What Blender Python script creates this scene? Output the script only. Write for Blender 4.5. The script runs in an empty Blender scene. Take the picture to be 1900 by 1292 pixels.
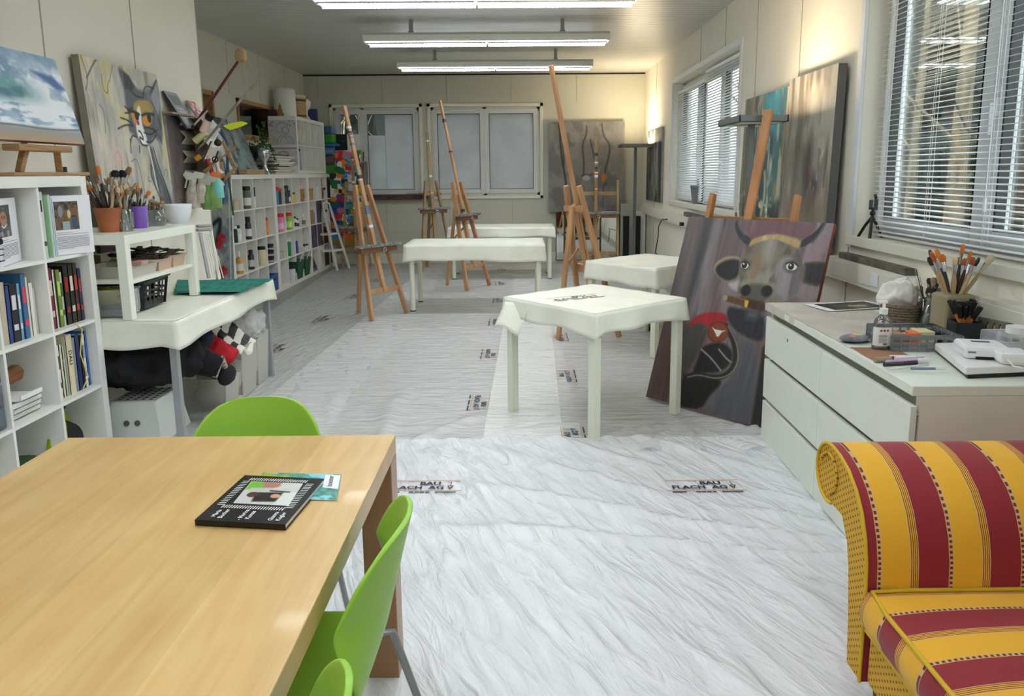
import bpy, math, random
import numpy as np
from mathutils import Vector, Matrix
random.seed(7); rng = np.random.RandomState(3)
SC = bpy.context.scene; COL = SC.collection
PI = math.pi
# ---------------------------------------------------------------- camera (solved from the photo's straight lines)
F, PX, PY, PITCH, YAW, ROLL, EYE = 1390.5, 977.3, 557.6, .1694, .0054, -.0074, 1.491
def cam_axes():
    cy, sy = math.cos(YAW), math.sin(YAW)
    fwd = Vector((sy*math.cos(PITCH), cy*math.cos(PITCH), -math.sin(PITCH)))
    right = Vector((cy, -sy, 0)); up = right.cross(fwd)
    c, s = math.cos(ROLL), math.sin(ROLL)
    return c*right+s*up, -s*right+c*up, fwd
AX = cam_axes()
cd = bpy.data.cameras.new('camera'); cam = bpy.data.objects.new('camera', cd); COL.objects.link(cam)
cd.sensor_width = 36; cd.lens = F/1900*36; cd.shift_x = (950-PX)/1900; cd.shift_y = (PY-646)/1900
cd.clip_start = .05; cd.clip_end = 200
r_, u_, f_ = AX
cam.matrix_world = Matrix(((r_.x, u_.x, -f_.x, 0), (r_.y, u_.y, -f_.y, 0), (r_.z, u_.z, -f_.z, EYE), (0, 0, 0, 1)))
SC.camera = cam
def at(u, v, **k):
    """point of the room seen at photo pixel u,v on the plane X=, Y= or Z= ..."""
    d = AX[0]*((u-PX)/F) - AX[1]*((v-PY)/F) + AX[2]
    a, val = list(k.items())[0]; i = 'XYZ'.index(a); o = Vector((0, 0, EYE))
    return o + d*((val-o[i])/d[i])
# ---------------------------------------------------------------- world, exposure
w = bpy.data.worlds.new('world'); SC.world = w; w.use_nodes = True
wb = w.node_tree.nodes['Background']; wb.inputs[0].default_value = (.93, .97, 1, 1); wb.inputs[1].default_value = 6.5
vs = SC.view_settings; vs.view_transform = 'Standard'; vs.look = 'None'; vs.gamma = 1; vs.use_curve_mapping = False
vs.exposure = 0.38
SC.cycles.use_denoising = True
SC.cycles.max_bounces = 8; SC.cycles.diffuse_bounces = 5; SC.cycles.transparent_max_bounces = 24; SC.cycles.transmission_bounces = 6
SC.cycles.sample_clamp_indirect = 6; SC.cycles.caustics_reflective = False; SC.cycles.caustics_refractive = False
TUBE = 17.0          # radiance of the ceiling fluorescents
UPLIGHT = 10         # watts of the near floor lamp's uplight; the far one is turned up higher
# ---------------------------------------------------------------- materials
def lin(c):
    c = [x/255 for x in c]
    return tuple(x/12.92 if x <= .04045 else ((x+.055)/1.055)**2.4 for x in c)+(1,)
MATS = {}
def mat(name, rgb, rough=.5, metal=0, var=0, scale=8, bump=0, bscale=60, emit=None, alpha=1, trans=0, coat=0, stretch=(1, 1, 1), rgb2=None, sheen=0, ior=1.45, spec=.5):
    if name in MATS: return MATS[name]
    m = bpy.data.materials.new(name); m.use_nodes = True; nt = m.node_tree; N = nt.nodes; L = nt.links
    p = N['Principled BSDF']; p.inputs['Base Color'].default_value = lin(rgb)
    p.inputs['Roughness'].default_value = rough; p.inputs['Metallic'].default_value = metal
    p.inputs['IOR'].default_value = ior; p.inputs['Specular IOR Level'].default_value = spec
    if alpha < 1: p.inputs['Alpha'].default_value = alpha
    if trans: p.inputs['Transmission Weight'].default_value = trans
    if coat: p.inputs['Coat Weight'].default_value = coat; p.inputs['Coat Roughness'].default_value = .12
    if sheen: p.inputs['Sheen Weight'].default_value = sheen
    if emit: p.inputs['Emission Color'].default_value = lin(rgb); p.inputs['Emission Strength'].default_value = emit
    if var or rgb2 or bump:
        tc = N.new('ShaderNodeTexCoord'); mp = N.new('ShaderNodeMapping'); mp.inputs['Scale'].default_value = stretch
        L.new(tc.outputs['Object'], mp.inputs[0])
    if var or rgb2:
        n = N.new('ShaderNodeTexNoise'); n.inputs['Scale'].default_value = scale; n.inputs['Detail'].default_value = 6
        L.new(mp.outputs[0], n.inputs['Vector'])
        cr = N.new('ShaderNodeValToRGB'); a, b = cr.color_ramp.elements; a.position = .32; b.position = .68
        c = lin(rgb)
        if rgb2: a.color = lin(rgb2); b.color = c
        else:
            a.color = tuple(x*(1-var) for x in c[:3])+(1,); b.color = tuple(min(1, x*(1+var)) for x in c[:3])+(1,)
        L.new(n.outputs['Fac'], cr.inputs[0]); L.new(cr.outputs[0], p.inputs['Base Color'])
    if bump:
        n2 = N.new('ShaderNodeTexNoise'); n2.inputs['Scale'].default_value = bscale; n2.inputs['Detail'].default_value = 4
        L.new(mp.outputs[0], n2.inputs['Vector']); bp = N.new('ShaderNodeBump'); bp.inputs['Strength'].default_value = bump
        bp.inputs['Distance'].default_value = .01
        L.new(n2.outputs['Fac'], bp.inputs['Height']); L.new(bp.outputs[0], p.inputs['Normal'])
    MATS[name] = m; return m
def c3(rgb, rough=.5, **k):      # an ad-hoc paint colour
    return mat('paint_%d_%d_%d_%d' % (*rgb, int(rough*100)), rgb, rough, **k)
def attr_mat(name, rough=.6, bump=.15):
    if name in MATS: return MATS[name]
    m = bpy.data.materials.new(name); m.use_nodes = True; N = m.node_tree.nodes; L = m.node_tree.links; p = N['Principled BSDF']
    a = N.new('ShaderNodeAttribute'); a.attribute_name = 'paint'; L.new(a.outputs['Color'], p.inputs['Base Color']); p.inputs['Roughness'].default_value = rough
    n = N.new('ShaderNodeTexNoise'); n.inputs['Scale'].default_value = 40; n.inputs['Detail'].default_value = 5
    b = N.new('ShaderNodeBump'); b.inputs['Strength'].default_value = bump; b.inputs['Distance'].default_value = .01
    tc = N.new('ShaderNodeTexCoord'); L.new(tc.outputs['Object'], n.inputs['Vector']); L.new(n.outputs['Fac'], b.inputs['Height']); L.new(b.outputs[0], p.inputs['Normal'])
    MATS[name] = m; return m
def see_through(name, rgb, opac=.12, rough=.03, gloss=.5, glassy=False):
    """thin clear plastic or window glass: mostly passes light, reflects a little"""
    if name in MATS: return MATS[name]
    m = bpy.data.materials.new(name); m.use_nodes = True; N = m.node_tree.nodes; L = m.node_tree.links
    out = N['Material Output']; p = N['Principled BSDF']; p.inputs['Base Color'].default_value = lin(rgb); p.inputs['Roughness'].default_value = rough
    if glassy: p = N.new('ShaderNodeBsdfGlossy'); p.inputs[0].default_value = (1, 1, 1, 1); p.inputs['Roughness'].default_value = rough
    t = N.new('ShaderNodeBsdfTransparent'); t.inputs[0].default_value = lin(rgb) if glassy else (1, 1, 1, 1)
    fr = N.new('ShaderNodeFresnel'); fr.inputs[0].default_value = 1.45
    ma = N.new('ShaderNodeMath'); ma.operation = 'MULTIPLY_ADD'; ma.inputs[1].default_value = gloss; ma.inputs[2].default_value = opac; ma.use_clamp = True
    L.new(fr.outputs[0], ma.inputs[0]); mx = N.new('ShaderNodeMixShader'); L.new(ma.outputs[0], mx.inputs[0])
    L.new(t.outputs[0], mx.inputs[1]); L.new(p.outputs[0], mx.inputs[2]); L.new(mx.outputs[0], out.inputs[0])
    MATS[name] = m; return m
WHITE = mat('white_laminate', (238, 238, 232), .35, var=.02)
WOODS = {}
def wood(name, rgb, rgb2, scale=3, stretch=(1, 1, 12), rough=.45, coat=0, bump=.05):
    return mat(name, rgb, rough, rgb2=rgb2, scale=scale, stretch=stretch, bump=bump, bscale=30, coat=coat)
EASEL = wood('beech', (190, 148, 108), (162, 118, 80), 10, (1, 1, .12))
EASEL2 = wood('old_beech', (172, 142, 100), (140, 110, 74), 10, (1, 1, .12))
EASEL3 = wood('orange_beech', (186, 132, 84), (158, 104, 62), 10, (1, 1, .12))
STEEL = mat('steel_grey', (150, 152, 155), .35, .6)
CHROME = mat('chrome', (210, 210, 212), .15, 1)
BLACK = mat('black_plastic', (18, 18, 20), .45)
DGREY = mat('dark_grey', (60, 62, 64), .5)
CLEAR = see_through('clear_plastic', (225, 230, 232), .22, .15, .6)
GLASS = see_through('clear_glass', (240, 246, 246), .05, .03, .8, True)
PANE = see_through('window_glass', (246, 250, 250), .0, .01, .6, True)
PAPER = mat('white_paper', (236, 236, 240), .7)
CANVAS_SIDE = mat('canvas_edge', (150, 146, 140), .8, var=.15, scale=20)
# ---------------------------------------------------------------- mesh builder
def frame_of(d, up=Vector((0, 0, 1))):
    d = Vector(d).normalized()
    x = d.cross(up)
    if x.length < 1e-4: x = d.cross(Vector((0, 1, 0)))
    x.normalize(); return x, x.cross(d).normalized(), d
class B:
    def __init__(s): s.v = []; s.f = []; s.m = []; s.s = []
    def add(s, v, f, mi=0, smooth=False):
        o = len(s.v); s.v += [tuple(p) for p in v]
        for q in f: s.f.append([o+i for i in q]); s.m.append(mi); s.s.append(smooth)
        return s
    def box(s, a, b, mi=0):
        x0, y0, z0 = a; x1, y1, z1 = b
        return s.add([(x0, y0, z0), (x1, y0, z0), (x1, y1, z0), (x0, y1, z0), (x0, y0, z1), (x1, y0, z1), (x1, y1, z1), (x0, y1, z1)],
              [(0, 3, 2, 1), (4, 5, 6, 7), (0, 1, 5, 4), (1, 2, 6, 5), (2, 3, 7, 6), (3, 0, 4, 7)], mi)
    def bar(s, p, q, w, h, mi=0, up=Vector((0, 0, 1))):
        p = Vector(p); q = Vector(q); x, y, d = frame_of(q-p, Vector(up)); x = x*w/2; y = y*h/2
        v = [p-x-y, p+x-y, p+x+y, p-x+y, q-x-y, q+x-y, q+x+y, q-x+y]
        return s.add(v, [(0, 3, 2, 1), (4, 5, 6, 7), (0, 1, 5, 4), (1, 2, 6, 5), (2, 3, 7, 6), (3, 0, 4, 7)], mi)
    def cyl(s, p, q, r0, r1=None, n=12, mi=0, cap=True):
        r1 = r0 if r1 is None else r1; p = Vector(p); q = Vector(q); x, y, d = frame_of(q-p)
        v = []
        for c, r in ((p, r0), (q, r1)):
            for i in range(n): a = 2*PI*i/n; v.append(c+x*(r*math.cos(a))+y*(r*math.sin(a)))
        s.add(v, [(i, (i+1) % n, n+(i+1) % n, n+i) for i in range(n)], mi, True)
        if cap: s.add(v[:n], [tuple(range(n))[::-1]], mi); s.add(v[n:], [tuple(range(n))], mi)
        return s
    def tube(s, pts, r, n=8, mi=0, closed=False):
        pts = [Vector(p) for p in pts]; K = len(pts); v = []
        rr = r if isinstance(r, (list, tuple)) else [r]*K
        d0 = (pts[1]-pts[0]); x, y, _ = frame_of(d0)
        for k in range(K):
            if closed: t = pts[(k+1) % K]-pts[k-1]
            else: t = pts[min(k+1, K-1)]-pts[max(k-1, 0)]
            t.normalize(); x = (x-t*x.dot(t)).normalized(); y = t.cross(x)
            for i in range(n): a = 2*PI*i/n; v.append(pts[k]+x*(rr[k]*math.cos(a))+y*(rr[k]*math.sin(a)))
        f = []
        for k in range(K if closed else K-1):
            a0 = k*n; b0 = ((k+1) % K)*n
            for i in range(n): f.append((a0+i, a0+(i+1) % n, b0+(i+1) % n, b0+i))
        s.add(v, f, mi, True)
        if not closed: s.add(v[:n], [tuple(range(n))[::-1]], mi); s.add(v[-n:], [tuple(range(n))], mi)
        return s
    def lathe(s, prof, c=(0, 0, 0), n=20, mi=0, sx=1, sy=1, flat=False):
        v = []
        for r, z in prof:
            for i in range(n): a = 2*PI*i/n; v.append((c[0]+r*sx*math.cos(a), c[1]+r*sy*math.sin(a), c[2]+z))
        f = []
        for k in range(len(prof)-1):
            for i in range(n): f.append((k*n+i, k*n+(i+1) % n, (k+1)*n+(i+1) % n, (k+1)*n+i))
        s.add(v, f, mi, not flat)
        if prof[0][0] > 1e-5: s.add(v[:n], [tuple(range(n))[::-1]], mi)
        if prof[-1][0] > 1e-5: s.add(v[-n:], [tuple(range(n))], mi)
        return s
    def prism(s, poly, o, ux, uy, d, mi=0):
        """poly in the (ux,uy) plane through o, pushed along d"""
        o = Vector(o); ux = Vector(ux); uy = Vector(uy); d = Vector(d); n = len(poly)
        a = [o+ux*p[0]+uy*p[1] for p in poly]; b = [p+d for p in a]
        s.add(a+b, [tuple(range(n))[::-1], tuple(range(n, 2*n))]+[(i, (i+1) % n, n+(i+1) % n, n+i) for i in range(n)], mi); return s
    def grid(s, fn, nu, nv, mi=0, smooth=True):
        v = [fn(i/nu, j/nv) for j in range(nv+1) for i in range(nu+1)]
        f = [(j*(nu+1)+i, j*(nu+1)+i+1, (j+1)*(nu+1)+i+1, (j+1)*(nu+1)+i) for j in range(nv) for i in range(nu)]
        return s.add(v, f, mi, smooth)
    def ball(s, c, r, n=12, mi=0, sc=(1, 1, 1)):
        K = n//2; v = []; 
        for j in range(K+1):
            t = PI*j/K
            for i in range(n): a = 2*PI*i/n; v.append((c[0]+r*sc[0]*math.sin(t)*math.cos(a), c[1]+r*sc[1]*math.sin(t)*math.sin(a), c[2]-r*sc[2]*math.cos(t)))
        return s.add(v, [(j*n+i, j*n+(i+1) % n, (j+1)*n+(i+1) % n, (j+1)*n+i) for j in range(K) for i in range(n)], mi, True)
    def lump(s, c, size, n=14, mi=0, amp=.25, seed=0, freq=3):
        """a crumpled heap"""
        rs = np.random.RandomState(seed); k = rs.normal(size=(6, 3))*freq; ph = rs.rand(6)*6.3
        K = n//2; v = []
        for j in range(K+1):
            t = PI*j/K
            for i in range(n):
                a = 2*PI*i/n; d = np.array([math.sin(t)*math.cos(a), math.sin(t)*math.sin(a), -math.cos(t)])
                q = 1+amp*float(np.sin(k@d+ph).sum())/2.4
                v.append((c[0]+size[0]*d[0]*q, c[1]+size[1]*d[1]*q, c[2]+size[2]*d[2]*(q if d[2] > 0 else 1)))
        return s.add(v, [(j*n+i, j*n+(i+1) % n, (j+1)*n+(i+1) % n, (j+1)*n+i) for j in range(K) for i in range(n)], mi, True)
    def xf(s, M): s.v = [tuple(M @ Vector(p)) for p in s.v]; return s
CLOTHTEX = bpy.data.textures.new('cloth_folds', 'CLOUDS'); CLOTHTEX.noise_scale = .09; CLOTHTEX.noise_depth = 2
def obj(name, b, mats, parent=None, bevel=0, solid=0, subd=0, crumple=0):
    if not isinstance(mats, (list, tuple)): mats = [mats]
    me = bpy.data.meshes.new(name); off = Vector((0, 0, 0))
    if parent is not None and parent.get('_w'): off = parent.location
    p = parent
    v = [(q[0]-off.x, q[1]-off.y, q[2]-off.z) for q in b.v] if off.length else b.v
    me.from_pydata(v, [], b.f)
    for m in mats: me.materials.append(m)
    me.polygons.foreach_set('material_index', b.m); me.polygons.foreach_set('use_smooth', b.s); me.update()
    o = bpy.data.objects.new(name, me); COL.objects.link(o)
    if parent is not None: o.parent = parent
    if solid: md = o.modifiers.new('thickness', 'SOLIDIFY'); md.thickness = solid; md.offset = 0
    if subd: md = o.modifiers.new('smooth', 'SUBSURF'); md.levels = subd; md.render_levels = subd
    if crumple:
        md = o.modifiers.new('smooth', 'SUBSURF'); md.levels = md.render_levels = 2
        md = o.modifiers.new('folds', 'DISPLACE'); md.texture = CLOTHTEX; md.texture_coords = 'GLOBAL'; md.strength = crumple; md.mid_level = .5
    if bevel: md = o.modifiers.new('edges', 'BEVEL'); md.width = bevel; md.segments = 2; md.limit_method = 'ANGLE'
    return o
WROOTS = []
def thing(name, label, cat, loc=(0, 0, 0), rz=0, group=None, world=False):
    o = bpy.data.objects.new(name, None); COL.objects.link(o); o.location = loc; o.rotation_euler = (0, 0, rz); o.empty_display_size = .1
    o['label'] = label; o['category'] = cat
    if group: o['group'] = group
    if world: o['_w'] = 1; WROOTS.append(o)
    return o
def tag(o, label, cat, group=None, kind=None):
    o['label'] = label; o['category'] = cat
    if group: o['group'] = group
    if kind: o['kind'] = kind
    return o
def solo(name, b, mats, label, cat, group=None, **k):
    """a thing that is one mesh, origin at its own base"""
    c = Vector([sum(q[i] for q in b.v)/len(b.v) for i in range(3)]); c.z = min(q[2] for q in b.v)
    b.v = [(q[0]-c.x, q[1]-c.y, q[2]-c.z) for q in b.v]
    o = obj(name, b, mats, **k); o.location = c; return tag(o, label, cat, group)
def struct(name, b, mats, **k):
    o = obj(name, b, mats, **k)
    if o.parent is None: o['kind'] = 'structure'
    return o
def dup(root, loc, rz=None, label=None, group=None):
    r = root.copy(); COL.objects.link(r); r.location = loc
    if rz is not None: r.rotation_euler = (0, 0, rz)
    if label: r['label'] = label
    if group: r['group'] = group
    for ch in list(root.children):
        c = ch.copy(); COL.objects.link(c); c.parent = r
        for g in list(ch.children): d = g.copy(); COL.objects.link(d); d.parent = c
    return r
# ---------------------------------------------------------------- flat lettering turned into mesh
_txt = {}
def text_b(b, s, o, ux, uy, size, mi=0, bold=1.0, sx=1.0, lift=0):
    """letters of s laid in the plane (ux,uy), origin centre o"""
    if s not in _txt:
        cu = bpy.data.curves.new('t', 'FONT'); cu.body = s; cu.size = 1; cu.align_x = 'CENTER'; cu.align_y = 'CENTER'; cu.offset = .015*bold; cu.resolution_u = 2
        ob = bpy.data.objects.new('t', cu); COL.objects.link(ob); dg = bpy.context.evaluated_depsgraph_get()
        me = bpy.data.meshes.new_from_object(ob.evaluated_get(dg)); _txt[s] = ([tuple(q.co) for q in me.vertices], [tuple(p.vertices) for p in me.polygons])
        bpy.data.objects.remove(ob); bpy.data.curves.remove(cu); bpy.data.meshes.remove(me)
    v, f = _txt[s]; o = Vector(o); ux = Vector(ux)*size*sx; uy = Vector(uy)*size; n = ux.cross(uy).normalized()*lift
    b.add([o+ux*q[0]+uy*q[1]+n for q in v], f, mi)
# ---------------------------------------------------------------- small painter for canvases (hand-painted pictures as colour per vertex)
def fbm(h, w, sy, sx, seed, oct=4):
    rs = np.random.RandomState(seed); out = np.zeros((h, w)); amp = 1; tot = 0
    for k in range(oct):
        gy, gx = max(2, int(sy*2**k))+1, max(2, int(sx*2**k))+1; g = rs.rand(gy, gx)
        yy = np.linspace(0, gy-1.001, h); xx = np.linspace(0, gx-1.001, w); y0 = yy.astype(int); x0 = xx.astype(int); fy = (yy-y0)[:, None]; fx = (xx-x0)[None]
        fy = fy*fy*(3-2*fy); fx = fx*fx*(3-2*fx)
        a = g[y0][:, x0]*(1-fx)+g[y0][:, x0+1]*fx; c = g[y0+1][:, x0]*(1-fx)+g[y0+1][:, x0+1]*fx
        out += amp*(a*(1-fy)+c*fy); tot += amp; amp *= .55
    return out/tot
class Art:
    """s runs right, t runs down, both 0..1; pictures are stored as sRGB 0..255"""
    def __init__(s, w, h, base): s.w = w; s.h = h; s.a = np.ones((h, w, 3))*np.array(base, float); s.T, s.S = np.mgrid[0:h, 0:w]; s.S = s.S/(w-1); s.T = s.T/(h-1)
    def blend(s, m, c): m = np.clip(m, 0, 1)[..., None]; s.a = s.a*(1-m)+np.array(c, float)*m
    def clouds(s, c, sy, sx, seed, lo=.45, hi=.65, k=1, mask=None):
        m = np.clip((fbm(s.h, s.w, sy, sx, seed)-lo)/(hi-lo), 0, 1)*k
        if mask is not None: m = m*mask
        s.blend(m, c)
    def polymask(s, pts, soft=.006):
        inside = np.zeros((s.h, s.w), bool); n = len(pts); d = np.full((s.h, s.w), 9.)
        for i in range(n):
            x1, y1 = pts[i]; x2, y2 = pts[(i+1) % n]
            if y1 != y2:
                c = ((y1 > s.T) != (y2 > s.T)) & (s.S < (x2-x1)*(s.T-y1)/(y2-y1)+x1); inside ^= c
            d = np.minimum(d, s.segd(x1, y1, x2, y2))
        return np.clip(.5+np.where(inside, d, -d)/soft, 0, 1)
    def segd(s, x1, y1, x2, y2):
        ar = s.h/s.w; dx = x2-x1; dy = (y2-y1)*ar; L = dx*dx+dy*dy+1e-12; px = s.S-x1; py = (s.T-y1)*ar
        t = np.clip((px*dx+py*dy)/L, 0, 1); return np.hypot(px-t*dx, py-t*dy)
    @staticmethod
    def soften(pts, closed, it=2):      # corner cutting: hand-drawn curves instead of straight runs
        for _ in range(it):
            n = len(pts); out = [] if closed else [pts[0]]
            for i in range(n if closed else n-1):
                (a, b), (c, d) = pts[i], pts[(i+1) % n]; out += [(a*.75+c*.25, b*.75+d*.25), (a*.25+c*.75, b*.25+d*.75)]
            if not closed: out.append(pts[-1])
            pts = out
        return pts
    def poly(s, pts, c, soft=.006, k=1, sharp=False):
        if len(pts) >= 6 and not sharp: pts = s.soften(pts, True)
        s.blend(s.polymask(pts, soft)*k, c)
    def line(s, pts, wd, c, soft=None, k=1):
        if len(pts) > 2: pts = s.soften(pts, False)
        m = np.zeros((s.h, s.w)); soft = soft or wd*.6+.002
        for a, b in zip(pts[:-1], pts[1:]): m = np.maximum(m, np.clip((wd/2+soft/2-s.segd(*a, *b))/soft, 0, 1))
        s.blend(m*k, c)
    def ell(s, x, y, rx, ry, c, soft=.15, k=1):
        d = np.hypot((s.S-x)/rx, (s.T-y)/ry); s.blend(np.clip((1-d)/soft+.5, 0, 1)*k, c)
    def grain(s, amp, sy, sx, seed):
        s.a = np.clip(s.a+(fbm(s.h, s.w, sy, sx, seed)-.5)[..., None]*amp, 0, 255)
def canvas(name, art, TL, TR, BL, depth, label, cat='painting', side=None, group=None, rough=.6):
    """a stretched canvas whose painted front has the corners TL,TR,BL; depth goes backwards"""
    TL, TR, BL = Vector(TL), Vector(TR), Vector(BL); ux = TR-TL; uy = BL-TL; n = ux.cross(uy).normalized()  # points away from the viewer
    w, h = art.w, art.h; s_, t_ = art.S.ravel(), art.T.ravel(); c = BL+ux*.5
    base = np.array(TL-c)[None]+s_[:, None]*np.array(ux)[None]+t_[:, None]*np.array(uy)[None]
    V = base.tolist(); idx = np.arange(w*h).reshape(h, w)
    Fc = np.stack([idx[:-1, :-1], idx[1:, :-1], idx[1:, 1:], idx[:-1, 1:]], -1).reshape(-1, 4).tolist()
    o0 = len(V); cs = [TL-c, TR-c, TR+uy-c, BL-c]; V += [tuple(q) for q in cs]+[tuple(q+n*depth) for q in cs]
    nf = len(Fc); Fc += [[o0+a for a in q] for q in ((4, 5, 6, 7), (0, 1, 5, 4), (1, 2, 6, 5), (2, 3, 7, 6), (3, 0, 4, 7))]
    me = bpy.data.meshes.new(name); me.from_pydata(V, [], Fc); me.materials.append(attr_mat('oil_paint_%d' % int(rough*100), rough)); me.materials.append(side or CANVAS_SIDE)
    me.polygons.foreach_set('material_index', [0]*nf+[1]*5)
    ca = me.color_attributes.new('paint', 'FLOAT_COLOR', 'POINT'); col = np.ones((len(V), 4)); a = np.clip(art.a.reshape(-1, 3)/255, 0, 1)
    col[:w*h, :3] = np.where(a <= .04045, a/12.92, ((a+.055)/1.055)**2.4); ca.data.foreach_set('color', col.ravel()); me.update()
    o = bpy.data.objects.new(name, me); COL.objects.link(o); o.location = c; return tag(o, label, cat, group)
# ================================================================ the room
XL, XR, XA, YB, YF, ZC, YA = -2.63, 2.0, -3.5, 12.5, -3.2, 3.06, 6.38
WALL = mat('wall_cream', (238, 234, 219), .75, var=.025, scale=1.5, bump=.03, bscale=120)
WALL_SHADED = mat('wall_cream_shaded', (192, 192, 178), .75, var=.03, scale=1.5, bump=.03, bscale=120)  # same cream wall, weaker light at the back darkened into its colour
TRIM = mat('trim_cream', (222, 221, 208), .5)
JOINT = mat('joint_shadow_grey', (170, 166, 150), .8)
FRAME = mat('window_frame_white', (226, 230, 234), .35)
FRAMEB = mat('window_frame_grey', (206, 209, 206), .4)
struct('floor', B().box((XA-.3, YF-.3, -.12), (XR+.3, YB+.3, 0)), mat('linoleum', (138, 138, 132), .35, var=.08, scale=2, bump=.02))
b = B(); y = YF   # ceiling of narrow white planks, each with a shadow gap
while y < YB+.02:
    b.box((XA-.1, y+.004, ZC), (XR+.1, y+.096, ZC+.02), 0); y += .1
b.box((XA-.1, YF, ZC+.018), (XR+.1, YB+.1, ZC+.12), 1)
struct('ceiling', b, [mat('ceiling_planks', (190, 190, 184), .32, var=.02), mat('ceiling_gap', (120, 120, 112), .8)])
def wall_y(b, x0, x1, y, yb, z0, z1, holes):   # wall in a Y plane with openings
    xs = sorted({x0, x1}|{h[0] for h in holes}|{h[1] for h in holes})
    for a, c in zip(xs[:-1], xs[1:]):
        hs = [h for h in holes if h[0] <= a and h[1] >= c]
        if hs: b.box((a, y, z0), (c, yb, hs[0][2])); b.box((a, y, hs[0][3]), (c, yb, z1))
        else: b.box((a, y, z0), (c, yb, z1))
def wall_x(b, y0, y1, x, xb, z0, z1, holes):
    ys = sorted({y0, y1}|{h[0] for h in holes}|{h[1] for h in holes})
    for a, c in zip(ys[:-1], ys[1:]):
        hs = [h for h in holes if h[0] <= a and h[1] >= c]
        if hs: b.box((x, a, z0), (xb, c, hs[0][2])); b.box((x, a, hs[0][3]), (xb, c, z1))
        else: b.box((x, a, z0), (xb, c, z1))
BW = [(-3.05, -1.66, 1.12, 2.54), (-1.47, .30, 1.12, 2.54)]
b = B(); wall_y(b, XA-.2, XR+.2, YB, YB+.22, 0, ZC+.1, BW); struct('wall_back', b, WALL_SHADED)
struct('wall_front', B().box((XL-.2, YF-.2, 0), (XR+.2, YF, ZC+.1)), WALL)
RW = [(1.2, 4.50, 1.09, 2.72), (7.05, 10.12, 1.10, 2.62)]
b = B(); wall_x(b, YF, YB, XR, XR+.24, 0, ZC+.1, RW); struct('wall_right', b, WALL)
b = B().box((XL-.2, YF, 0), (XL, YA, ZC+.1)); struct('wall_left', b, WALL)
IW = [(7.6, 8.78, 1.93, 2.42), (9.50, 10.86, 1.93, 2.42)]
b = B(); wall_x(b, YA-.2, YB, XA-.2, XA, 0, ZC+.1, IW); b.box((XA, YA-.2, 0), (XL-.2, YA, ZC+.1)); struct('wall_left_recess', b, WALL_SHADED)
# panel joints
b = B()
for x in (-3.28, -2.24, -1.2, -.16, .9): b.box((x-.004, YB-.003, 2.62), (x+.004, YB, ZC)); b.box((x-.004, YB-.003, .1), (x+.004, YB, 1.03))
struct('trim_1', b, JOINT)
b = B()
for (u, v) in ((76, 40), (243, 40)): y = at(u, v, X=XL).y; b.box((XL, y-.005, 0), (XL+.003, y+.005, ZC))
b.box((XL-.2, YA, 0), (XL+.004, YA+.012, ZC))
struct('trim_2', b, JOINT)
b = B()
for y in (4.57, 5.57, 6.6, 7.62, 8.65, 11.4): b.box((XR-.003, y-.005, 0 if y < 7 or y > 10.2 else 2.66), (XR, y+.005, ZC))
for y in (2.4, 3.43): b.box((XR-.003, y-.005, 0), (XR, y+.005, 1.02))
for y in (7.6, 8.2, 9.3, 10.4, 11.5): b.box((XA, y-.004, 2.45), (XA+.003, y+.004, ZC))
struct('trim_3', b, JOINT)
struct('trim_4', B().box((XA, YB-.012, ZC-.022), (XR, YB-.002, ZC)), mat('dark_gap', (30, 28, 28), .8))
struct('baseboard_back', B().box((XA, YB-.03, 0), (XR, YB, .15)).box((XA, YB-.02, .15), (XR, YB, .17)), TRIM)
struct('trim_5', B().box((-3.0, YB-.02, .17), (.45, YB, .52)).box((-3.0, YB-.024, .515), (.45, YB, .525)), WALL_SHADED)
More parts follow.
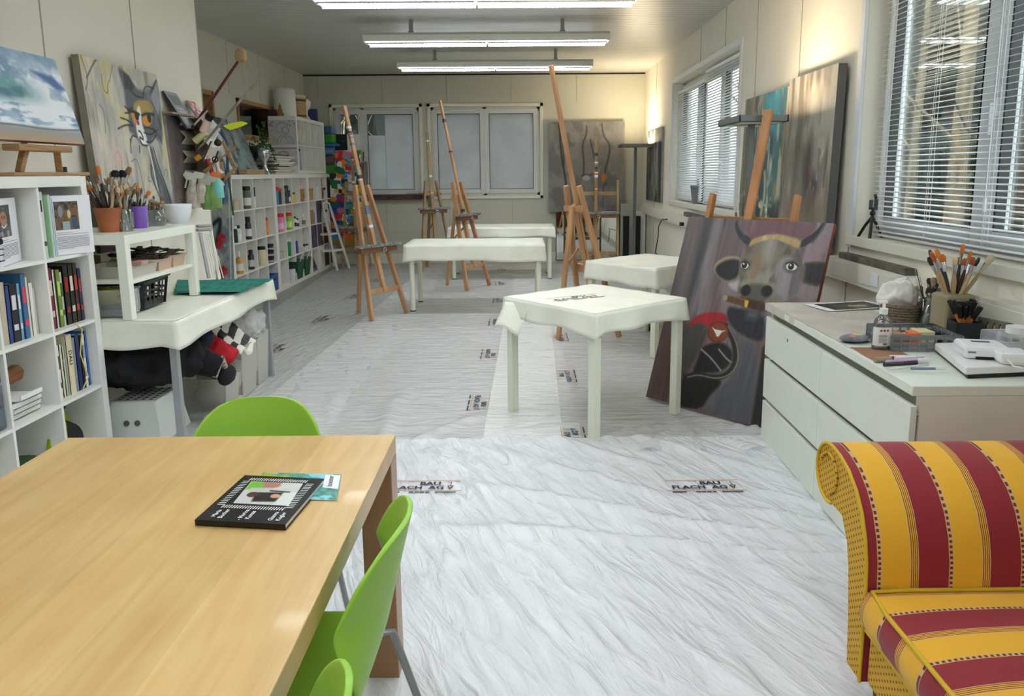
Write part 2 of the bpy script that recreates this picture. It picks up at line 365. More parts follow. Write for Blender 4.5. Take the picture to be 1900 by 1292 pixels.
# back windows
def casement(root, y, x0, x1, z0, z1, fm, w=.075, d=.06):
    f = B().box((x0, y, z0), (x0+w, y+d, z1)).box((x1-w, y, z0), (x1, y+d, z1)).box((x0+w, y, z0), (x1-w, y+d, z0+w)).box((x0+w, y, z1-w), (x1-w, y+d, z1))
    g = .006; X0, X1, Z0, Z1 = x0+w, x1-w, z0+w, z1-w
    for a in ((X0, Z0, X0+g, Z1), (X1-g, Z0, X1, Z1), (X0, Z0, X1, Z0+g), (X0, Z1-g, X1, Z1)): f.box((a[0], y-.003, a[1]), (a[2], y+.03, a[3]), 1)
    obj('sash', f, [fm, BLACK], root, bevel=.004); return X0, X1, Z0, Z1
def back_window(name, x0, x1, mull):
    r = bpy.data.objects.new(name, None); COL.objects.link(r); r.location = (0, 0, 0); r['kind'] = 'structure'
    o = B()
    for t, yy in ((.055, -.025), (.0, -.012)):
        a0, a1, z0, z1 = x0-t, x1+t, 1.12-t, 2.54+t
        if t:
            o.box((a0, YB+yy, z0), (a0+.05, YB, z1)).box((a1-.05, YB+yy, z0), (a1, YB, z1)).box((a0, YB+yy, z1-.05), (a1, YB, z1)).box((a0, YB+yy, z0), (a1, YB, z0+.05))
    o.box((x0, YB+.02, 1.12), (x0+.05, YB+.12, 2.54)).box((x1-.05, YB+.02, 1.12), (x1, YB+.12, 2.54)).box((x0, YB+.02, 2.49), (x1, YB+.12, 2.54)).box((x0, YB+.02, 1.12), (x1, YB+.12, 1.17))
    o.box((mull-.03, YB+.02, 1.12), (mull+.03, YB+.12, 2.54)); obj('window_frame', o, TRIM, r, bevel=.003)
    panes = []
    for a, c in ((x0+.03, mull), (mull, x1-.03)):
        X0, X1, Z0, Z1 = casement(r, YB+.0, a, c, 1.15, 2.51, FRAMEB); panes.append((X0, X1, Z0, Z1))
        obj('pane', B().box((X0, YB+.035, Z0), (X1, YB+.041, Z1)), PANE, r)
    h = B().box((mull-.012, YB-.012, 1.74), (mull+.012, YB, 1.84)).bar((mull, YB-.03, 1.81), (mull, YB-.03, 1.69), .016, .012, up=(0, 1, 0)); obj('handle', h, CHROME, r, bevel=.002)
    return r, panes
def film_mat(name, rgb, t=.6):
    m = bpy.data.materials.new(name); m.use_nodes = True; N = m.node_tree.nodes; L = m.node_tree.links
    d = N.new('ShaderNodeBsdfDiffuse'); d.inputs[0].default_value = lin(rgb); tr = N.new('ShaderNodeBsdfTranslucent')
    n = N.new('ShaderNodeTexNoise'); n.inputs['Scale'].default_value = 3; n.inputs['Detail'].default_value = 8; cr = N.new('ShaderNodeValToRGB')
    cr.color_ramp.elements[0].position = .3; cr.color_ramp.elements[1].position = .75
    cr.color_ramp.elements[0].color = tuple(x*.86 for x in lin(rgb)[:3])+(1,); cr.color_ramp.elements[1].color = lin(rgb)
    tc = N.new('ShaderNodeTexCoord'); L.new(tc.outputs['Object'], n.inputs['Vector']); L.new(n.outputs[0], cr.inputs[0]); L.new(cr.outputs[0], tr.inputs[0]); L.new(cr.outputs[0], d.inputs[0])
    mx = N.new('ShaderNodeMixShader'); mx.inputs[0].default_value = t; L.new(d.outputs[0], mx.inputs[1]); L.new(tr.outputs[0], mx.inputs[2]); L.new(mx.outputs[0], N['Material Output'].inputs[0]); return m
FILM = film_mat('frosted_window_film', (206, 206, 208))
w1, pn = back_window('window_1', -3.05, -1.66, -2.58)
X0, X1, Z0, Z1 = pn[1]
f = B().box((X0, YB+.028, Z0), (X0+.28, YB+.032, 2.10)).box((X0+.285, YB+.024, Z0), (X1, YB+.028, Z1)); obj('paper_screen', f, FILM, w1)
X0, X1, Z0, Z1 = pn[0]; obj('paper_screen', B().box((X0, YB+.028, Z0), (X1, YB+.032, 2.10)), FILM, w1)
w2, pn = back_window('window_2', -1.47, .30, -.60)
for X0, X1, Z0, Z1 in pn: obj('frosted_film', B().box((X0, YB+.028, Z0), (X1, YB+.032, Z1)), FILM, w2)
# right-hand windows
def side_window(name, y0, y1, z0, z1, mulls):
    r = bpy.data.objects.new(name, None); COL.objects.link(r); r['kind'] = 'structure'; xo = XR+.14
    o = B().box((xo, y0, z0), (xo+.08, y0+.05, z1)).box((xo, y1-.05, z0), (xo+.08, y1, z1)).box((xo, y0, z0), (xo+.08, y1, z0+.06)).box((xo, y0, z1-.05), (xo+.08, y1, z1))
    t = .06
    o.box((XR-.02, y0-t, z0-t), (XR, y0, z1+t)).box((XR-.02, y1, z0-t), (XR, y1+t, z1+t)).box((XR-.02, y0, z1), (XR, y1, z1+t)); obj('window_frame', o, FRAME, r, bevel=.003)
    obj('window_sill', B().box((XR-.03, y0-t, z0-.045), (xo+.03, y1+t, z0+.012)), TRIM, r, bevel=.004)
    es = [y0+.03]+mulls+[y1-.03]
    for a, c in zip(es[:-1], es[1:]):
        W = .085; f = B().box((xo-.03, a, z0+.04), (xo+.04, a+W, z1-.04)).box((xo-.03, c-W, z0+.04), (xo+.04, c, z1-.04)).box((xo-.03, a+W, z0+.04), (xo+.04, c-W, z0+.04+W)).box((xo-.03, a+W, z1-.04-W), (xo+.04, c-W, z1-.04))
        g = .008; A, C, P, Q = a+W, c-W, z0+.04+W, z1-.04-W
        for q in ((A, P, A+g, Q), (C-g, P, C, Q), (A, P, C, P+g)): f.box((xo-.033, q[0], q[1]), (xo+.02, q[2], q[3]), 1)
        obj('sash', f, [FRAME, BLACK], r, bevel=.005); obj('pane', B().box((xo+.0, A, P), (xo+.006, C, Q)), PANE, r)
        hy = a+.03
    for mY in mulls:
        h = B().box((xo-.05, mY-.055, 1.72), (xo-.03, mY-.025, 1.80)).bar((xo-.06, mY-.04, 1.78), (xo-.06, mY-.04, 1.64), .02, .014, up=(0, 1, 0)); obj('handle', h, FRAME, r, bevel=.003)
    return r
side_window('window_3', 1.2, 4.50, 1.09, 2.72, [2.35, 3.44])
side_window('window_4', 7.05, 10.12, 1.10, 2.62, [8.05, 9.1])
# interior timber-framed openings of the recessed wall
FIR = wood('fir_frame', (176, 138, 88), (140, 104, 62), 6, (1, .2, 1))
for i, (a, c, p, q) in enumerate(IW):
    r = bpy.data.objects.new('window_%d' % (5+i), None); COL.objects.link(r); r['kind'] = 'structure'
    o = B().box((XA-.2, a, p), (XA+.02, a+.05, q)).box((XA-.2, c-.05, p), (XA+.02, c, q)).box((XA-.2, a, q-.05), (XA+.02, c, q)).box((XA-.2, a, p), (XA+.03, c+.3, p+.06)); obj('window_frame', o, FIR, r, bevel=.003)
    obj('pane', B().box((XA-.1, a+.05, p+.05), (XA-.094, c-.05, q-.05)), PANE, r)
b = B().box((XA-2.2, YA, 0), (XA-2.0, YB, 3.1)).box((XA-2, YA, -.01), (XA-.2, YB, .0)).box((XA-2.2, YA-.1, 0), (XA-.2, YA, 3.1)).box((XA-2.2, YB, 0), (XA-.2, YB+.1, 3.1)).box((XA-2.2, YA, 3.08), (XA-.2, YB, 3.2))
struct('wall_next_room', b, mat('next_room_brown', (110, 88, 66), .8))
# cable duct along the right wall
r = thing('cable_duct', 'long white cable trunking with sockets along the right-hand wall', 'trunking', (XR, 5, .83))
o = B().box((-.07, -6.0, .0), (-.002, 7.45, .13)).box((-.074, -6.0, .02), (-.07, 7.45, .11))
obj('duct_body', o, TRIM, r, bevel=.003)
for yy in (4.0, 6.0, 5.6, 1.9): obj('socket', B().box((-.082, yy-5, .03), (-.074, yy-4.92, .10)), FRAME, r, bevel=.002)
solo('power_cable', B().tube([at(*p, X=1.87) for p in ((1238, 407), (1228, 408), (1222, 420), (1221, 440), (1216, 470))]+[Vector((1.86, 8.9, .3)), Vector((1.84, 8.9, .02))], .007).box((1.85, 8.75, .86), (1.89, 8.83, .90)), BLACK, 'black power cable hanging from the wall trunking under the far right window', 'cable')
# ---------------------------------------------------------------- outside
struct('ground_outside', B().box((XR+.3, -8, -.35), (40, 60, -.3)).box((-20, YB+.3, -.35), (XR+.3, 60, -.3)), mat('meadow', (74, 92, 40), .9, rgb2=(46, 62, 26), scale=4, bump=.5))
BARK = mat('bark', (66, 56, 46), .9, rgb2=(26, 22, 18), scale=9, stretch=(1, 1, .2), bump=.8)
PALE = mat('pale_bark', (120, 108, 86), .9, rgb2=(64, 54, 40), scale=9, stretch=(1, 1, .2))
LEAFD = mat('dark_foliage', (14, 22, 14), .95, rgb2=(4, 7, 5), scale=14, bump=.8)
def tree(x, y, r, h, m, crown, label):
    t = thing('tree', label, 'tree', (x, y, -.3), 0, 'trees outside the windows')
    k = random.random()*.4-.2
    obj('trunk', B().tube([(0, 0, 0), (k*.3, 0, h*.4), (k, 0, h)], [r, r*.8, r*.3], 9), m, t)
    if crown:
        b = B()
        for q in range(9): b.lump((random.uniform(-.9, .9), random.uniform(-.9, .9), h*(.12+.09*q)), (1.3, 1.3, 1.0), 12, 0, .5, q, 5)
        obj('crown', b, LEAFD, t)
    else:
        b = B()
        for q in range(7):
            a = random.random()*6.3; z = h*(.25+.1*q); b.tube([(0, 0, z), (math.cos(a)*.7, math.sin(a)*.7, z+.7), (math.cos(a)*1.1, math.sin(a)*1.3, z+1.6)], [r*.25, r*.15, r*.05], 5)
        obj('branches', b, m, t)
b = B()
for i in range(26):
    for q in range(4): b.lump((10.5+random.random()*2.5, 1+i*.95, -.3+q*1.7+random.random()*.6), (1.2, 1.0, 1.5), 12, 0, .5, i*4+q, 5)
tag(solo('evergreen_thicket', b, LEAFD, 'dark evergreen thicket beyond the lawn outside the right-hand windows', 'trees'), 'dark evergreen thicket beyond the lawn outside the right-hand windows', 'trees', None, 'stuff')
b = B()
for i in range(9):
    for q in range(4): b.lump((-8+i*1.2, 21+random.random(), -.3+q*1.7), (1.2, 1.0, 1.5), 12, 0, .5, i*4+q, 5)
tag(solo('evergreen_thicket', b, LEAFD, 'dark evergreens far behind the back-left window', 'trees'), 'dark evergreens far behind the back-left window', 'trees', None, 'stuff')
for i in range(7): tree(5.2+(i % 3)*.9, 7.6+i*3.0, .10+.05*(i % 2), 6, PALE if i % 3 else BARK, False, 'bare pale trunk beyond the right-hand windows')
tree(4.2, 6.05, .30, 6.5, BARK, False, 'thick rough-barked trunk standing right outside the near window')
for i in range(7): tree(-5.6+i*.75, 14.3+(i % 3)*1.3, .05+.03*(i % 2), 6, PALE, False, 'bare pale trunk seen through the back-left window')
solo('garden_post', B().cyl((6.4, 8.9, -.3), (6.4, 8.9, .7), .04), PALE, 'short wooden post standing in the grass outside the near window', 'post')
# ---------------------------------------------------------------- ceiling fluorescents
LIGHTM = mat('fluorescent_glow', (245, 250, 255), .5, emit=TUBE)
def ceiling_lamp(x0, x1, y, label):
    r = thing('ceiling_lamp', label, 'ceiling lamp', ((x0+x1)/2, y, 2.83), 0, 'fluorescent ceiling lamps'); h = (x1-x0)/2
    b = B().prism([(-.10, 0), (.10, 0), (.13, .06), (.11, .085), (-.11, .085), (-.13, .06)], (-h, 0, 0), (0, 1, 0), (0, 0, 1), (2*h, 0, 0)); obj('housing', b, mat('lamp_housing', (205, 205, 196), .4), r)
    for a, c in ((-h+.03, -.01), (.01, h-.03)):
        obj('diffuser', B().box((a, -.095, -.012), (c, .095, 0)), LIGHTM, r)
        l = B(); n = int((c-a)/.035)
        for k in range(n): xx = a+(c-a)*(k+.5)/n; l.box((xx-.002, -.098, -.026), (xx+.002, .098, -.012))
        l.box((a, -.1, -.026), (c, -.096, -.010)).box((a, .096, -.026), (c, .1, -.010)); obj('louvre', l, FRAME, r)
    for s in (-.62, .62):
        obj('hanger', B().box((s*h-.02, -.015, .085), (s*h+.02, .015, .23)).cyl((s*h, -.02, .1), (s*h, .02, .1), .03), mat('hanger_grey', (150, 150, 145), .4), r)
for x0, x1, y, lb in ((-1.59, .93, 10.1, 'farthest twin fluorescent lamp, hanging nearest the back wall'), (-1.62, .92, 8.16, 'second fluorescent lamp from the back, over the long table'), (-1.63, .93, 6.28, 'fluorescent lamp cut off by the top edge of the photo')):
    ceiling_lamp(x0, x1, y, lb)
for y in (4.4, 2.5, .6, -1.3): ceiling_lamp(-1.63, .93, y, 'fluorescent ceiling lamp of the row, above or behind the camera')
def floor_lamp(x0, x1, y0, y1, z, label, gain=1):
    cx, cy = (x0+x1)/2, (y0+y1)/2; r = thing('floor_lamp', label, 'floor lamp', (cx, cy, 0), 0, 'grey uplighter floor lamps'); gm = mat('lamp_grey', (112, 116, 114), .4, .3)
    a, c = (x1-x0)/2, (y1-y0)/2; t = .045; b = B()
    b.box((-a, -c, z-t), (-a+.012, c, z)).box((a-.012, -c, z-t), (a, c, z)).box((-a, -c, z-t), (a, -c+.012, z)).box((-a, c-.012, z-t), (a, c, z)).box((-a, -c, z-t), (a, c, z-t+.008))
    obj('lamp_head', b, gm, r, bevel=.003)
    b = B().box((-a+.03, -c+.03, z-t-.003), (a-.03, -.08, z-t)); b2 = B().box((-a+.03, .08, z-t-.003), (a-.03, c-.03, z-t))
    obj('underside_louvre', b2, mat('louvre_pale', (226, 222, 205), .4), r); obj('underside_louvre', b, mat('louvre_pale', (226, 222, 205), .4), r)
    obj('pole', B().box((-.022, -.015, .03), (.022, .015, z-t)), gm, r, bevel=.004); obj('base', B().box((-.17, -.2, 0), (.17, .2, .025)), gm, r, bevel=.004)
    obj('tube', B().cyl((-.03, -c+.05, z-.016), (-.03, c-.05, z-.016), .009).cyl((.05, -c+.05, z-.016), (.05, c-.05, z-.016), .009), mat('warm_tube', (255, 232, 186), .5, emit=12), r)
    ld = bpy.data.lights.new('uplight', 'AREA'); ld.shape = 'RECTANGLE'; ld.size = 2*a-.06; ld.size_y = 2*c-.06; ld.energy = UPLIGHT*gain; ld.color = (1, .80, .54)
    lo = bpy.data.objects.new('uplight', ld); COL.objects.link(lo); lo.parent = r; lo.location = (0, 0, z+.002); lo.rotation_euler = (PI, 0, 0)
floor_lamp(1.40, 1.72, 4.93, 5.46, 1.845, 'grey uplighter floor lamp standing behind the cow painting')
floor_lamp(1.50, 2.0-.03, 11.38, 11.85, 1.90, 'grey uplighter floor lamp in the far right corner', 2.3)
# ================================================================ plastic sheeting on the floor
def sheet_mat(name, rgb, opac, bump, stretch, rot, rough=.2):
    m = bpy.data.materials.new(name); m.use_nodes = True; N = m.node_tree.nodes; L = m.node_tree.links; p = N['Principled BSDF']
    p.inputs['Base Color'].default_value = lin(rgb); p.inputs['Roughness'].default_value = rough; p.inputs['Specular IOR Level'].default_value = .7
    tc = N.new('ShaderNodeTexCoord'); m0 = N.new('ShaderNodeMapping'); m0.inputs['Rotation'].default_value = (0, 0, rot); mp = N.new('ShaderNodeMapping'); mp.inputs['Scale'].default_value = stretch; L.new(tc.outputs['Object'], m0.inputs[0]); L.new(m0.outputs[0], mp.inputs[0])
    n1 = N.new('ShaderNodeTexNoise'); n1.inputs['Scale'].default_value = 5; n1.inputs['Detail'].default_value = 5; n1.inputs['Distortion'].default_value = .8; L.new(mp.outputs[0], n1.inputs['Vector'])
    n3 = N.new('ShaderNodeTexNoise'); n3.noise_type = 'RIDGED_MULTIFRACTAL'; n3.inputs['Scale'].default_value = 7; n3.inputs['Detail'].default_value = 5; L.new(tc.outputs['Object'], n3.inputs['Vector'])
    ad = N.new('ShaderNodeMath'); ad.operation = 'MULTIPLY_ADD'; ad.inputs[1].default_value = .18; L.new(n3.outputs[0], ad.inputs[0]); L.new(n1.outputs[0], ad.inputs[2])
    b = N.new('ShaderNodeBump'); b.inputs['Strength'].default_value = bump; b.inputs['Distance'].default_value = .05; L.new(ad.outputs[0], b.inputs['Height']); L.new(b.outputs[0], p.inputs['Normal'])
    cr = N.new('ShaderNodeValToRGB'); cr.color_ramp.elements[0].position = .35; cr.color_ramp.elements[1].position = .7
    cr.color_ramp.elements[0].color = (opac*.93,)*3+(1,); cr.color_ramp.elements[1].color = (min(1, opac*1.06),)*3+(1,)
    L.new(n1.outputs[0], cr.inputs[0])
    t = N.new('ShaderNodeBsdfTransparent'); mx = N.new('ShaderNodeMixShader'); L.new(cr.outputs[0], mx.inputs[0]); L.new(t.outputs[0], mx.inputs[1]); L.new(p.outputs[0], mx.inputs[2]); L.new(mx.outputs[0], N['Material Output'].inputs[0]); return m
SHEET = sheet_mat('milky_plastic_sheet', (250, 250, 248), .55, .5, (.8, 4.2, 1), 0)
SHEETL = sheet_mat('milky_plastic_sheet_left', (236, 238, 236), .50, .35, (4, 1, 1), .1)
SHEET2 = sheet_mat('milky_plastic_sheet_near', (248, 250, 254), .78, .6, (.8, 3.4, 1), 1.148, .22)
INK = mat('navy_print', (28, 30, 62), .6); BRN = mat('ochre_print', (190, 142, 96), .6)
def ridges(seed, ang, freq, n=5):
    rs = np.random.RandomState(seed); ks = []
    for i in range(n): a = ang+rs.normal()*.18; f = freq*(.6+rs.rand()*1.2); ks.append((math.cos(a)*f, math.sin(a)*f, rs.rand()*6.3, rs.rand()*2+.5))
    return ks
def sheet(name, P, nu, nv, z, m, label, amp, ks, folds=(), flats=()):
    """P: four floor corners (near-left, near-right, far-right, far-left)"""
    A, Bq, Cq, D = [np.array(q[:2], float) for q in P]; wr = fbm(nv+1, nu+1, 7, 5, int(z*1e5), 4)
    def fn(u, v):
        p = (A*(1-u)+Bq*u)*(1-v)+(D*(1-u)+Cq*u)*v; x, y = p; h = 0
        for kx, ky, ph, q in ks: h += max(0, math.sin(kx*x+ky*y+ph+2*math.sin(x*1.3+q)+1.5*math.sin(y*1.7*q)))**6
        h = h/len(ks)*amp*(.3+1.6*wr[int(round(v*nv)), int(round(u*nu))])
        for (cx, cy, a0, a1, nn, hh, R0, R1) in folds:   # folds that radiate from a point
            dx, dy = x-cx, y-cy; r = math.hypot(dx, dy); a = math.atan2(dy, dx)
            if R0 < r < R1 and a0 < a < a1: h += hh*max(0, math.sin(a*nn+math.sin(r*3+a*5)))**4*math.sin(PI*(r-R0)/(R1-R0))
        for fx_, fy_ in flats:
            dd = max(abs(x-fx_)/.26, abs(y-fy_)/.26); h *= min(1, max(.12, (dd-.75)*3))
        return (x, y, z+h)
    b = B().grid(fn, nu, nv)
    root = thing(name, label, 'plastic sheet', (float((A+Cq)[0])/2, float((A+Cq)[1])/2, 0), 0, None, True)
    obj('film', b, m, root); return root
def mark_mesh():
    b = B(); w = .16
    b.box((-w, .052, 0), (w, .056, .0006), 1).box((-w-.01, -.036, 0), (w+.01, -.032, .0006), 1)
    text_b(b, 'BAU', (.03, .028, .0008), (1, 0, 0), (0, 1, 0), .038, 0, 2.2, 1.25)
    text_b(b, 'FLACH  AG', (-.025, -.008, .0008), (1, 0, 0), (0, 1, 0), .038, 0, 2.2, 1.25)
    b.add([(.105, .01, .0008), (.135, .01, .0008), (.12, -.02, .0008)], [(0, 1, 2)], 0).box((.1185, .01, 0), (.1215, .045, .0008), 0)
    b.add([(.111, .006, .001), (.129, .006, .001), (.12, -.012, .001)], [(0, 1, 2)], 1)
    for a, c in ((-.15, -.09), (-.05, -.03), (-.027, -.007), (-.004, .016), (.02, .036), (.06, .15)): b.box((a, -.05, 0), (c, -.043, .0008), 0)
    return b
MARK = None
def mark(root, x, y, z, ang, s=1):
    global MARK
    if MARK is None: o = MARK = obj('printed_mark', mark_mesh(), [INK, BRN]); o.parent = root
    else: o = bpy.data.objects.new('printed_mark', MARK.data); COL.objects.link(o); o.parent = root
    l = root.location; o.location = (x-l.x, y-l.y, z-l.z); o.rotation_euler = (0, 0, ang); o.scale = (s*1.1, s*1.3, 1)
R0 = ridges(1, .1, 30, 6); R1 = ridges(2, 1.2, 42, 6)
def spots(uv, z): return [tuple(at(u, v, Z=z))[:2] for u, v in uv]
M4 = ((784, 904), (1308, 903)); M3 = ((1066, 812), (1052, 698), (1040, 626), (1118, 497), (1122, 476)); M2 = ((887, 748), (907, 657), (919, 598), (925, 558), (928, 526), (932, 501)); M1 = ((515, 648), (600, 592), (656, 551), (697, 521))
s1 = sheet('plastic_sheet', [(-2.55, 3.9), (-1.15, 3.9), (-1.15, 12.3), (-3.02, 12.3)], 80, 220, .0015, SHEETL, 'milky plastic dust sheet on the floor along the shelves, left of the easels', .012, ridges(3, .3, 20), (), spots(M1, .002))
s2 = sheet('plastic_sheet', [(-1.75, 3.85), (.33, 3.85), (.33, 12.3), (-1.55, 12.3)], 80, 220, .005, SHEET, 'milky plastic dust sheet on the floor under the long covered table', .010, ridges(4, PI/2, 40), [(-.9, 3.6, .3, 1.9, 14, .02, .1, 1.6)], spots(M2, .006))
s3 = sheet('plastic_sheet', [(-.12, 3.8), (1.80, 3.8), (1.80, 12.3), (-.12, 12.3)], 80, 220, .010, SHEET, 'milky plastic dust sheet on the floor under the small square table', .012, ridges(5, PI/2, 34), [(.95, 4.3, -2.9, -.1, 11, .03, .05, 1.0)], spots(M3, .012))
s4 = sheet('plastic_sheet', [(-2.2, -.6), (1.6, -.6), (1.6, 4.02), (-2.2, 4.02)], 170, 200, .016, SHEET2, 'bright crumpled plastic dust sheet across the floor in the foreground', .020, ridges(6, .42, 13, 5), [(1.9, 2.6, 2.2, 4.2, 34, .022, .2, 2.6), (1.6, 4.3, 3.2, 4.6, 15, .02, .1, 2.4), (1.3, .6, 1.2, 3.4, 22, .02, .2, 2.2)], spots(M4, .02))
for (u, v) in M4: p = at(u, v, Z=.02); mark(s4, p.x, p.y, .0215, 0 if u > 900 else -.02)
for (u, v) in ((1066, 812), (1052, 698), (1040, 626), (1118, 497), (1122, 476)): p = at(u, v, Z=.012); mark(s3, p.x, p.y, .0145, PI/2)
for (u, v) in ((887, 748), (907, 657), (919, 598), (925, 558), (928, 526), (932, 501)): p = at(u, v, Z=.006); mark(s2, p.x, p.y, .0085, -PI/2)
for (u, v) in ((515, 648), (600, 592), (656, 551), (697, 521)): p = at(u, v, Z=.002); mark(s1, p.x, p.y, .0048, -PI/2, 1.1)
q4 = [at(*c_, Z=.015) for c_ in ((893, 828), (1046, 828), (1018, 560), (942, 560))]
SW = sheet_mat('doubled_white_sheet', (252, 252, 248), .72, .2, (1.2, 5, 1), 0, .22)
sheet('plastic_sheet', [(p_.x, p_.y) for p_ in q4], 24, 80, .0135, SW, 'smooth whiter strip of doubled plastic sheet running under the small square table', .003, ridges(9, PI/2, 30))
# ================================================================ covered tables
COVER = mat('table_cover_plastic', (240, 241, 226), .35, var=.04, scale=6, bump=.12, bscale=14)
LEGW = mat('table_leg_cream', (228, 230, 212), .4)
def table_cover(name, W, D, z, skirt, loc, rz, label, seed, flap=None, dip=None):
    """thin plastic draped over a table top: top, hanging sides, folded corners"""
    rs = np.random.RandomState(seed); b = B(); a, c = W/2+.006, D/2+.006
    b.grid(lambda u, v: (-a+2*a*u, -c+2*c*v, z+.003+.002*math.sin(u*23+seed)*math.sin(v*17)), 26, 26)
    per = [(-a, -c), (a, -c), (a, c), (-a, c)]; n = 28; ph = rs.rand(4)*6
    for k in range(4):
        p, q = per[k], per[(k+1) % 4]; nx, ny = (q[1]-p[1]), -(q[0]-p[0]); L = math.hypot(nx, ny); nx /= L; ny /= L
        def fn(u, v, p=p, q=q, nx=nx, ny=ny, k=k):
            w_ = min(1, 9*min(u, 1-u)); oc = .006+.016*v; dx_, dy_ = (q[0]-p[0])/L, (q[1]-p[1])/L
            s_ = skirt*(1+w_*(.08*math.sin(u*3.1+ph[k])+.04*math.sin(u*11+ph[k]))+.10*(1-w_))
            o = (.004+.014*v*math.sin(u*13+ph[k])*math.sin(v*2)+.012*v)*w_+oc*(1-w_); sh = oc*(1-w_)*(1 if u > .5 else -1)
            return (p[0]+(q[0]-p[0])*u+nx*o+dx_*sh, p[1]+(q[1]-p[1])*u+ny*o+dy_*sh, z+.003-s_*v)
        b.grid(fn, n, 6)
    if flap:
        x, y, dx, dy = flap; b.grid(lambda u, v: (x+dx*u+.03*math.sin(v*5), y+dy*v, z-.02-.16*u-.03*math.sin(v*6)*u), 8, 10)
    o = obj(name, b, COVER); o.location = (*loc, 0); o.rotation_euler = (0, 0, rz); md = o.modifiers.new('t', 'SOLIDIFY'); md.thickness = .0015; md.offset = 1
    return tag(o, label, 'table cover', 'milky plastic table covers')
def table(W, D, z, loc, rz, label, round_leg=False, inset=.0, name='table', lw=.05):
    t = thing(name, label, 'table', (*loc, 0), rz, 'covered work tables')
    obj('tabletop', B().box((-W/2, -D/2, z-.05), (W/2, D/2, z)), LEGW, t, bevel=.004)
    for sx in (-1, 1):
        for sy in (-1, 1):
            x, y = sx*(W/2-lw/2-inset), sy*(D/2-lw/2-inset)
            if round_leg: lg = obj('leg', B().cyl((x, y, .02), (x, y, z-.05), lw/2, n=16), LEGW, t); obj('foot', B().cyl((x, y, .012), (x, y, .02), lw/2+.004, n=16), BLACK, lg)
            else: obj('leg', B().box((x-lw/2, y-lw/2, .012), (x+lw/2, y+lw/2, z-.05)), LEGW, t, bevel=.003)
    return t
table(.76, .76, .735, (.435, 4.495), math.radians(40), 'small square white table under a plastic cover, nearest the cow painting')
cv = table_cover('table_cover', .76, .76, .735, .125, (.435, 4.495), math.radians(40), 'milky plastic cover on the small square table in the middle of the room', 3, flap=(-.38, .16, -.09, .20))
MK = bpy.data.objects.new('printed_mark', MARK.data); COL.objects.link(MK); MK.parent = cv; MK.location = (-.10, .05, .7415); MK.rotation_euler = (0, 0, math.radians(-12)); MK.scale = (1.1, 1.1, 1)
table(.76, .76, .735, (1.10, 6.38), math.radians(40), 'square white table under a plastic cover, behind the cow painting')
table_cover('table_cover', .76, .76, .735, .15, (1.10, 6.38), math.radians(40), 'milky plastic cover on the square table half hidden by the cow painting', 5)
table(1.48, .72, .735, (-.51, 8.33), 0, 'long white table on round legs beside the tall easels', True, .03, lw=.055)
table_cover('table_cover', 1.48, .72, .735, .17, (-.51, 8.33), 0, 'milky plastic cover on the long table beside the tall easels', 8)
table(1.46, .72, .735, (-.29, 10.78), 0, 'farthest white table on round legs, standing under the back window', True, .03, lw=.055)
table_cover('table_cover', 1.46, .72, .735, .13, (-.29, 10.78), 0, 'milky plastic cover on the farthest table under the back window', 12)
# ================================================================ easels
def easel(loc, ang, mast_top, label, m, lean=.25, fw=.26, tw=.085, post=1.36, rear=.5, tray_z=.74, spots=0, tray='paint', wide=.30, sag=.0, mastw=.045, name='studio_easel'):
    t = thing(name, label, 'easel', (*loc, .012), ang, 'wooden studio easels')
    L = lambda x, z, dy=0: (x, lean*z+dy, z)
    for s in (-1, 1):
        obj('front_leg', B().bar(L(s*fw, 0), L(s*tw, post), .032, .05, up=(0, 1, 0)), m, t, bevel=.006)
    hw = lambda z: fw+(tw-fw)*z/post
    obj('crossbar', B().bar(L(-hw(1.16)-.02, 1.16, .03), L(hw(1.16)+.02, 1.16, .03), .055, .022, up=(0, 1, 0)), m, t, bevel=.004)
    obj('crossbar', B().bar(L(-hw(.28), .28), L(hw(.28), .28), .05, .022, up=(0, 1, 0)), m, t, bevel=.004)
    mb = B().bar(L(0, .26, -.01), L(0, mast_top, -.01), mastw, .026, up=(0, 1, 0)); mo = obj('mast', mb, m, t, bevel=.005)
    obj('mast_rail', B().bar(L(0, .27, .02), L(0, 1.2, .02), .05, .018, up=(0, 1, 0)), m, t, bevel=.004)
    for q in range(spots):
        z = random.uniform(.9, mast_top-.1); cc = random.choice([(235, 235, 230), (120, 160, 120), (90, 110, 140), (225, 180, 150), (230, 230, 240), (60, 60, 70)])
        sp = obj('paint_stain', B().bar(L(0, z, -.01), L(0, z+random.uniform(.01, .045), -.01), mastw+.002, .028, up=(0, 1, 0)), c3(cc, .5), mo)
    obj('rear_leg', B().bar(L(-.0, 1.18, .05), (0, rear, 0), .045, .03, up=(0, 1, 0)), m, t, bevel=.005)
    obj('strut', B().bar(L(.04, .80, .03), (.04, rear*.55+.13, .62), .022, .014, up=(1, 0, 0)), m, t, bevel=.002)
    if tray:
        tm = mat('painty_tray', (150, 152, 152), .6, rgb2=(86, 88, 90), scale=30) if tray == 'paint' else m
        b = B().box((-wide, lean*tray_z-.10, tray_z), (wide, lean*tray_z-.02, tray_z+.02)).box((-wide, lean*tray_z-.11, tray_z), (wide, lean*tray_z-.098, tray_z+.035))
        to = obj('tray', b, tm, t, bevel=.003)
        obj('tray_box', B().box((-wide+.03, lean*tray_z-.09, tray_z-.055), (wide-.05, lean*tray_z-.03, tray_z)), mat('tray_brown', (124, 82, 56), .6) if tray == 'paint' else m, to, bevel=.003)
        obj('wing_screw', B().tube([(.03+.02*math.cos(a), lean*tray_z-.12, tray_z-.03+.02*math.sin(a)) for a in np.linspace(0, 2*PI, 10)[:-1]], .004, 6, closed=True), CHROME, to)
    return t
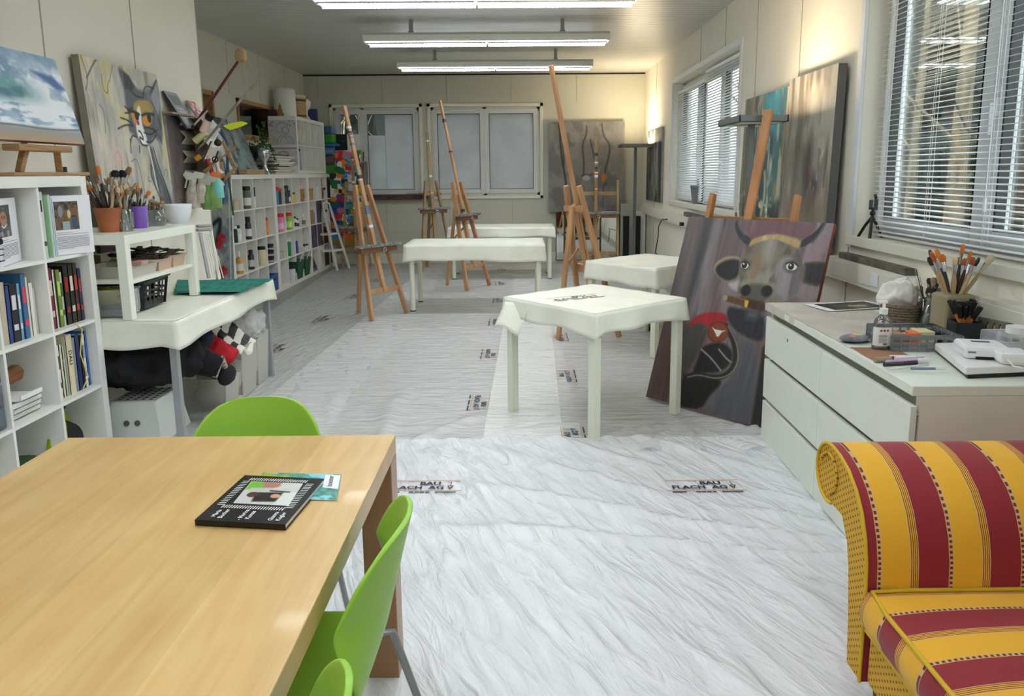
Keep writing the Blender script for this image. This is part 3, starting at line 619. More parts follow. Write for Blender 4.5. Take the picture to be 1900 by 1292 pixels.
ea = lambda fx, fy: math.atan2(fx, -fy)
easel((-1.39, 7.70), ea(.83, -.56), 2.17, 'paint-speckled wooden easel standing left of the long table', EASEL, lean=.25, rear=.46, spots=15, tray_z=.73)
easel((-.575, 9.65), ea(.86, -.51), 2.40, 'reddish wooden easel with a very long mast, standing behind the long table', EASEL, lean=.23, rear=.5, spots=3, tray_z=.93, mastw=.04, wide=.25)
easel((-1.30, 11.45), ea(.45, -.9), 2.08, 'old yellowish easel before the pillar between the back windows', EASEL2, lean=.16, rear=.5, spots=8, tray_z=.93, wide=.25)
easel((.715, 6.84), ea(.80, .60), 2.36, 'tall clean easel seen from behind, right of the long table', EASEL, lean=.25, rear=.50, tray_z=.62, tray='wood', wide=.22)
easel((-2.66, 11.98), ea(.12, -1), 1.68, 'plain pale easel in the far left corner before the colourful painting', EASEL2, lean=.06, rear=.35, spots=3, tray_z=.62, fw=.22, tw=.12)
easel((1.10, 11.15), ea(.0, -1), 1.98, 'old paint-splashed easel standing before the mirror at the back', EASEL2, lean=.05, rear=.5, spots=9, tray_z=.86, fw=.33, tw=.32, wide=.34, post=1.36)
easel((1.205, 4.55), ea(-.742, -.67), 1.86, 'orange-brown easel that carries the cow painting', EASEL3, lean=.27, rear=.46, fw=.31, tw=.30, post=1.33, tray=None, mastw=.06)
# ================================================================ step ladder
t = thing('step_ladder', 'white folding step ladder leaning open before the far cube shelves', 'ladder', (-2.93, 11.75, .0), 0, None, True)
LW = mat('ladder_white', (215, 214, 204), .5)
f0, f1, rr = at(626, 503, Z=.01), at(638, 496, Z=.01), at(606, 499, Z=.01)
f1 = Vector((f0.x+.12, f0.y+.30, .01)); topc = Vector((-3.03, 11.72, .98))
dl = (f1-f0)/2
tp0, tp1 = topc-dl*.55, topc+dl*.55
for a, c in ((f0, tp0), (f1, tp1)): obj('side_rail', B().bar(a, c, .028, .05, up=(0, 1, 0)), LW, t, bevel=.004)
obj('top_hoop', B().tube([tp0, tp0+Vector((-.01, .0, .05)), (tp0+tp1)/2+Vector((-.01, 0, .08)), tp1+Vector((-.01, 0, .05)), tp1], .014, 8), LW, t)
for k in (.3, .56):
    a, c = f0.lerp(tp0, k), f1.lerp(tp1, k); obj('step', B().add([a, c, c+Vector((-.16, -.02, 0)), a+Vector((-.16, -.02, 0)), a+Vector((0, 0, .03)), c+Vector((0, 0, .03)), c+Vector((-.16, -.02, .03)), a+Vector((-.16, -.02, .03))], [(0, 1, 2, 3), (7, 6, 5, 4), (0, 4, 5, 1), (1, 5, 6, 2), (2, 6, 7, 3), (3, 7, 4, 0)]), LW, t)
for s in (-1, 1): obj('rear_leg', B().bar(rr+dl*s*.9+Vector((0, .1, 0)), topc+dl*s*.5+Vector((-.02, 0, -.03)), .02, .03, up=(0, 1, 0)), LW, t, bevel=.003)
# ================================================================ office chair behind the right-hand table
t = thing('office_chair', 'black office chair on castors pushed behind the right-hand covered table', 'chair', (1.27, 7.18, 0))
for k in range(5):
    a = 2*PI*k/5-1.9; x, y = math.cos(a)*.30, math.sin(a)*.30
    g = obj('base_arm', B().bar((0, 0, .10), (x, y, .075), .045, .03), BLACK, t, bevel=.004); obj('castor', B().cyl((x-.025, y, .03), (x-.006, y, .03), .028).cyl((x+.006, y, .03), (x+.025, y, .03), .028), BLACK, g)
obj('column', B().cyl((0, 0, .1), (0, 0, .46), .025), DGREY, t); obj('seat', B().box((-.23, -.22, .46), (.23, .24, .53)), BLACK, t, bevel=.03)
obj('armrest', B().tube([(-.24, -.1, .48), (-.29, -.1, .5), (-.29, -.1, .64)], .014).box((-.325, -.2, .64), (-.255, .05, .665)), BLACK, t, bevel=.008)
obj('armrest', B().tube([(.24, -.1, .48), (.29, -.1, .5), (.29, -.1, .64)], .014).box((.255, -.2, .64), (.325, .05, .665)), BLACK, t, bevel=.008)
# ================================================================ cube shelving
def cube_shelf(x_front, y_end, label, cols=4, rows=4, L=None, z0=0, D=.385, group=None):
    """open-fronted shelf facing +X whose near end is at y0; cells from the near end"""
    pitch, cell, t, T = .351, .335, .016, .05
    W = 2*T+cols*cell+(cols-1)*t; H = 2*T+rows*cell+(rows-1)*t; k = (L or W)/W
    y0 = y_end-(L or W); r = thing('cube_shelf', label, 'shelf', (x_front-D/2, y0, z0), 0, group, True)
    X0, X1 = x_front-D, x_front; b = B()
    b.box((X0, y0, z0), (X1, y0+T*k, z0+H)).box((X0, y_end-T*k, z0), (X1, y_end, z0+H)).box((X0, y0+T*k, z0), (X1, y_end-T*k, z0+T)).box((X0, y0+T*k, z0+H-T), (X1, y_end-T*k, z0+H))
    obj('carcass', b, WHITE, r, bevel=.002)
    b = B()
    for c in range(1, cols): y = y0+(T+c*pitch-t)*k; b.box((X0+.002, y, z0+T), (X1-.004, y+t*k, z0+H-T))
    obj('upright_panels', b, WHITE, r); b = B()
    for q in range(1, rows): z = z0+H-T-q*pitch+.0; b.box((X0+.003, y0+T*k, z), (X1-.002, y_end-T*k, z+t))
    obj('shelf_boards', b, WHITE, r)
    obj('back_panel', B().box((X0-.004, y0+.01, z0+.01), (X0, y_end-.01, z0+H-.01)), mat('shelf_back_grey', (206, 206, 198), .6), r)
    def cell_pos(col, row): return (y0+(T+.5*cell+col*pitch)*k, z0+H-T-row*pitch-cell+.0)   # centre y and floor z; col 0 nearest, row 0 top
    return cell_pos
LB = cube_shelf(-2.234, 3.906, 'large white cube bookcase full of art books at the left edge')
KU = 1.483
K1 = cube_shelf(-3.10, 8.03+KU, 'white cube shelf nearest the camera in the far row of three', L=KU-.004, group='far cube shelves')
K2 = cube_shelf(-3.10, 8.03+2*KU, 'white cube shelf in the middle of the far row of three', L=KU-.004, group='far cube shelves')
K3 = cube_shelf(-3.10, 8.03+3*KU, 'white cube shelf at the back end of the far row, behind the step ladder', L=KU-.004, group='far cube shelves')
def KC(col, row): return (K1, K2, K3)[col//4](col % 4, row)
# ---------------------------------------------------------------- bottles, tubes and boxes in the far shelves
def bottle(x, y, z, r, h, body, cap, lab, label, neck=.5, caph=.18, name='paint_bottle', cat='bottle', label_rng=(.18, .6)):
    t = thing(name, label, cat, (x, y, z)); hb = h*(1-caph)
    obj('body', B().lathe([(r*.92, 0), (r, .01), (r, hb*.86), (r*neck, hb*.97), (r*neck, hb)], n=16), body if isinstance(body, bpy.types.Material) else c3(body, .35), t)
    if cap is not None: obj('cap', B().lathe([(r*neck*1.15, hb), (r*neck*1.15, h)], n=14), c3(cap, .4), t)
    if lab is not None: obj('label_sleeve', B().lathe([(r*1.02, hb*label_rng[0]), (r*1.02, hb*label_rng[1])], n=16), c3(lab, .6), t)
    return t
def kb(col, row, dy, r, h, body, cap, lab, label, dx=-.05, **k):
    y, z = KC(col, row); r = r*1.15; return bottle(-3.10+dx, y+min(dy+.06, .15-r), z, r, h*1.08, body, cap, lab, label, **k)
kb(1, 0, .02, .038, .235, (92, 104, 84), (22, 24, 22), (226, 226, 222), 'olive grey paint bottle with white label, top row of the nearest far shelf', neck=.85)
kb(2, 0, -.1, .018, .22, (225, 225, 225), (30, 44, 90), (235, 235, 235), 'slim white bottle with navy cap, top row beside the olive bottle', neck=.8, caph=.45)
kb(0, 1, -.06, .022, .17, (30, 32, 36), (232, 232, 228), (40, 40, 44), 'small dark bottle with white cap in the nearest cell of the second row', neck=.8)
kb(0, 1, .02, .032, .17, (222, 222, 218), (26, 26, 28), (240, 240, 238), 'white paint bottle with black cap in the nearest cell of the second row', neck=.6)
kb(1, 1, .0, .03, .24, (48, 50, 52), (26, 26, 28), (226, 226, 224), 'tall black paint bottle with white label, second row, second cell', neck=.7, caph=.22)
kb(3, 1, -.08, .022, .2, (222, 132, 48), (186, 40, 36), (220, 150, 80), 'slim orange paint bottle with red cap, second row, fourth cell', neck=.7)
kb(0, 2, .0, .036, .225, (196, 146, 74), (236, 232, 220), (228, 220, 204), 'ochre paint bottle with pointed white nozzle, third row, nearest cell', neck=.3, caph=.22)
kb(1, 2, .02, .03, .21, (40, 42, 44), (26, 26, 28), (200, 200, 200), 'short black paint bottle with pale label, third row second cell', neck=.6)
kb(2, 2, .03, .05, .215, (222, 212, 176), (28, 28, 28), None, 'cream plastic jug with black lid, third row, third cell', neck=.75, caph=.16)
for q, cc in enumerate(((64, 28, 40), (50, 22, 34), (34, 30, 44))):
    y, z = KC(3, 2); bottle(-3.15, y+.06, z+q*.078, .04, .076, cc, (24, 24, 26), (190, 190, 190), 'dark paint jar, %s of the stack of three in the third row' % ('bottom', 'middle', 'top')[q], neck=.95, caph=.35, name='paint_jar', cat='jar')
for q, (dy, cb) in enumerate(((-.08, (40, 150, 165)), (-.02, (40, 60, 80)), (.04, (50, 50, 60)))):
    kb(4, 0, dy, .026, .21-.012*q, cb, (196, 30, 44), None, '%s paint tube with red cap in the top row of the middle far shelf' % ('turquoise', 'dark blue', 'charcoal')[q], neck=.95, caph=.2, name='paint_tube', cat='paint tube')
kb(5, 0, -.04, .036, .22, see_through('smoky_plastic', (90, 96, 100), .5, .15), (30, 30, 32), None, 'tall smoky clear bottle, top row of the middle far shelf', neck=.9)
kb(5, 0, .07, .03, .16, see_through('smoky_plastic', (90, 96, 100), .5, .15), (36, 36, 40), (220, 220, 225), 'short smoky bottle with label, top row of the middle far shelf', neck=.9)
kb(6, 0, -.09, .035, .13, (226, 186, 40), (60, 60, 60), None, 'yellow jar in the top row of the middle far shelf', neck=.8, name='paint_jar', cat='jar')
kb(4, 1, .0, .045, .215, (226, 130, 170), (200, 30, 44), (240, 200, 215), 'pink paint tube with red cap, second row of the middle far shelf', neck=.95, name='paint_tube', cat='paint tube')
kb(5, 1, .0, .045, .21, (130, 190, 50), (200, 30, 44), (210, 230, 150), 'lime green paint tube with red cap, second row of the middle far shelf', neck=.95, name='paint_tube', cat='paint tube')
for q, dy in enumerate((-.07, .03)): kb(6, 1, dy, .03, .15-.03*q, (234, 234, 230), (40, 40, 42), (60, 60, 60), ('taller', 'shorter')[q]+' white bottle of the pair in the second row of the middle far shelf', neck=.6)
kb(7, 1, .0, .03, .16, (214, 208, 190), (236, 236, 230), (120, 120, 120), 'beige bottle with white nozzle, second row of the middle far shelf', neck=.35)
kb(4, 2, -.06, .032, .10, (190, 190, 186), (160, 160, 160), None, 'silver jar in the third row of the middle far shelf', neck=.95, name='paint_jar', cat='jar')
kb(5, 2, -.04, .028, .22, (30, 130, 80), (236, 236, 232), None, 'green bottle with white cap, third row of the middle far shelf', neck=.9)
kb(6, 2, -.06, .024, .16, (40, 70, 150), (40, 70, 150), None, 'blue bottle in the third row of the middle far shelf', neck=.9)
kb(5, 3, .0, .052, .2, (222, 222, 226), (32, 32, 34), None, 'large white tub with black lid, bottom row of the middle far shelf', neck=.9, caph=.2, name='paint_tub', cat='tub')
kb(2, 3, .05, .035, .10, (40, 40, 42), (24, 24, 26), None, 'small black jar in the bottom row of the nearest far shelf', neck=.9, name='paint_jar', cat='jar')
kb(1, 3, .03, .04, .06, (226, 226, 222), (236, 236, 230), None, 'low white jar in the bottom row of the nearest far shelf', neck=.95, name='paint_jar', cat='jar')
def kbox(col, row, dy, w, h, rgb, label, d=.14, dx=-.09, name='small_box', cat='box', lid=None):
    y, z = KC(col, row); t = thing(name, label, cat, (-3.10+dx, y+min(dy+.05, .16-w/2), z)); m = c3(rgb, .7)
    obj('body', B().box((-d/2, -w/2, 0), (d/2, w/2, h)), m, t, bevel=.003)
    obj('lid', B().box((-d/2-.003, -w/2-.003, h*.82), (d/2+.003, w/2+.003, h+.004)), c3(lid, .6) if lid else m, t, bevel=.002); return t
kbox(0, 0, .03, .13, .10, (196, 178, 150), 'pale wooden box in the nearest cell of the top row', d=.1)
kbox(4, 2, .05, .10, .085, (206, 196, 176), 'cream card box beside the silver jar, third row of the middle far shelf')
kbox(6, 2, .04, .12, .07, (196, 182, 154), 'beige box under the blue bottle, third row of the middle far shelf')
kbox(7, 2, .0, .2, .08, (216, 216, 212), 'pale tray box with black thing on it, third row of the middle far shelf', lid=(40, 40, 40))
kbox(7, 1, .05, .16, .085, (198, 186, 160), 'beige box beside the nozzle bottle, second row of the middle far shelf', dx=-.22)
kbox(6, 1, .06, .12, .07, (190, 180, 160), 'cream box behind the white bottles, second row of the middle far shelf', dx=-.25)
kbox(8, 1, -.04, .13, .2, (168, 126, 74), 'tan cardboard box in the second row of the last far shelf')
kbox(8, 1, .1, .06, .16, (150, 140, 190), 'lilac striped box beside the tan cardboard box in the last far shelf')
kbox(9, 0, -.02, .17, .19, (232, 232, 228), 'white mini drawer box in the top row of the last far shelf')
kbox(10, 1, .02, .22, .17, (226, 224, 218), 'white box holding brown things, second row of the last far shelf', lid=(96, 52, 40))
kbox(10, 2, .03, .26, .25, (116, 30, 34), 'dark red box in the third row behind the step ladder')
kbox(8, 0, -.03, .2, .17, (178, 140, 92), 'second wicker box in the top row, at the start of the last far shelf', lid=(160, 120, 76))
kbox(11, 2, .0, .2, .24, (70, 52, 44), 'dark brown box in the third row at the end of the far shelves')
kbox(10, 3, .0, .24, .2, (60, 50, 48), 'dark box on the bottom row behind the step ladder')
kbox(11, 3, .0, .2, .22, (90, 60, 46), 'brown box in the last bottom cell of the far shelves')
kbox(11, 0, .02, .2, .28, (48, 50, 62), 'dark slate box in the last top cell of the far shelves')
y, z = KC(3, 3); t = thing('storage_basket', 'blue plastic basket in the bottom row of the nearest far shelf', 'basket', (-3.2, y, z)); bm_ = c3((48, 96, 172), .4)
obj('body', B().box((-.15, -.13, 0), (.1, .13, .01)).box((-.15, -.13, 0), (-.14, .13, .2)).box((.09, -.13, 0), (.1, .13, .2)).box((-.15, -.13, 0), (.1, -.12, .2)).box((-.15, .12, 0), (.1, .13, .2)), bm_, t); obj('rim', B().tube([(-.155, -.135, .2), (.105, -.135, .2), (.105, .135, .2), (-.155, .135, .2)], .008, 6, closed=True), bm_, t)
obj('handle_slot', B().box((.1, -.05, .13), (.103, .05, .16)), BLACK, t)
WICK = mat('wicker', (178, 138, 88), .8, rgb2=(116, 82, 48), scale=40, bump=.6)
y, z = KC(7, 0); t = thing('wicker_basket', 'wicker basket with a pink cloth, top row of the middle far shelf', 'basket', (-3.2, y, z))
obj('basket_body', B().lathe([(.12, 0), (.135, .08), (.135, .17), (.125, .17)], n=24, sx=.8), WICK, t); obj('cloth', B().lump((0, 0, .19), (.08, .09, .06), 14, 0, .3, 4), c3((224, 176, 176), .9), t)
# dark purple doors in the last shelf, green carrier bags, clothes iron-like silver sheet, white patterned door
for (c, r_, cc, lb) in ((9, 1, (84, 76, 100), 'second row'), (8, 2, (84, 76, 96), 'third row, nearer'), (9, 2, (92, 80, 106), 'third row, farther'), (11, 1, (58, 56, 68), 'second row at the far end')):
    y, z = KC(c, r_); t = thing('shelf_door', 'mottled violet door insert of the last far shelf, '+lb, 'door insert', (-3.115, y, z+.002), 0, 'violet door inserts')
    obj('door', B().box((-.01, -.162, 0), (.01, .162, .33)), mat('violet_marbled', (92, 84, 108), .5, rgb2=(58, 52, 72), scale=7), t, bevel=.002); obj('knob', B().ball((.016, .12, .17), .009), CHROME, t)
y, z = KC(9, 3); t = thing('shelf_door', 'white door insert with small flower pattern in the bottom row of the last far shelf', 'door insert', (-3.115, y, z+.002))
do = obj('door', B().box((-.01, -.162, 0), (.01, .162, .33)), WHITE, t, bevel=.002); b = B()
for q in range(7): b.box((.0102, -.03+.05*(q % 2), .05+.035*q), (.011, -.01+.05*(q % 2), .065+.035*q))
obj('pattern', b, c3((150, 150, 150), .6), do)
y, z = KC(8, 3); t = thing('metal_tray', 'silver curved metal tray standing in the bottom row of the last far shelf', 'tray', (-3.16, y, z))
obj('sheet_metal', B().grid(lambda u, v: (.05-.1*v, -.12+.24*u, .30*v+.0), 6, 6).grid(lambda u, v: (.052-.1*v, -.12+.24*u, .30*v), 6, 6), CHROME, t, solid=.004); obj('dark_inset', B().bar((.045, 0, .05), (-.03, 0, .26), .14, .006, up=(1, 0, 0)), DGREY, t)
for q, dy in enumerate((-.05, .30)):
    y, z = KC(6, 3); y += dy; t = thing('carrier_bag', ('nearer', 'farther')[q]+' dark green carrier bag on the bottom row of the middle far shelf', 'bag', (-3.17, y, z), 0, 'dark green carrier bags')
    g = c3((28, 84, 58), .55); obj('bag_body', B().add([(-.07, -.12, 0), (.07, -.12, 0), (.07, .12, 0), (-.07, .12, 0), (-.09, -.16, .26), (.1, -.15, .25), (.1, .15, .26), (-.09, .16, .27)], [(0, 3, 2, 1), (0, 1, 5, 4), (1, 2, 6, 5), (2, 3, 7, 6), (3, 0, 4, 7), (4, 5, 6, 7)]), g, t, bevel=.01)
    obj('handle', B().tube([(.1, -.08, .25), (.13, -.05, .34), (.13, .04, .36), (.1, .08, .26)], .006, 6), c3((226, 226, 220), .5), t)
y, z = KC(10, 0); t = thing('cork_spool', 'round tan cork spools stacked in the top row of the last far shelf', 'spool', (-3.17, y, z)); cm = mat('cork', (170, 128, 76), .8, rgb2=(128, 92, 52), scale=20)
obj('lower_disc', B().cyl((-.06, -.05, .085), (.04, .0, .085), .085, n=24), cm, t); obj('upper_disc', B().cyl((-.06, -.06, .245), (.03, -.02, .245), .075, n=24), cm, t); obj('black_clip', B().box((.03, -.02, .14), (.05, .14, .17)), BLACK, t)
y, z = KC(3, 0); bottle(-3.19, y-.12, z, .01, .07, (30, 30, 30), (40, 30, 20), None, 'tiny dark vial in the top row of the nearest far shelf', name='vial')
# ================================================================ books of the big bookcase
XB = -2.234
def books(col, row, spec, where, gap=.003, start=None, lean=0):
    """spec: (colour name, rgb, thickness, height, depth, title) from the near side to the far side"""
    yc, z = LB(col, row); y = (start if start is not None else yc-.155)
    kk = (.315-gap*len(spec))/sum(q[2] for q in spec)
    for i, (cn, rgb, th, h, d, title) in enumerate(spec):
        th = th*kk
        prev = spec[i-1][0] if i else None; nxt = spec[i+1][0] if i+1 < len(spec) else None
        if i == 0: nb = 'leftmost beside %s' % nxt
        elif nxt is None: nb = 'rightmost beside %s' % prev
        else: nb = 'between %s and %s' % (prev, nxt)
        t = thing('book', '%s book, %s, %s' % (cn, nb, where), 'book', (XB-.03-(.28-d)*.5, y+th/2, z), 0, 'art books in the bookcase')
        t.rotation_euler = (-lean*(1-.1*i), 0, 0)
        D2 = d; cm = c3(rgb, .4)
        b = B().box((-D2, -th/2, 0), (0, -th/2+.002, h)).box((-D2, th/2-.002, 0), (0, th/2, h)).box((-.003, -th/2, 0), (0, th/2, h)); obj('cover', b, cm, t)
        obj('pages', B().box((-D2+.004, -th/2+.002, .003), (-.003, th/2-.002, h-.003)), PAPER, t)
        if title:
            tx, ti, sc_ = title; b = B()
            if tx: text_b(b, tx, (.0008, 0, h*.62), (0, 0, -1), (0, 1, 0), min(th*.9, .032)*sc_, 0, 1.2)
            else: b.box((0, -th*.32, h*.2), (.0008, th*.32, h*.3)).box((0, -th*.3, h*.55), (.0008, th*.3, h*.8))
            obj('spine_print', b, c3(ti, .5), t)
        y += th+gap
WH, BK = (236, 234, 228), (30, 28, 30)
books(3, 1, [('pale blue', (140, 158, 176), .018, .225, .2, None), ('red and white', (220, 190, 170), .02, .245, .22, ('', (190, 50, 40), 1)), ('burgundy', (120, 34, 52), .024, .30, .24, ('', (220, 200, 190), 1)), ('white', WH, .012, .29, .24, None), ('leaf green', (120, 140, 60), .026, .285, .25, ('', (200, 214, 120), 1)), ('white and green', (206, 214, 200), .016, .27, .24, ('', (60, 110, 60), 1)), ('jet black', BK, .034, .30, .25, ('', (150, 40, 40), 1)), ('black and cream', (44, 38, 36), .03, .30, .25, ('', (226, 220, 200), 1)), ('dark brown', (60, 40, 36), .026, .30, .25, ('', (190, 60, 50), 1)), ('midnight blue', (40, 48, 84), .022, .27, .25, ('', (170, 60, 50), 1))], 'second row, right cell', .004)
books(2, 1, [('maroon', (110, 34, 40), .018, .23, .22, None), ('chalk white', WH, .016, .24, .22, ('', (60, 60, 60), 1)), ('beige', (196, 182, 160), .03, .28, .24, None), ('royal blue', (44, 70, 130), .02, .26, .24, None), ('black and pink', (36, 34, 44), .036, .265, .24, ('', (226, 220, 226), 1)), ('sky blue', (120, 168, 200), .016, .26, .24, ('', (230, 230, 230), 1)), ('rainbow', (60, 110, 150), .026, .30, .25, ('', (220, 60, 90), 1)), ('cream', (224, 216, 190), .016, .28, .24, None), ('white', WH, .022, .25, .24, None), ('ivory', (226, 222, 206), .02, .22, .22, None)], 'second row, left cell', .004, lean=.03)
books(3, 2, [('lilac', (150, 150, 176), .038, .265, .24, ('', (230, 226, 230), 1)), ('white', WH, .02, .27, .24, ('', (60, 60, 70), 1)), ('pale yellow', (226, 216, 178), .016, .27, .24, None), ('mint', (190, 214, 206), .014, .26, .24, None), ('cream', (226, 214, 180), .042, .305, .26, ('DALI', (20, 20, 20), 1.1)), ('steel grey', (134, 146, 156), .022, .28, .25, None), ('navy', (34, 46, 96), .03, .29, .25, None), ('black', BK, .018, .28, .25, None), ('snow white', WH, .022, .28, .24, ('', (150, 156, 190), 1)), ('bright blue', (36, 106, 190), .014, .29, .24, None)], 'third row, right cell', .004)
tr = thing('twine', 'thin yellow cord dangling over the third-row books', 'cord', (XB, 3.72, .43))
obj('cord', B().tube([(.01, -.06, .34), (.02, -.02, .30), (.015, -.05, .18), (.02, -.01, .05), (.01, -.05, -.30+.3)], .003, 6), c3((220, 200, 120), .6), tr)
# ring binders, papers and printed flyers in the top row
yc, z = LB(3, 0)
t = thing('ring_binder', 'grey ring binder with a label window in the top right cell', 'binder', (XB-.16, yc-.13, z)); obj('binder_body', B().box((-.13, -.02, 0), (.13, .025, .315)), c3((206, 208, 202), .5), t, bevel=.002); obj('label_window', B().box((.13, -.008, .22), (.132, .012, .275)), BLACK, t); obj('finger_hole', B().cyl((.129, .01, .07), (.132, .01, .07), .012), DGREY, t)
t = thing('plastic_folder', 'pale green plastic folder beside the grey binder', 'folder', (XB-.15, yc-.08, z)); obj('sheet', B().box((-.13, -.005, 0), (.13, .005, .295)), c3((164, 206, 164), .5), t)
for q in range(3): solo('paper_folder', B().box((XB-.30, yc-.06+.013*q, z), (XB-.03, yc-.054+.013*q, z+.30-.01*q)), c3((218-8*q, 220-6*q, 226), .7), ('nearest', 'middle', 'farthest')[q]+' of three white paper folders behind the green folder', 'folder', 'white paper folders')
def flyer(P0, P1, h, pic, label, seed):
    """a printed sheet standing between floor points P0 and P1"""
    P0, P1 = Vector(P0), Vector(P1); u = (P1-P0); wdt = u.length; u.normalize(); up = Vector((0, 0, 1)); n = u.cross(up)
    t = thing('flyer', label, 'flyer', (P0+P1)/2, 0, None, True); obj('paper', B().prism([(0, 0), (wdt, 0), (wdt, h), (0, h)], P0, u, up, n*-.001), PAPER, t)
    b = B(); o = P0+n*.0006
    a = Art(60, 60, (48, 52, 52)); a.clouds((96, 90, 84), 6, 6, seed, .4, .6)
    if pic == 0: a.ell(.5, .42, .24, .22, (176, 116, 96)); a.ell(.42, .38, .06, .06, (90, 50, 44)); a.ell(.6, .38, .06, .06, (90, 50, 44)); a.line([(.34, .64), (.5, .72), (.68, .62)], .06, (226, 226, 226)); a.ell(.3, .9, .1, .1, (150, 150, 150)); a.ell(.75, .9, .1, .1, (150, 150, 150))
    else: a.clouds((120, 90, 60), 5, 8, 9, .45, .6); a.poly([(.3, .7), (.6, .7), (.6, 1), (.3, 1)], (150, 170, 170)); a.ell(.6, .45, .07, .15, (200, 190, 150)); a.poly([(.7, .6), (.9, .6), (.9, .95), (.7, .95)], (50, 80, 110)); a.ell(.25, .35, .1, .2, (130, 140, 150))
    TLp = o+u*(wdt*.10)+up*(h*.90); TRp = o+u*(wdt*.68)+up*(h*.90); BLp = o+u*(wdt*.10)+up*(h*.42)
    pc = canvas('photo', a, TLp, TRp, BLp, .0002, '', '', rough=.5); del pc['label']; del pc['category']; pc.parent = t; pc.location = pc.location-t.location
    for k in range(13): 
        z0 = h*(.34-.02*k) if k > 1 else h*(.37-.03*k)
        b.prism([(wdt*.1, z0), (wdt*(.5 if k in (0, 12) else .9-.02*(k % 3)), z0), (wdt*(.5 if k in (0, 12) else .9), z0+h*.007), (wdt*.1, z0+h*.007)], o, u, up, n*.0003)
    obj('printed_text', b, c3((120, 120, 126), .7), t)
yc2, z2 = LB(2, 0)
flyer((XB-.02, 3.33, z2+.002), (XB+.012, 3.02, z2+.002), .27, 0, 'printed sheet with a dark animal portrait standing in the top row, left cell', 2) if False else flyer((XB+.005, yc2-.15, z2+.002), (XB-.09, yc2+.14, z2+.002), .29, 0, 'printed sheet with a dark portrait standing in the top row, left cell', 2)
flyer((XB-.05, yc-.03, z+.002), (XB+.035, yc+.17, z+.002), .29, 1, 'printed sheet with a colourful picture sticking out of the top right cell', 5)
t = thing('spiral_binder', 'white spiral-bound folder at the left edge of the top row', 'binder', (XB-.1, yc2-.19, z2)) if False else thing('spiral_binder', 'white binder with black rings in the top row at the left edge of the photo', 'binder', (XB+.02, yc2-.16, z2)); obj('binder_body', B().box((-.2, -.018, 0), (0, .018, .31)), PAPER, t, bevel=.002)
b = B()
for k in range(8): b.box((0, -.006, .03+.025*k), (.004, .024, .034+.025*k))
b.cyl((0, .008, .115), (.006, .008, .115), .014); obj('rings', b, BLACK, t)
# third row, second cell: folded wooden easel parts on white picture ledges
yc, z = LB(2, 2)
for q in range(4): solo('picture_ledge', B().box((XB-.30+.02*q, yc-.14+.03*(q % 2), z+.001+.032*q), (XB-.06+.02*q, yc+.10-.02*q, z+.008+.032*q)).box((XB-.06+.02*q-.01, yc-.14+.03*(q % 2), z+.001+.032*q), (XB-.06+.02*q, yc+.10-.02*q, z+.028+.032*q)), WHITE, 'white plastic picture ledge, %s of the pile in the bookcase' % ('lowest', 'second lowest', 'third', 'topmost')[q], 'ledge', 'white picture ledges', bevel=.002)
solo('wooden_block', B().prism([(0, 0), (.22, .015), (.24, .05), (.21, .085), (0, .06)], (XB-.12, yc-.13, z+.135), (0, 1, 0), (0, 0, 1), (-.04, 0, 0)), wood('brown_wood', (150, 98, 54), (110, 66, 34), 8), 'small brown wooden bracket on top of the white ledges', 'bracket', bevel=.004)
yc, z = LB(1, 2); t = thing('drawer_tower', 'clear smoky mini drawer unit at the left edge of the bookcase', 'drawers', (XB-.17, yc+.04, z))
SM = see_through('smoky_clear', (130, 142, 156), .45, .2)
for k in range(3):
    g = obj('drawer', B().box((-.14, -.12, .01+.1*k), (.15, .12, .10+.1*k)), SM, t, bevel=.006); obj('grip', B().box((.15, -.04, .05+.1*k), (.165, .04, .06+.1*k)), SM, g)
yc, z = LB(3, 3); t = thing('cable_reel', 'lime green and black cable reel in the bottom right cell', 'cable reel', (XB-.12, yc-.05, z+.001))
obj('drum_disc', B().cyl((.03, -.04, .115), (.045, -.04, .115), .11, n=28), c3((150, 170, 30), .4), t); obj('drum_disc', B().cyl((-.06, .05, .13), (-.04, .05, .13), .128, n=28), c3((150, 170, 30), .4), t); obj('wound_cable', B().cyl((-.04, .03, .12), (.03, -.02, .12), .10, n=24), BLACK, t); obj('handle', B().tube([(.0, -.08, .2), (.03, -.10, .28), (.03, .02, .29)], .012, 8), BLACK, t)
yc, z = LB(2, 3); t = thing('bowl', 'white bowl with a dark green lid in the bottom row of the bookcase', 'bowl', (XB-.14, yc, z)); obj('bowl_body', B().lathe([(.05, 0), (.10, .05), (.12, .10), (.112, .10)], n=24), WHITE, t); obj('lid', B().lathe([(.12, .10), (.10, .12), (.03, .125)], n=24), c3((50, 86, 50), .5), t)
# ================================================================ steel-legged table and the white side table standing on it
ST = mat('satin_steel', (168, 170, 174), .4, .5)
t = thing('steel_table', 'long table on grey steel legs beside the big bookcase, under a plastic cover', 'table', (-2.22, 4.70, 0))
obj('tabletop', B().box((-.37, -.77, .69), (.36, .78, .72)), WHITE, t, bevel=.003)
for sx, sy in ((-.34, -.74), (.335, -.74), (-.34, .745), (.335, .745)): obj('leg', B().box((sx-.02, sy-.02, 0), (sx+.02, sy+.02, .69)), ST, t, bevel=.003)
table_cover('table_cover', .735, 1.555, .722, .14, (-2.222, 4.705), 0, 'milky plastic cover hanging over the edge of the steel-legged table', 21)
tc_ = bpy.data.objects['table_cover.004'] if 'table_cover.004' in bpy.data.objects else None
TEAL = mat('teal_cloth', (34, 140, 124), .8, rgb2=(20, 104, 92), scale=5, stretch=(6, 1, 1), bump=.5)
P = [at(*p, Z=.735) for p in ((322, 546), (445, 546), (508, 521), (330, 521))]
A, C, D_, E_ = P
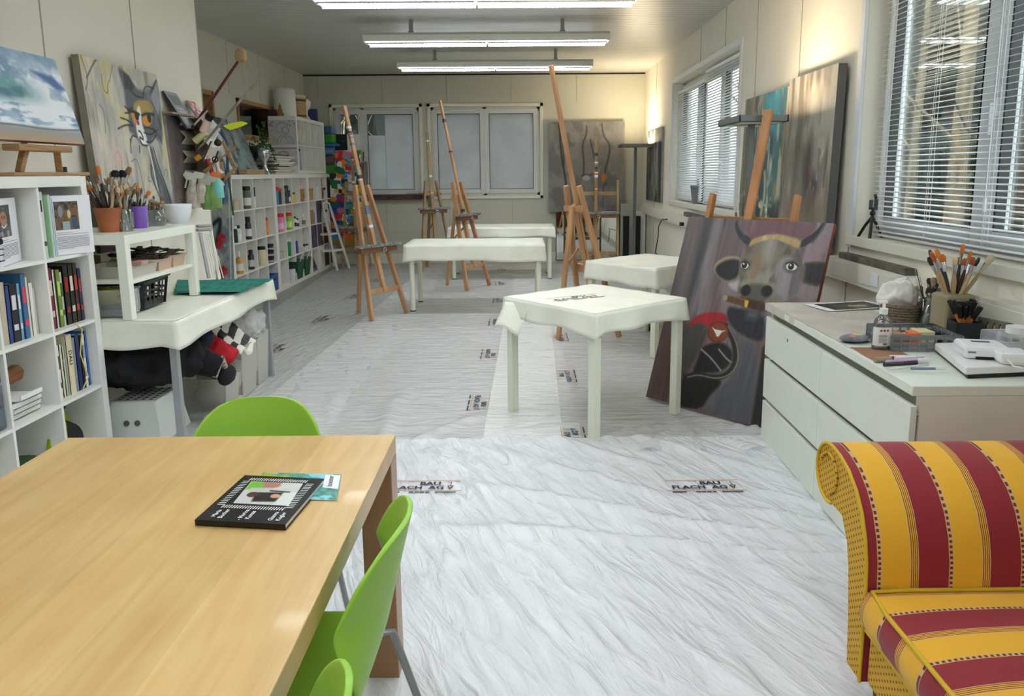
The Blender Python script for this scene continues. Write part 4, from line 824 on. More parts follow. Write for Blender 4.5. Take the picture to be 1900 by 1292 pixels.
solo('teal_cloth', B().grid(lambda u, v: tuple((A.lerp(C, u)).lerp(E_.lerp(D_, u), v)+Vector((0, 0, .003+.012*abs(math.sin(v*9+u*2))))), 24, 20), TEAL, 'folded teal cloth lying on the far half of the steel-legged table', 'cloth')
LK = mat('side_table_white', (240, 242, 230), .3)
t = thing('side_table', 'white side table with a shelf, standing on top of the steel-legged table', 'table', (-2.345, 4.36, .73))
W2, D2 = .265, .43
obj('tabletop', B().box((-W2, -D2, .40), (W2, D2, .45)), LK, t, bevel=.002); obj('shelf', B().box((-W2+.01, -D2+.06, .185), (W2-.01, D2-.06, .205)), LK, t, bevel=.002)
for sx in (-1, 1):
    for sy in (-1, 1): obj('leg', B().box((sx*(W2-.025)-.025, sy*(D2-.025)-.025, 0), (sx*(W2-.025)+.025, sy*(D2-.025)+.025, .40)), LK, t, bevel=.002)
TT, TS, TB = 1.18, .935, .737      # heights of its top, its shelf and the table beneath
def tray(name, x0, x1, y0, y1, z, h, m, label, cat='tray', taper=.01, wall=.006):
    t = thing(name, label, cat, ((x0+x1)/2, (y0+y1)/2, z)); a, c = (x1-x0)/2, (y1-y0)/2; k = taper
    v = [(-a+k, -c+k, 0), (a-k, -c+k, 0), (a-k, c-k, 0), (-a+k, c-k, 0), (-a, -c, h), (a, -c, h), (a, c, h), (-a, c, h)]
    w = wall; v += [(-a+k+w, -c+k+w, w), (a-k-w, -c+k+w, w), (a-k-w, c-k-w, w), (-a+k+w, c-k-w, w), (-a+w, -c+w, h), (a-w, -c+w, h), (a-w, c-w, h), (-a+w, c-w, h)]
    f = [(0, 3, 2, 1)]+[(i, (i+1) % 4, 4+(i+1) % 4, 4+i) for i in range(4)]+[(4+i, 4+(i+1) % 4, 12+(i+1) % 4, 12+i) for i in range(4)]+[(8+i, 12+i, 12+(i+1) % 4, 8+(i+1) % 4) for i in range(4)]+[(8, 9, 10, 11)]
    obj('tray_body', B().add(v, f), m, t)
    obj('rim', B().tube([(-a-.003, -c-.003, h), (a+.003, -c-.003, h), (a+.003, c+.003, h), (-a-.003, c+.003, h)], .005, 6, closed=True), m, t); return t
TAN = c3((196, 170, 146), .5)
t1 = tray('tan_tray', -2.40, -2.12, 4.36, 4.53, TS, .065, TAN, 'tan plastic tray with dark scraps on the side table shelf, nearer one'); t2 = tray('tan_tray', -2.40, -2.12, 4.545, 4.71, TS, .07, TAN, 'tan plastic tray on the side table shelf, farther one by the leg')
MILK = see_through('milky_plastic', (222, 218, 206), .6, .3)
t3 = tray('clear_tray', -2.42, -2.12, 4.05, 4.34, TS, .06, MILK, 'milky clear tray with erasers at the front of the side table shelf')
solo('eraser', B().box((-2.21, 4.22, TS+.045), (-2.15, 4.30, TS+.075)), c3((222, 178, 160), .7), 'pink eraser leaning in the milky tray', 'eraser', bevel=.004)
solo('eraser', B().box((-2.24, 4.13, TS+.01), (-2.18, 4.19, TS+.055)), c3((222, 206, 160), .7), 'pale yellow eraser in the milky tray', 'eraser', bevel=.004)
SCR = mat('dark_scraps', (70, 62, 50), .8, rgb2=(34, 30, 26), scale=25)
for i, (x, y, z, sx, sy, lb) in enumerate(((-2.26, 4.44, 1.01, .15, .09, 'nearer'), (-2.26, 4.62, 1.02, .15, .09, 'farther'))):
    b = B()
    for k in range(16): a = random.random()*3; p = Vector((x+random.uniform(-.8, .8)*sx, y+random.uniform(-.8, .8)*sy, z+random.random()*.03)); d = Vector((math.cos(a)*.07, math.sin(a)*.07, random.uniform(-.01, .02))); b.bar(p-d, p+d, .03, .008)
    tag(solo('paint_rag_pile', b, SCR, 'heap of dark palette scraps in the %s tan tray' % lb, 'scraps'), 'heap of dark palette scraps in the %s tan tray' % lb, 'scraps', None, 'stuff')
solo('brown_box', B().box((-2.585, 4.02, TS), (-2.45, 4.35, TS+.10)), c3((92, 66, 50), .7), 'brown card box at the back left of the side table shelf', 'box', bevel=.003)
solo('dark_board', B().box((-2.60, 4.58, TS+.085), (-2.575, 4.74, TS+.19)), c3((70, 64, 58), .7), 'dark brown board standing behind the tan trays against the wall', 'board')
BASK = c3((48, 50, 52), .45)
t = thing('storage_basket', 'dark grey plastic basket with square holes under the side table shelf', 'basket', (-2.27, 4.33, TB)); a, c, h = .13, .155, .165
b = B().box((-a+.02, -c+.02, 0), (a-.02, c-.02, .006))
for (p, q) in (((-a, -c), (a, -c)), ((a, -c), (a, c)), ((a, c), (-a, c)), ((-a, c), (-a, -c))):
    p0, q0 = Vector((p[0]*.85, p[1]*.88, 0)), Vector((q[0]*.85, q[1]*.88, 0)); p1, q1 = Vector((*p, h)), Vector((*q, h))
    b.bar(p0+Vector((0, 0, .02)), q0+Vector((0, 0, .02)), .006, .04); b.bar(p1-Vector((0, 0, .012)), q1-Vector((0, 0, .012)), .006, .03)
    for k in range(7): b.bar(p0.lerp(q0, k/6), p1.lerp(q1, k/6), .012 if 0 < k < 6 else .03, .006)
    for k in (.42, .6): b.bar(p0.lerp(p1, k), q0.lerp(q1, k), .006, .010)
obj('basket_body', b, BASK, t); obj('rim', B().tube([(-a-.01, -c-.01, h), (a+.01, -c-.01, h), (a+.01, c+.01, h), (-a-.01, c+.01, h)], .008, 6, closed=True), BASK, t)
obj('black_cloth', B().lump((-.02, -.02, h-.03), (.10, .12, .05), 14, 0, .35, 9), BLACK, t)
t = tray('clear_box', -2.46, -2.14, 3.99, 4.15, TB, .14, CLEAR, 'clear ribbed plastic box behind the near leg of the side table', cat='box', taper=.006); b = B()
for k in range(9): b.box((.162, -.07+.0165*k, .02), (.165, -.066+.0165*k, .12))
obj('ribs', b, CLEAR, t); obj('yellow_cloth', B().lump((0, 0, .10), (.12, .055, .05), 12, 0, .3, 2), c3((176, 160, 40), .8), t)
tray('grey_box', -2.60, -2.30, 3.98, 4.10, TB+.0, .09, SM, 'smoky clear box at the near end under the side table', cat='box') if False else tray('grey_box', -2.60, -2.485, 4.02, 4.28, TB, .12, SM, 'smoky clear box at the wall under the side table', cat='box')
# ---------------------------------------------------------------- pots with brushes
def brush_proto(kind, L=.26, s=1.0):
    hc, fc, bc = {'dark': ((60, 46, 40), (190, 190, 192), (120, 90, 60)), 'wood': ((196, 168, 130), (205, 205, 205), (60, 50, 44)), 'black': ((200, 172, 138), (210, 210, 210), (18, 18, 18)), 'grey': ((150, 140, 128), (196, 196, 198), (150, 130, 100)),
        'orange': ((60, 50, 46), (190, 190, 190), (200, 110, 40)), 'hog': ((186, 160, 120), (205, 205, 208), (214, 196, 160)), 'red': ((190, 160, 116), (205, 205, 208), (170, 90, 50)), 'green': ((80, 96, 84), (190, 190, 192), (140, 130, 90))}[kind]
    r = thing('paint_brush', 'x', 'brush', (0, 0, 0), 0)
    obj('handle', B().lathe([(.002*s, 0), (.0045*s, L*.35), (.0055*s, L*.6), (.0035*s, L*.74)], n=6), c3(hc, .5), r)
    obj('ferrule', B().lathe([(.004*s, L*.74), (.0075*s, L*.88)], n=8, sy=.55), c3(fc, .2, metal=.9), r)
    obj('bristles', B().lathe([(.0075*s, L*.88), (.010*s, L*.95), (.006*s, L)], n=8, sy=.5), c3(bc, .8), r); return r
PROT = {}
def brushes(x, y, z, r, n, kinds, label, group, L=(.2, .3), spread=.35, s=(1, 1.6), seed=0, rim=.1):
    rs = random.Random(seed)
    for i in range(n):
        k = rs.choice(kinds)
        if k not in PROT: PROT[k] = brush_proto(k, .26, 1.3)
        a = rs.random()*2*PI; q = math.sqrt(rs.random()); tx = q*math.cos(a); ty = q*math.sin(a); ln = rs.uniform(*L)/.26
        o = dup(PROT[k], (x-tx*r*.5, y-ty*r*.5, z+.008), None, label, group); sc_ = rs.uniform(*s)
        top = Vector((tx*r*.82, ty*r*.82, rim)); bot = Vector((-tx*r*.5, -ty*r*.5, 0)); d = top-bot; o.rotation_mode = 'QUATERNION'
        qn = Vector((0, 0, 1)).rotation_difference(d.normalized()); from_z = Matrix.Rotation(rs.random()*3, 4, 'Z').to_quaternion(); o.rotation_quaternion = qn @ from_z; o.scale = (sc_, sc_, ln)
def pot(name, x, y, z, prof, m, label, cat='pot', inner=True):
    t = thing(name, label, cat, (x, y, z)); r0, h = prof[-1]
    obj('pot_body', B().lathe(prof+([(r0-.005, h), (prof[0][0]-.004, .008), (0, .008)] if inner else []), n=32), m, t); return t
TERRA = mat('terracotta', (160, 92, 56), .75, var=.1, scale=14)
px_ = lambda u, v, z: at(u, v, Z=z)
q = px_(201, 432, TT); TP = (q.x-.03, q.y+.03)
p = px_(201, 431, TT); pot('flower_pot', p.x, p.y+.03, TT, [(.056, 0), (.078, .135)], TERRA, 'terracotta flower pot full of brushes at the near end of the side table', 'flower pot')
brushes(p.x, p.y+.03, TT, .078, 30, ['dark', 'grey', 'green', 'dark', 'orange'], 'one of the many brushes standing in the terracotta pot', 'brushes in the terracotta pot', (.26, .38), seed=1, rim=.135, s=(.9, 1.4))
for k, (dx, dy) in enumerate(((.0, -.02), (.025, .01))):
    if 'black' not in PROT: PROT['black'] = brush_proto('black', .26, 1.3)
    o = dup(PROT['black'], (p.x+.015+dx, p.y+.0+dy, TT+.02), None, ('left', 'right')[k]+' one of two big black-tipped wooden brushes in the terracotta pot', 'two big black-tipped brushes'); o.rotation_mode = 'QUATERNION'; o.rotation_quaternion = Vector((0, 0, 1)).rotation_difference(Vector((.10, .14, .8)).normalized()); o.scale = (2.0, 2.0, 1.25)
p = px_(229, 430, TT); t = pot('brush_jar', p.x-.01, p.y+.03, TT, [(.046, 0), (.047, .125)], GLASS, 'ribbed glass of brushes between the terracotta pot and the purple pot', 'jar'); b = B()
for k in range(22): a = 2*PI*k/22; b.cyl((.048*math.cos(a), .048*math.sin(a), .02), (.048*math.cos(a), .048*math.sin(a), .105), .003, n=5, cap=False)
obj('glass_ribs', b, GLASS, t); brushes(p.x-.01, p.y+.03, TT, .046, 16, ['dark', 'wood', 'grey', 'hog'], 'one of the brushes standing in the ribbed glass', 'brushes in the ribbed glass', (.22, .31), seed=2, rim=.12)
p = px_(254, 424, TT); pot('purple_pot', p.x, p.y+.03, TT, [(.042, 0), (.055, .13)], c3((112, 78, 168), .5), 'purple plastic pot holding brushes', 'pot'); brushes(p.x, p.y+.03, TT, .05, 16, ['dark', 'grey', 'hog', 'orange'], 'one of the brushes standing in the purple pot', 'brushes in the purple pot', (.20, .27), seed=3, rim=.13)
p = px_(286, 420, TT); pot('glass_jar', p.x, p.y+.04, TT, [(.05, 0), (.055, .02), (.055, .10)], GLASS, 'low square glass of short dark brushes', 'jar'); brushes(p.x, p.y+.04, TT, .052, 20, ['dark', 'dark', 'grey'], 'one of the short brushes standing in the low glass', 'brushes in the low glass', (.13, .18), seed=4, rim=.10)
p = px_(305, 416, TT); pot('glass_jar', p.x-.03, p.y+.07, TT, [(.04, 0), (.058, .05), (.045, .10)], GLASS, 'round bulging glass jar behind the low square glass', 'jar')
p = px_(337, 415, TT); pot('plant_pot', p.x-.02, p.y+.01, TT, [(.05, 0), (.066, .03), (.08, .08), (.084, .115), (.085, .125)], mat('pot_white', (232, 236, 240), .35), 'empty glossy white plant pot at the far end of the side table', 'plant pot')
# ================================================================ under the steel table
PLW = mat('stool_white', (222, 226, 220), .45)
t = thing('step_stool', 'white plastic step stool with two round holes under the steel-legged table', 'stool', (-2.195, 4.21, 0), 0)
hh, (wx, wy), (bx, by) = .235, (.125, .14), (.165, .18)
b = B(); c0 = [(-wx, -wy), (wx, -wy), (wx, wy), (-wx, wy)]; c1 = [(-bx, -by), (bx, -by), (bx, by), (-bx, by)]
for k in range(4):
    a0, a1, b0, b1 = c0[k], c0[(k+1) % 4], c1[k], c1[(k+1) % 4]; b.add([(*b0, 0), (*b1, 0), (*a1, hh), (*a0, hh)], [(0, 1, 2, 3)])
b.add([(*q_, hh) for q_ in c0], [(0, 1, 2, 3)]); obj('stool_body', b, PLW, t, solid=.006, bevel=.02); b = B()
for i in range(5):
    for j in range(7): b.lathe([(.010, 0), (.010, .0015)], (-.088+.044*i, -.11+.037*j, hh+.004), 12, sy=.8)
obj('top_holes', b, c3((70, 72, 70), .8), t); b = B()
for s in (-.03, .03): b.cyl((s, -wy-.03, .12), (s, -wy-.006-.03, .12), .016, n=18)
obj('grip_holes', b, c3((96, 98, 96), .8), t)
BIN = see_through('storage_clear', (226, 226, 216), .25, .2, .5)
WHC = c3((226, 222, 208), .85)
for i, (x0, x1, y0, y1, h, lb, cc, sd) in enumerate(((-2.16, -1.86, 4.55, 4.80, .22, 'low clear plastic box of cloths behind the step stool', (150, 150, 150), 3), (-2.22, -1.86, 4.84, 5.14, .36, 'middle clear plastic box stuffed with white fabric under the steel-legged table', (232, 228, 214), 5), (-2.22, -1.87, 5.17, 5.42, .38, 'tall clear plastic box of white things at the far end under the steel-legged table', (236, 234, 226), 8))):
    t = tray('storage_box', x0, x1, y0, y1, .001, h, BIN, lb, 'box', taper=.02); obj('fabric', B().lump((0, 0, h*.42), ((x1-x0)*.38, (y1-y0)*.38, h*.40), 18, 0, .10, sd), c3(cc, .9), t, crumple=.04)
solo('plastic_bag', B().lump((-1.98, 5.24, .42), (.13, .14, .15), 22, 0, .25, 12, 4), see_through('bag_film', (240, 240, 238), .4, .15), 'clear crumpled plastic bag bulging over the far storage box', 'bag', crumple=.12)
STR = bpy.data.materials.new('black_white_stripes'); STR.use_nodes = True; N_ = STR.node_tree.nodes; L_ = STR.node_tree.links; wv = N_.new('ShaderNodeTexWave'); wv.inputs['Scale'].default_value = 4.0; tc = N_.new('ShaderNodeTexCoord'); cr = N_.new('ShaderNodeValToRGB'); cr.color_ramp.interpolation = 'CONSTANT'; cr.color_ramp.elements[1].position = .5; cr.color_ramp.elements[0].color = (.01, .01, .01, 1); cr.color_ramp.elements[1].color = (.8, .78, .7, 1)
L_.new(tc.outputs['Object'], wv.inputs['Vector']); L_.new(wv.outputs[0], cr.inputs[0]); L_.new(cr.outputs[0], N_['Principled BSDF'].inputs['Base Color'])
solo('striped_cloth', B().grid(lambda u, v: (-2.10+.26*u, 4.78+.30*v, .47+.03*math.sin(v*9)-.16*u*u+.02*math.sin(u*7)), 14, 14), STR, 'black and white striped cloth on top of the middle storage box', 'cloth', solid=.03, crumple=.03)
solo('red_cloth', B().lump((-2.0, 4.66, .36), (.16, .15, .10), 20, 0, .15, 7), c3((176, 24, 34), .9), 'bright red cloth between the storage boxes under the table', 'cloth', crumple=.10)
DKC = mat('black_cloth', (22, 22, 26), .95, bump=.3); NAVY = mat('navy_cloth', (34, 40, 62), .95, bump=.3)
solo('clothes_bundle', B().lump((-2.22, 4.30, .44), (.30, .30, .17), 26, 0, .18, 31), DKC, 'black bundle of clothes stuffed above the step stool', 'clothes', crumple=.10)
solo('clothes_bundle', B().lump((-2.12, 4.46, .50), (.22, .2, .14), 26, 0, .15, 33), NAVY, 'navy bundle of clothes hanging under the table top', 'clothes', crumple=.10)
t = thing('boot', 'black ankle boot with a dotted lining lying by the clear boxes', 'boot', (-1.86, 4.36, .30), 0); obj('boot_shaft', B().tube([(-.18, .02, .10), (-.05, .02, .08), (.03, .04, .04)], [.08, .08, .07], 14), DKC, t); obj('boot_toe', B().lump((.045, .09, -.02), (.045, .10, .06), 14, 0, .1, 3), DKC, t)
obj('dotted_lining', B().tube([(.01, .0, .0), (.035, .0, .06), (.05, .03, .10), (.05, .06, .04)], .02, 8), mat('dotted_lining', (200, 196, 180), .8, rgb2=(20, 20, 20), scale=90), t)
solo('cardboard_strip', B().box((-1.93, 4.35, .001), (-1.86, 4.80, .05)), c3((188, 168, 146), .8), 'low beige cardboard strip on the floor by the clear boxes', 'cardboard')
# ================================================================ pictures and rack on the left wall
art = Art(230, 240, (178, 176, 168)); A_ = art
A_.clouds((206, 198, 176), 5, 9, 1, .42, .62); A_.clouds((140, 140, 138), 3, 14, 2, .5, .7, .8); A_.clouds((222, 206, 196), 4, 6, 3, .5, .7, .7, (A_.S < .45)); A_.clouds((206, 188, 130), 6, 7, 4, .55, .7, .8); A_.grain(26, 10, 60, 5)
def uvz(pts):   # positions read off the picture
    return [((x-665)/675+(-.02 if y > 600 else 0), (y-185-.237*(x-665))/(905+.09*(x-665))) for x, y in pts]
for pts, wd in (([(680, 190), (705, 280), (705, 330), (680, 370)], .008), ([(700, 310), (780, 230), (795, 225)], .012), ([(820, 300), (815, 380), (850, 420), (860, 360), (890, 330), (925, 260)], .006), ([(770, 460), (800, 500), (795, 620)], .006), ([(840, 770), (870, 730), (900, 800), (880, 840), (920, 940), (940, 990)], .008), ([(800, 900), (840, 930), (860, 860)], .006), ([(980, 830), (1030, 820), (1050, 900), (1060, 1050)], .006), ([(1120, 960), (1110, 990), (1140, 1000)], .006), ([(1280, 1010), (1300, 970), (1330, 980), (1310, 1030)], .006), ([(1350, 1080), (1370, 1030), (1400, 1010)], .006), ([(860, 1040), (870, 1100), (900, 1200)], .006)): A_.line(uvz(pts), wd, (70, 72, 76), k=.8)
A_.ell(*uvz([(865, 775)])[0], .05, .06, (216, 178, 168), .9, .8)
A_.poly(uvz([(960, 260), (1020, 300), (1100, 400), (1150, 430), (1240, 440), (1330, 370), (1345, 420), (1330, 760), (1300, 800), (1230, 730), (1180, 780), (1100, 770), (1050, 690), (990, 650), (1010, 560), (990, 500), (1000, 400)]), (92, 96, 102), .03)
A_.poly(uvz([(1010, 300), (1060, 330), (1100, 400), (1060, 420), (1010, 400)]), (58, 62, 68), .02); A_.poly(uvz([(1240, 480), (1330, 380), (1335, 560), (1300, 620)]), (150, 152, 156), .03)
A_.poly(uvz([(1060, 500), (1110, 480), (1230, 500), (1270, 560), (1210, 620), (1130, 600), (1060, 560)]), (170, 142, 74), .02)
A_.poly(uvz([(1090, 520), (1130, 520), (1130, 640), (1160, 720), (1160, 780), (1100, 770), (1060, 660)]), (236, 236, 234), .02)
A_.poly(uvz([(1020, 540), (1060, 545), (1100, 575), (1095, 600), (1060, 625)]), (206, 138, 48), .006); A_.poly(uvz([(1130, 590), (1180, 600), (1240, 600), (1225, 660), (1170, 660), (1140, 630)]), (206, 138, 48), .006)
A_.line(uvz([(1010, 535), (1060, 545), (1105, 570)]), .018, (24, 24, 26)); A_.line(uvz([(1130, 580), (1180, 575), (1255, 595)]), .016, (24, 24, 26)); A_.ell(*uvz([(1080, 575)])[0], .028, .03, (26, 26, 28)); A_.ell(*uvz([(1212, 612)])[0], .03, .032, (26, 26, 28))
A_.ell(*uvz([(1095, 622)])[0], .02, .016, (176, 44, 48)); A_.line(uvz([(1090, 670), (1110, 680), (1130, 740), (1085, 700), (1100, 760), (1150, 775)]), .012, (28, 28, 30))
for pts in ([(905, 620), (980, 610), (1040, 630)], [(930, 560), (1000, 590), (1040, 620)], [(980, 500), (1010, 530), (1050, 520)], [(975, 540), (1020, 545)], [(1000, 720), (1020, 680), (1060, 700)], [(1140, 690), (1200, 720), (1290, 700)], [(1150, 660), (1230, 680), (1300, 760)], [(1220, 680), (1290, 720), (1310, 800)], [(1150, 750), (1200, 770), (1260, 730)], [(990, 780), (1000, 700)], [(1075, 760), (1070, 800)], [(1160, 480), (1200, 400), (1290, 430)], [(1060, 420), (1100, 460), (1150, 470)], [(1240, 500), (1290, 600), (1320, 700)], [(1330, 380), (1240, 470)]): A_.line(uvz(pts), .010, (30, 32, 36))
A_.poly(uvz([(1165, 780), (1200, 790), (1215, 900), (1270, 1050), (1330, 1180), (1340, 1300), (1220, 1300), (1200, 1100), (1160, 950)]), (84, 88, 94), .03); A_.line(uvz([(1165, 790), (1180, 900), (1190, 1050), (1215, 1200)]), .018, (230, 230, 226)); A_.line(uvz([(1160, 900), (1150, 980), (1200, 1100), (1230, 1250)]), .012, (30, 32, 36)); A_.line(uvz([(1210, 800), (1240, 950), (1300, 1100), (1320, 1300)]), .012, (40, 42, 46))
A_.line(uvz([(1380, 930), (1390, 1100), (1385, 1250)]), .02, (222, 222, 216), .04); A_.clouds((120, 124, 128), 3, 10, 12, .5, .65, .7, (A_.S > .8))
TL = at(145, 100, X=-2.565); TR = at(290, 136, X=-2.565); TR.z = TL.z; BL = Vector((-2.51, TL.y-.0, 1.19))
canvas('cat_painting', art, TL, TR, BL, .045, 'large grey canvas of a scruffy cat with orange eyes leaning on the left wall', side=mat('canvas_grey_edge', (130, 124, 112), .8, var=.15, scale=10))
sm = lambda x, a, b: np.clip((x-a)/(b-a), 0, 1)
art = Art(150, 100, (120, 150, 176)); A_ = art
A_.clouds((168, 186, 204), 4, 5, 2, .4, .6); A_.poly([(0, .28), (.6, .34), (.8, .5), (.7, .62), (0, .55)], (104, 158, 156), .06); A_.clouds((66, 110, 120), 8, 6, 3, .45, .6, .8, sm(A_.T, .36, .45)*sm(-A_.T, -.68, -.56)*sm(-A_.S, -.85, -.6)); A_.clouds((240, 244, 246), 8, 9, 4, .42, .56, .95, sm(A_.T, .08, .2)*sm(-A_.T, -.42, -.28)); A_.clouds((240, 244, 246), 7, 8, 5, .38, .52, .95, sm(A_.S, .45, .8)*sm(-A_.T, -.9, -.7)*sm(A_.T, .05, .3)); A_.poly([(.7, .2), (.9, .22), (1, .36), (.92, .38)], (70, 104, 156), .03)
A_.clouds((236, 240, 242), 14, 6, 6, .36, .5, 1, sm(A_.T, .5, .62)*sm(-A_.T, -.9, -.8)); A_.poly([(0, .84), (1, .86), (1, 1), (0, 1)], (150, 146, 138), .03); A_.poly([(0, .94), (.6, .92), (1, .96), (1, 1), (0, 1)], (170, 142, 112), .03); A_.line([(0, .85), (.3, .83), (.7, .86), (1, .83)], .012, (90, 96, 100))
BR = at(158, 268, X=-2.25); TR = at(113, 113, X=-2.36); TR.y = BR.y; W_ = .80
BLs = BR-Vector((0, W_, 0)); TLs = TR-Vector((0, W_, 0)); canvas('sea_painting', art, TLs, TR, BLs, .03, 'canvas of a breaking sea wave standing on a small table easel on the bookcase', side=mat('canvas_brown_edge', (150, 96, 66), .7))
t = thing('table_easel', 'small wooden table easel on top of the big bookcase, under the wave painting', 'easel', (-2.36, 3.70, 1.49)); WD = wood('light_wood', (170, 134, 90), (136, 100, 62), 8)
zb = BR.z-1.49-.01
obj('base_board', B().box((-.1, -.30, .0), (.10, .30, .018)), WD, t, bevel=.006); obj('canvas_rest', B().box((.03, -.26, zb-.035), (.115, .14, zb-.005)), WD, t, bevel=.006)
for y_ in (-.2, .2-.10): obj('upright', B().bar((.06, y_, .018), (.07, y_*.8, zb-.03), .03, .022), WD, t, bevel=.003)
obj('brace', B().bar((-.08, .0, .018), (.03, 0, .35), .025, .02), WD, t, bevel=.003)
for y_, rr_ in ((3.865, .011), (3.895, .009)): solo('bottle_cap', B().cyl((-2.33, y_, 1.491), (-2.33, y_, 1.535), rr_*1.2), BLACK, ('nearer', 'farther')[rr_ < .01]+' black bottle cap standing at the end of the bookcase top', 'cap', 'black bottle caps')
# brownish canvas, small pictures, hexagonal card rack with tools
art = Art(50, 70, (112, 100, 96)); art.clouds((140, 122, 112), 4, 5, 3, .4, .6); art.clouds((86, 84, 92), 4, 4, 8, .5, .65); art.line([(.7, .5), (.5, .9)], .08, (168, 136, 116), .1, .6)
a0 = at(308, 216, X=-2.60); a1 = at(356, 216, X=-2.60); canvas('brown_painting', art, a0, Vector((a1.x, a1.y, a0.z)), Vector((-2.58, a0.y, 1.23)), .03, 'dull brown-grey canvas hanging between the cat painting and the tool rack')
art = Art(30, 50, (150, 152, 156)); art.poly([(.15, .1), (.85, .1), (.85, .35), (.15, .35)], (120, 122, 126)); art.poly([(.2, .42), (.8, .42), (.8, .9), (.2, .9)], (190, 190, 192)); art.clouds((110, 112, 116), 20, 6, 3, .5, .6, .6, (art.T > .42))
a0 = at(303, 168, X=-2.60); a1 = at(327, 170, X=-2.60); canvas('framed_note', art, a0, Vector((a1.x, a1.y, a0.z)), Vector((-2.50, a0.y+.12, a0.z-.26)), .015, 'small grey framed print leaning above the brown canvas', cat='print', side=DGREY)
art = Art(40, 40, (206, 120, 130)); art.clouds((120, 90, 160), 6, 6, 3, .45, .55); art.clouds((226, 150, 90), 7, 7, 4, .5, .6); art.clouds((240, 226, 220), 7, 7, 9, .6, .65)
a0 = at(346, 186, X=-2.60); a1 = at(361, 188, X=-2.60); canvas('small_painting', art, a0, Vector((a1.x, a1.y, a0.z)), Vector((-2.52, a0.y+.03, a0.z-.15)), .012, 'tiny pink abstract canvas above the tool rack')
solo('wall_ledge', B().box((-2.628, 5.58, 1.93), (-2.52, 6.02, 1.942)), c3((150, 136, 118), .7), 'short brown wall ledge carrying the two little pictures', 'ledge')
CARD = mat('grey_card', (206, 200, 186), .8)
RY = 5.98
rk = thing('hexagon_rack', 'tall rack of hexagonal card cells full of tools at the end of the left wall', 'rack', (-2.50, RY, 1.30))
for i in range(4):
    zc = .05+.145*i+.06; b = B(); ring = [(.10*math.cos(PI/3*k+0)*1.15, .084*math.sin(PI/3*k)) for k in range(6)]
    for k in range(6):
        p0, p1 = ring[k], ring[(k+1) % 6]; b.add([(p0[0], -.12, zc+p0[1]), (p1[0], -.12, zc+p1[1]), (p1[0], .12, zc+p1[1]), (p0[0], .12, zc+p0[1])], [(0, 1, 2, 3)])
    b.add([(q_[0], .12, zc+q_[1]) for q_ in ring], [tuple(range(6))]); obj('hexagon_cell', b, CARD, rk, solid=.004)
TY = RY-.14
def tl(u, v, y=TY): return at(u, v, Y=y)
def tool(name, b, m, label, cat, **k): return solo(name, b, m, label, cat, **k)
t = thing('mahl_stick', 'dark red stick with a paper-wrapped head rising out of the tool rack', 'stick', tl(358, 236), 0, None, True)
obj('stick', B().cyl(tl(357, 238), tl(443, 112), .011, .010, 10), c3((84, 22, 30), .4), t); e = tl(447, 103); obj('wrapped_head', B().lump(e, (.045, .045, .055), 14, 0, .12, 3), mat('kraft_paper', (160, 132, 92), .8), t)
obj('string', B().tube([e+Vector((.01, -.03, -.04)), e+Vector((.03, -.04, -.10)), e+Vector((.028, -.04, -.20))], .002, 5).tube([e+Vector((.02, -.03, -.03)), e+Vector((.06, -.04, -.06)), e+Vector((.09, -.04, -.14))], .002, 5), c3((170, 146, 104), .8), t)
tool('metal_ruler', B().bar(tl(368, 278), tl(480, 146), .045, .006, up=(1, 0, 1)), mat('worn_alu', (170, 172, 174), .35, .7, rgb2=(120, 120, 120), scale=25), 'long scratched aluminium profile crossing the red stick', 'ruler')
tool('yellow_scraper', B().prism([(0, 0), (.05, .02), (.14, .035), (.19, .02), (.14, -.005), (.05, -.03)], tl(414, 234), (1, 0, 0), (0, 0, 1), (0, .004, 0)), c3((206, 214, 40), .5), 'bright yellow plastic scraper sticking out of the tool rack', 'scraper')
def spray(u, v, m, label, s=1, capc=(226, 224, 216)):
    p = tl(u, v, RY-.2); t = thing('spray_bottle', label, 'spray bottle', p)
    obj('bottle_body', B().lathe([(.045*s, -.10*s), (.05*s, -.09*s), (.046*s, -.01*s), (.02*s, .05*s), (.018*s, .07*s)], n=14, sy=.7), m, t)
    obj('spray_head', B().prism([(-.03*s, 0), (.02*s, 0), (.03*s, .035*s), (-.035*s, .05*s), (-.05*s, .03*s)], (0, -.015, .068*s), (1, 0, 0), (0, 0, 1), (0, .03, 0)), c3(capc, .5), t, bevel=.003)
    obj('trigger', B().bar((-.03*s, 0, .07*s), (-.045*s, 0, .02*s), .012, .008, up=(0, 1, 0)), c3(capc, .5), t); return t
SPW = mat('speckled_white', (214, 208, 196), .6, rgb2=(180, 168, 150), scale=30); SPG = mat('green_liquid', (136, 170, 104), .4, rgb2=(110, 146, 80), scale=12)
spray(358, 355, SPW, 'paint-spotted white spray bottle hanging from the tool rack, front one', 1.25); spray(374, 350, SPW, 'paint-spotted white spray bottle hanging behind the front one', 1.1)
spray(387, 362, SPG, 'green spray bottle hanging left of the other green one', 1.1, (190, 190, 180)); spray(397, 358, SPG, 'green spray bottle hanging right, beside the turquoise one', 1.15, (190, 190, 180)); spray(404, 345, c3((120, 200, 190), .4), 'turquoise spray bottle behind the green ones', .9, (226, 120, 60))
t = thing('foam_roller', 'white foam paint roller with a pale handle among the tools', 'roller', tl(395, 310), 0, None, True); obj('roller_sleeve', B().cyl(tl(392, 298), tl(413, 322), .016, n=14), c3((232, 232, 228), .8), t); obj('wire', B().tube([tl(392, 298), tl(385, 290), tl(381, 300)], .003), CHROME, t)
tool('rasp', B().cyl(tl(385, 295), tl(396, 328), .016, .018, 12), c3((176, 36, 50), .4), 'red plastic rasp grip hanging down in the tool rack', 'handle')
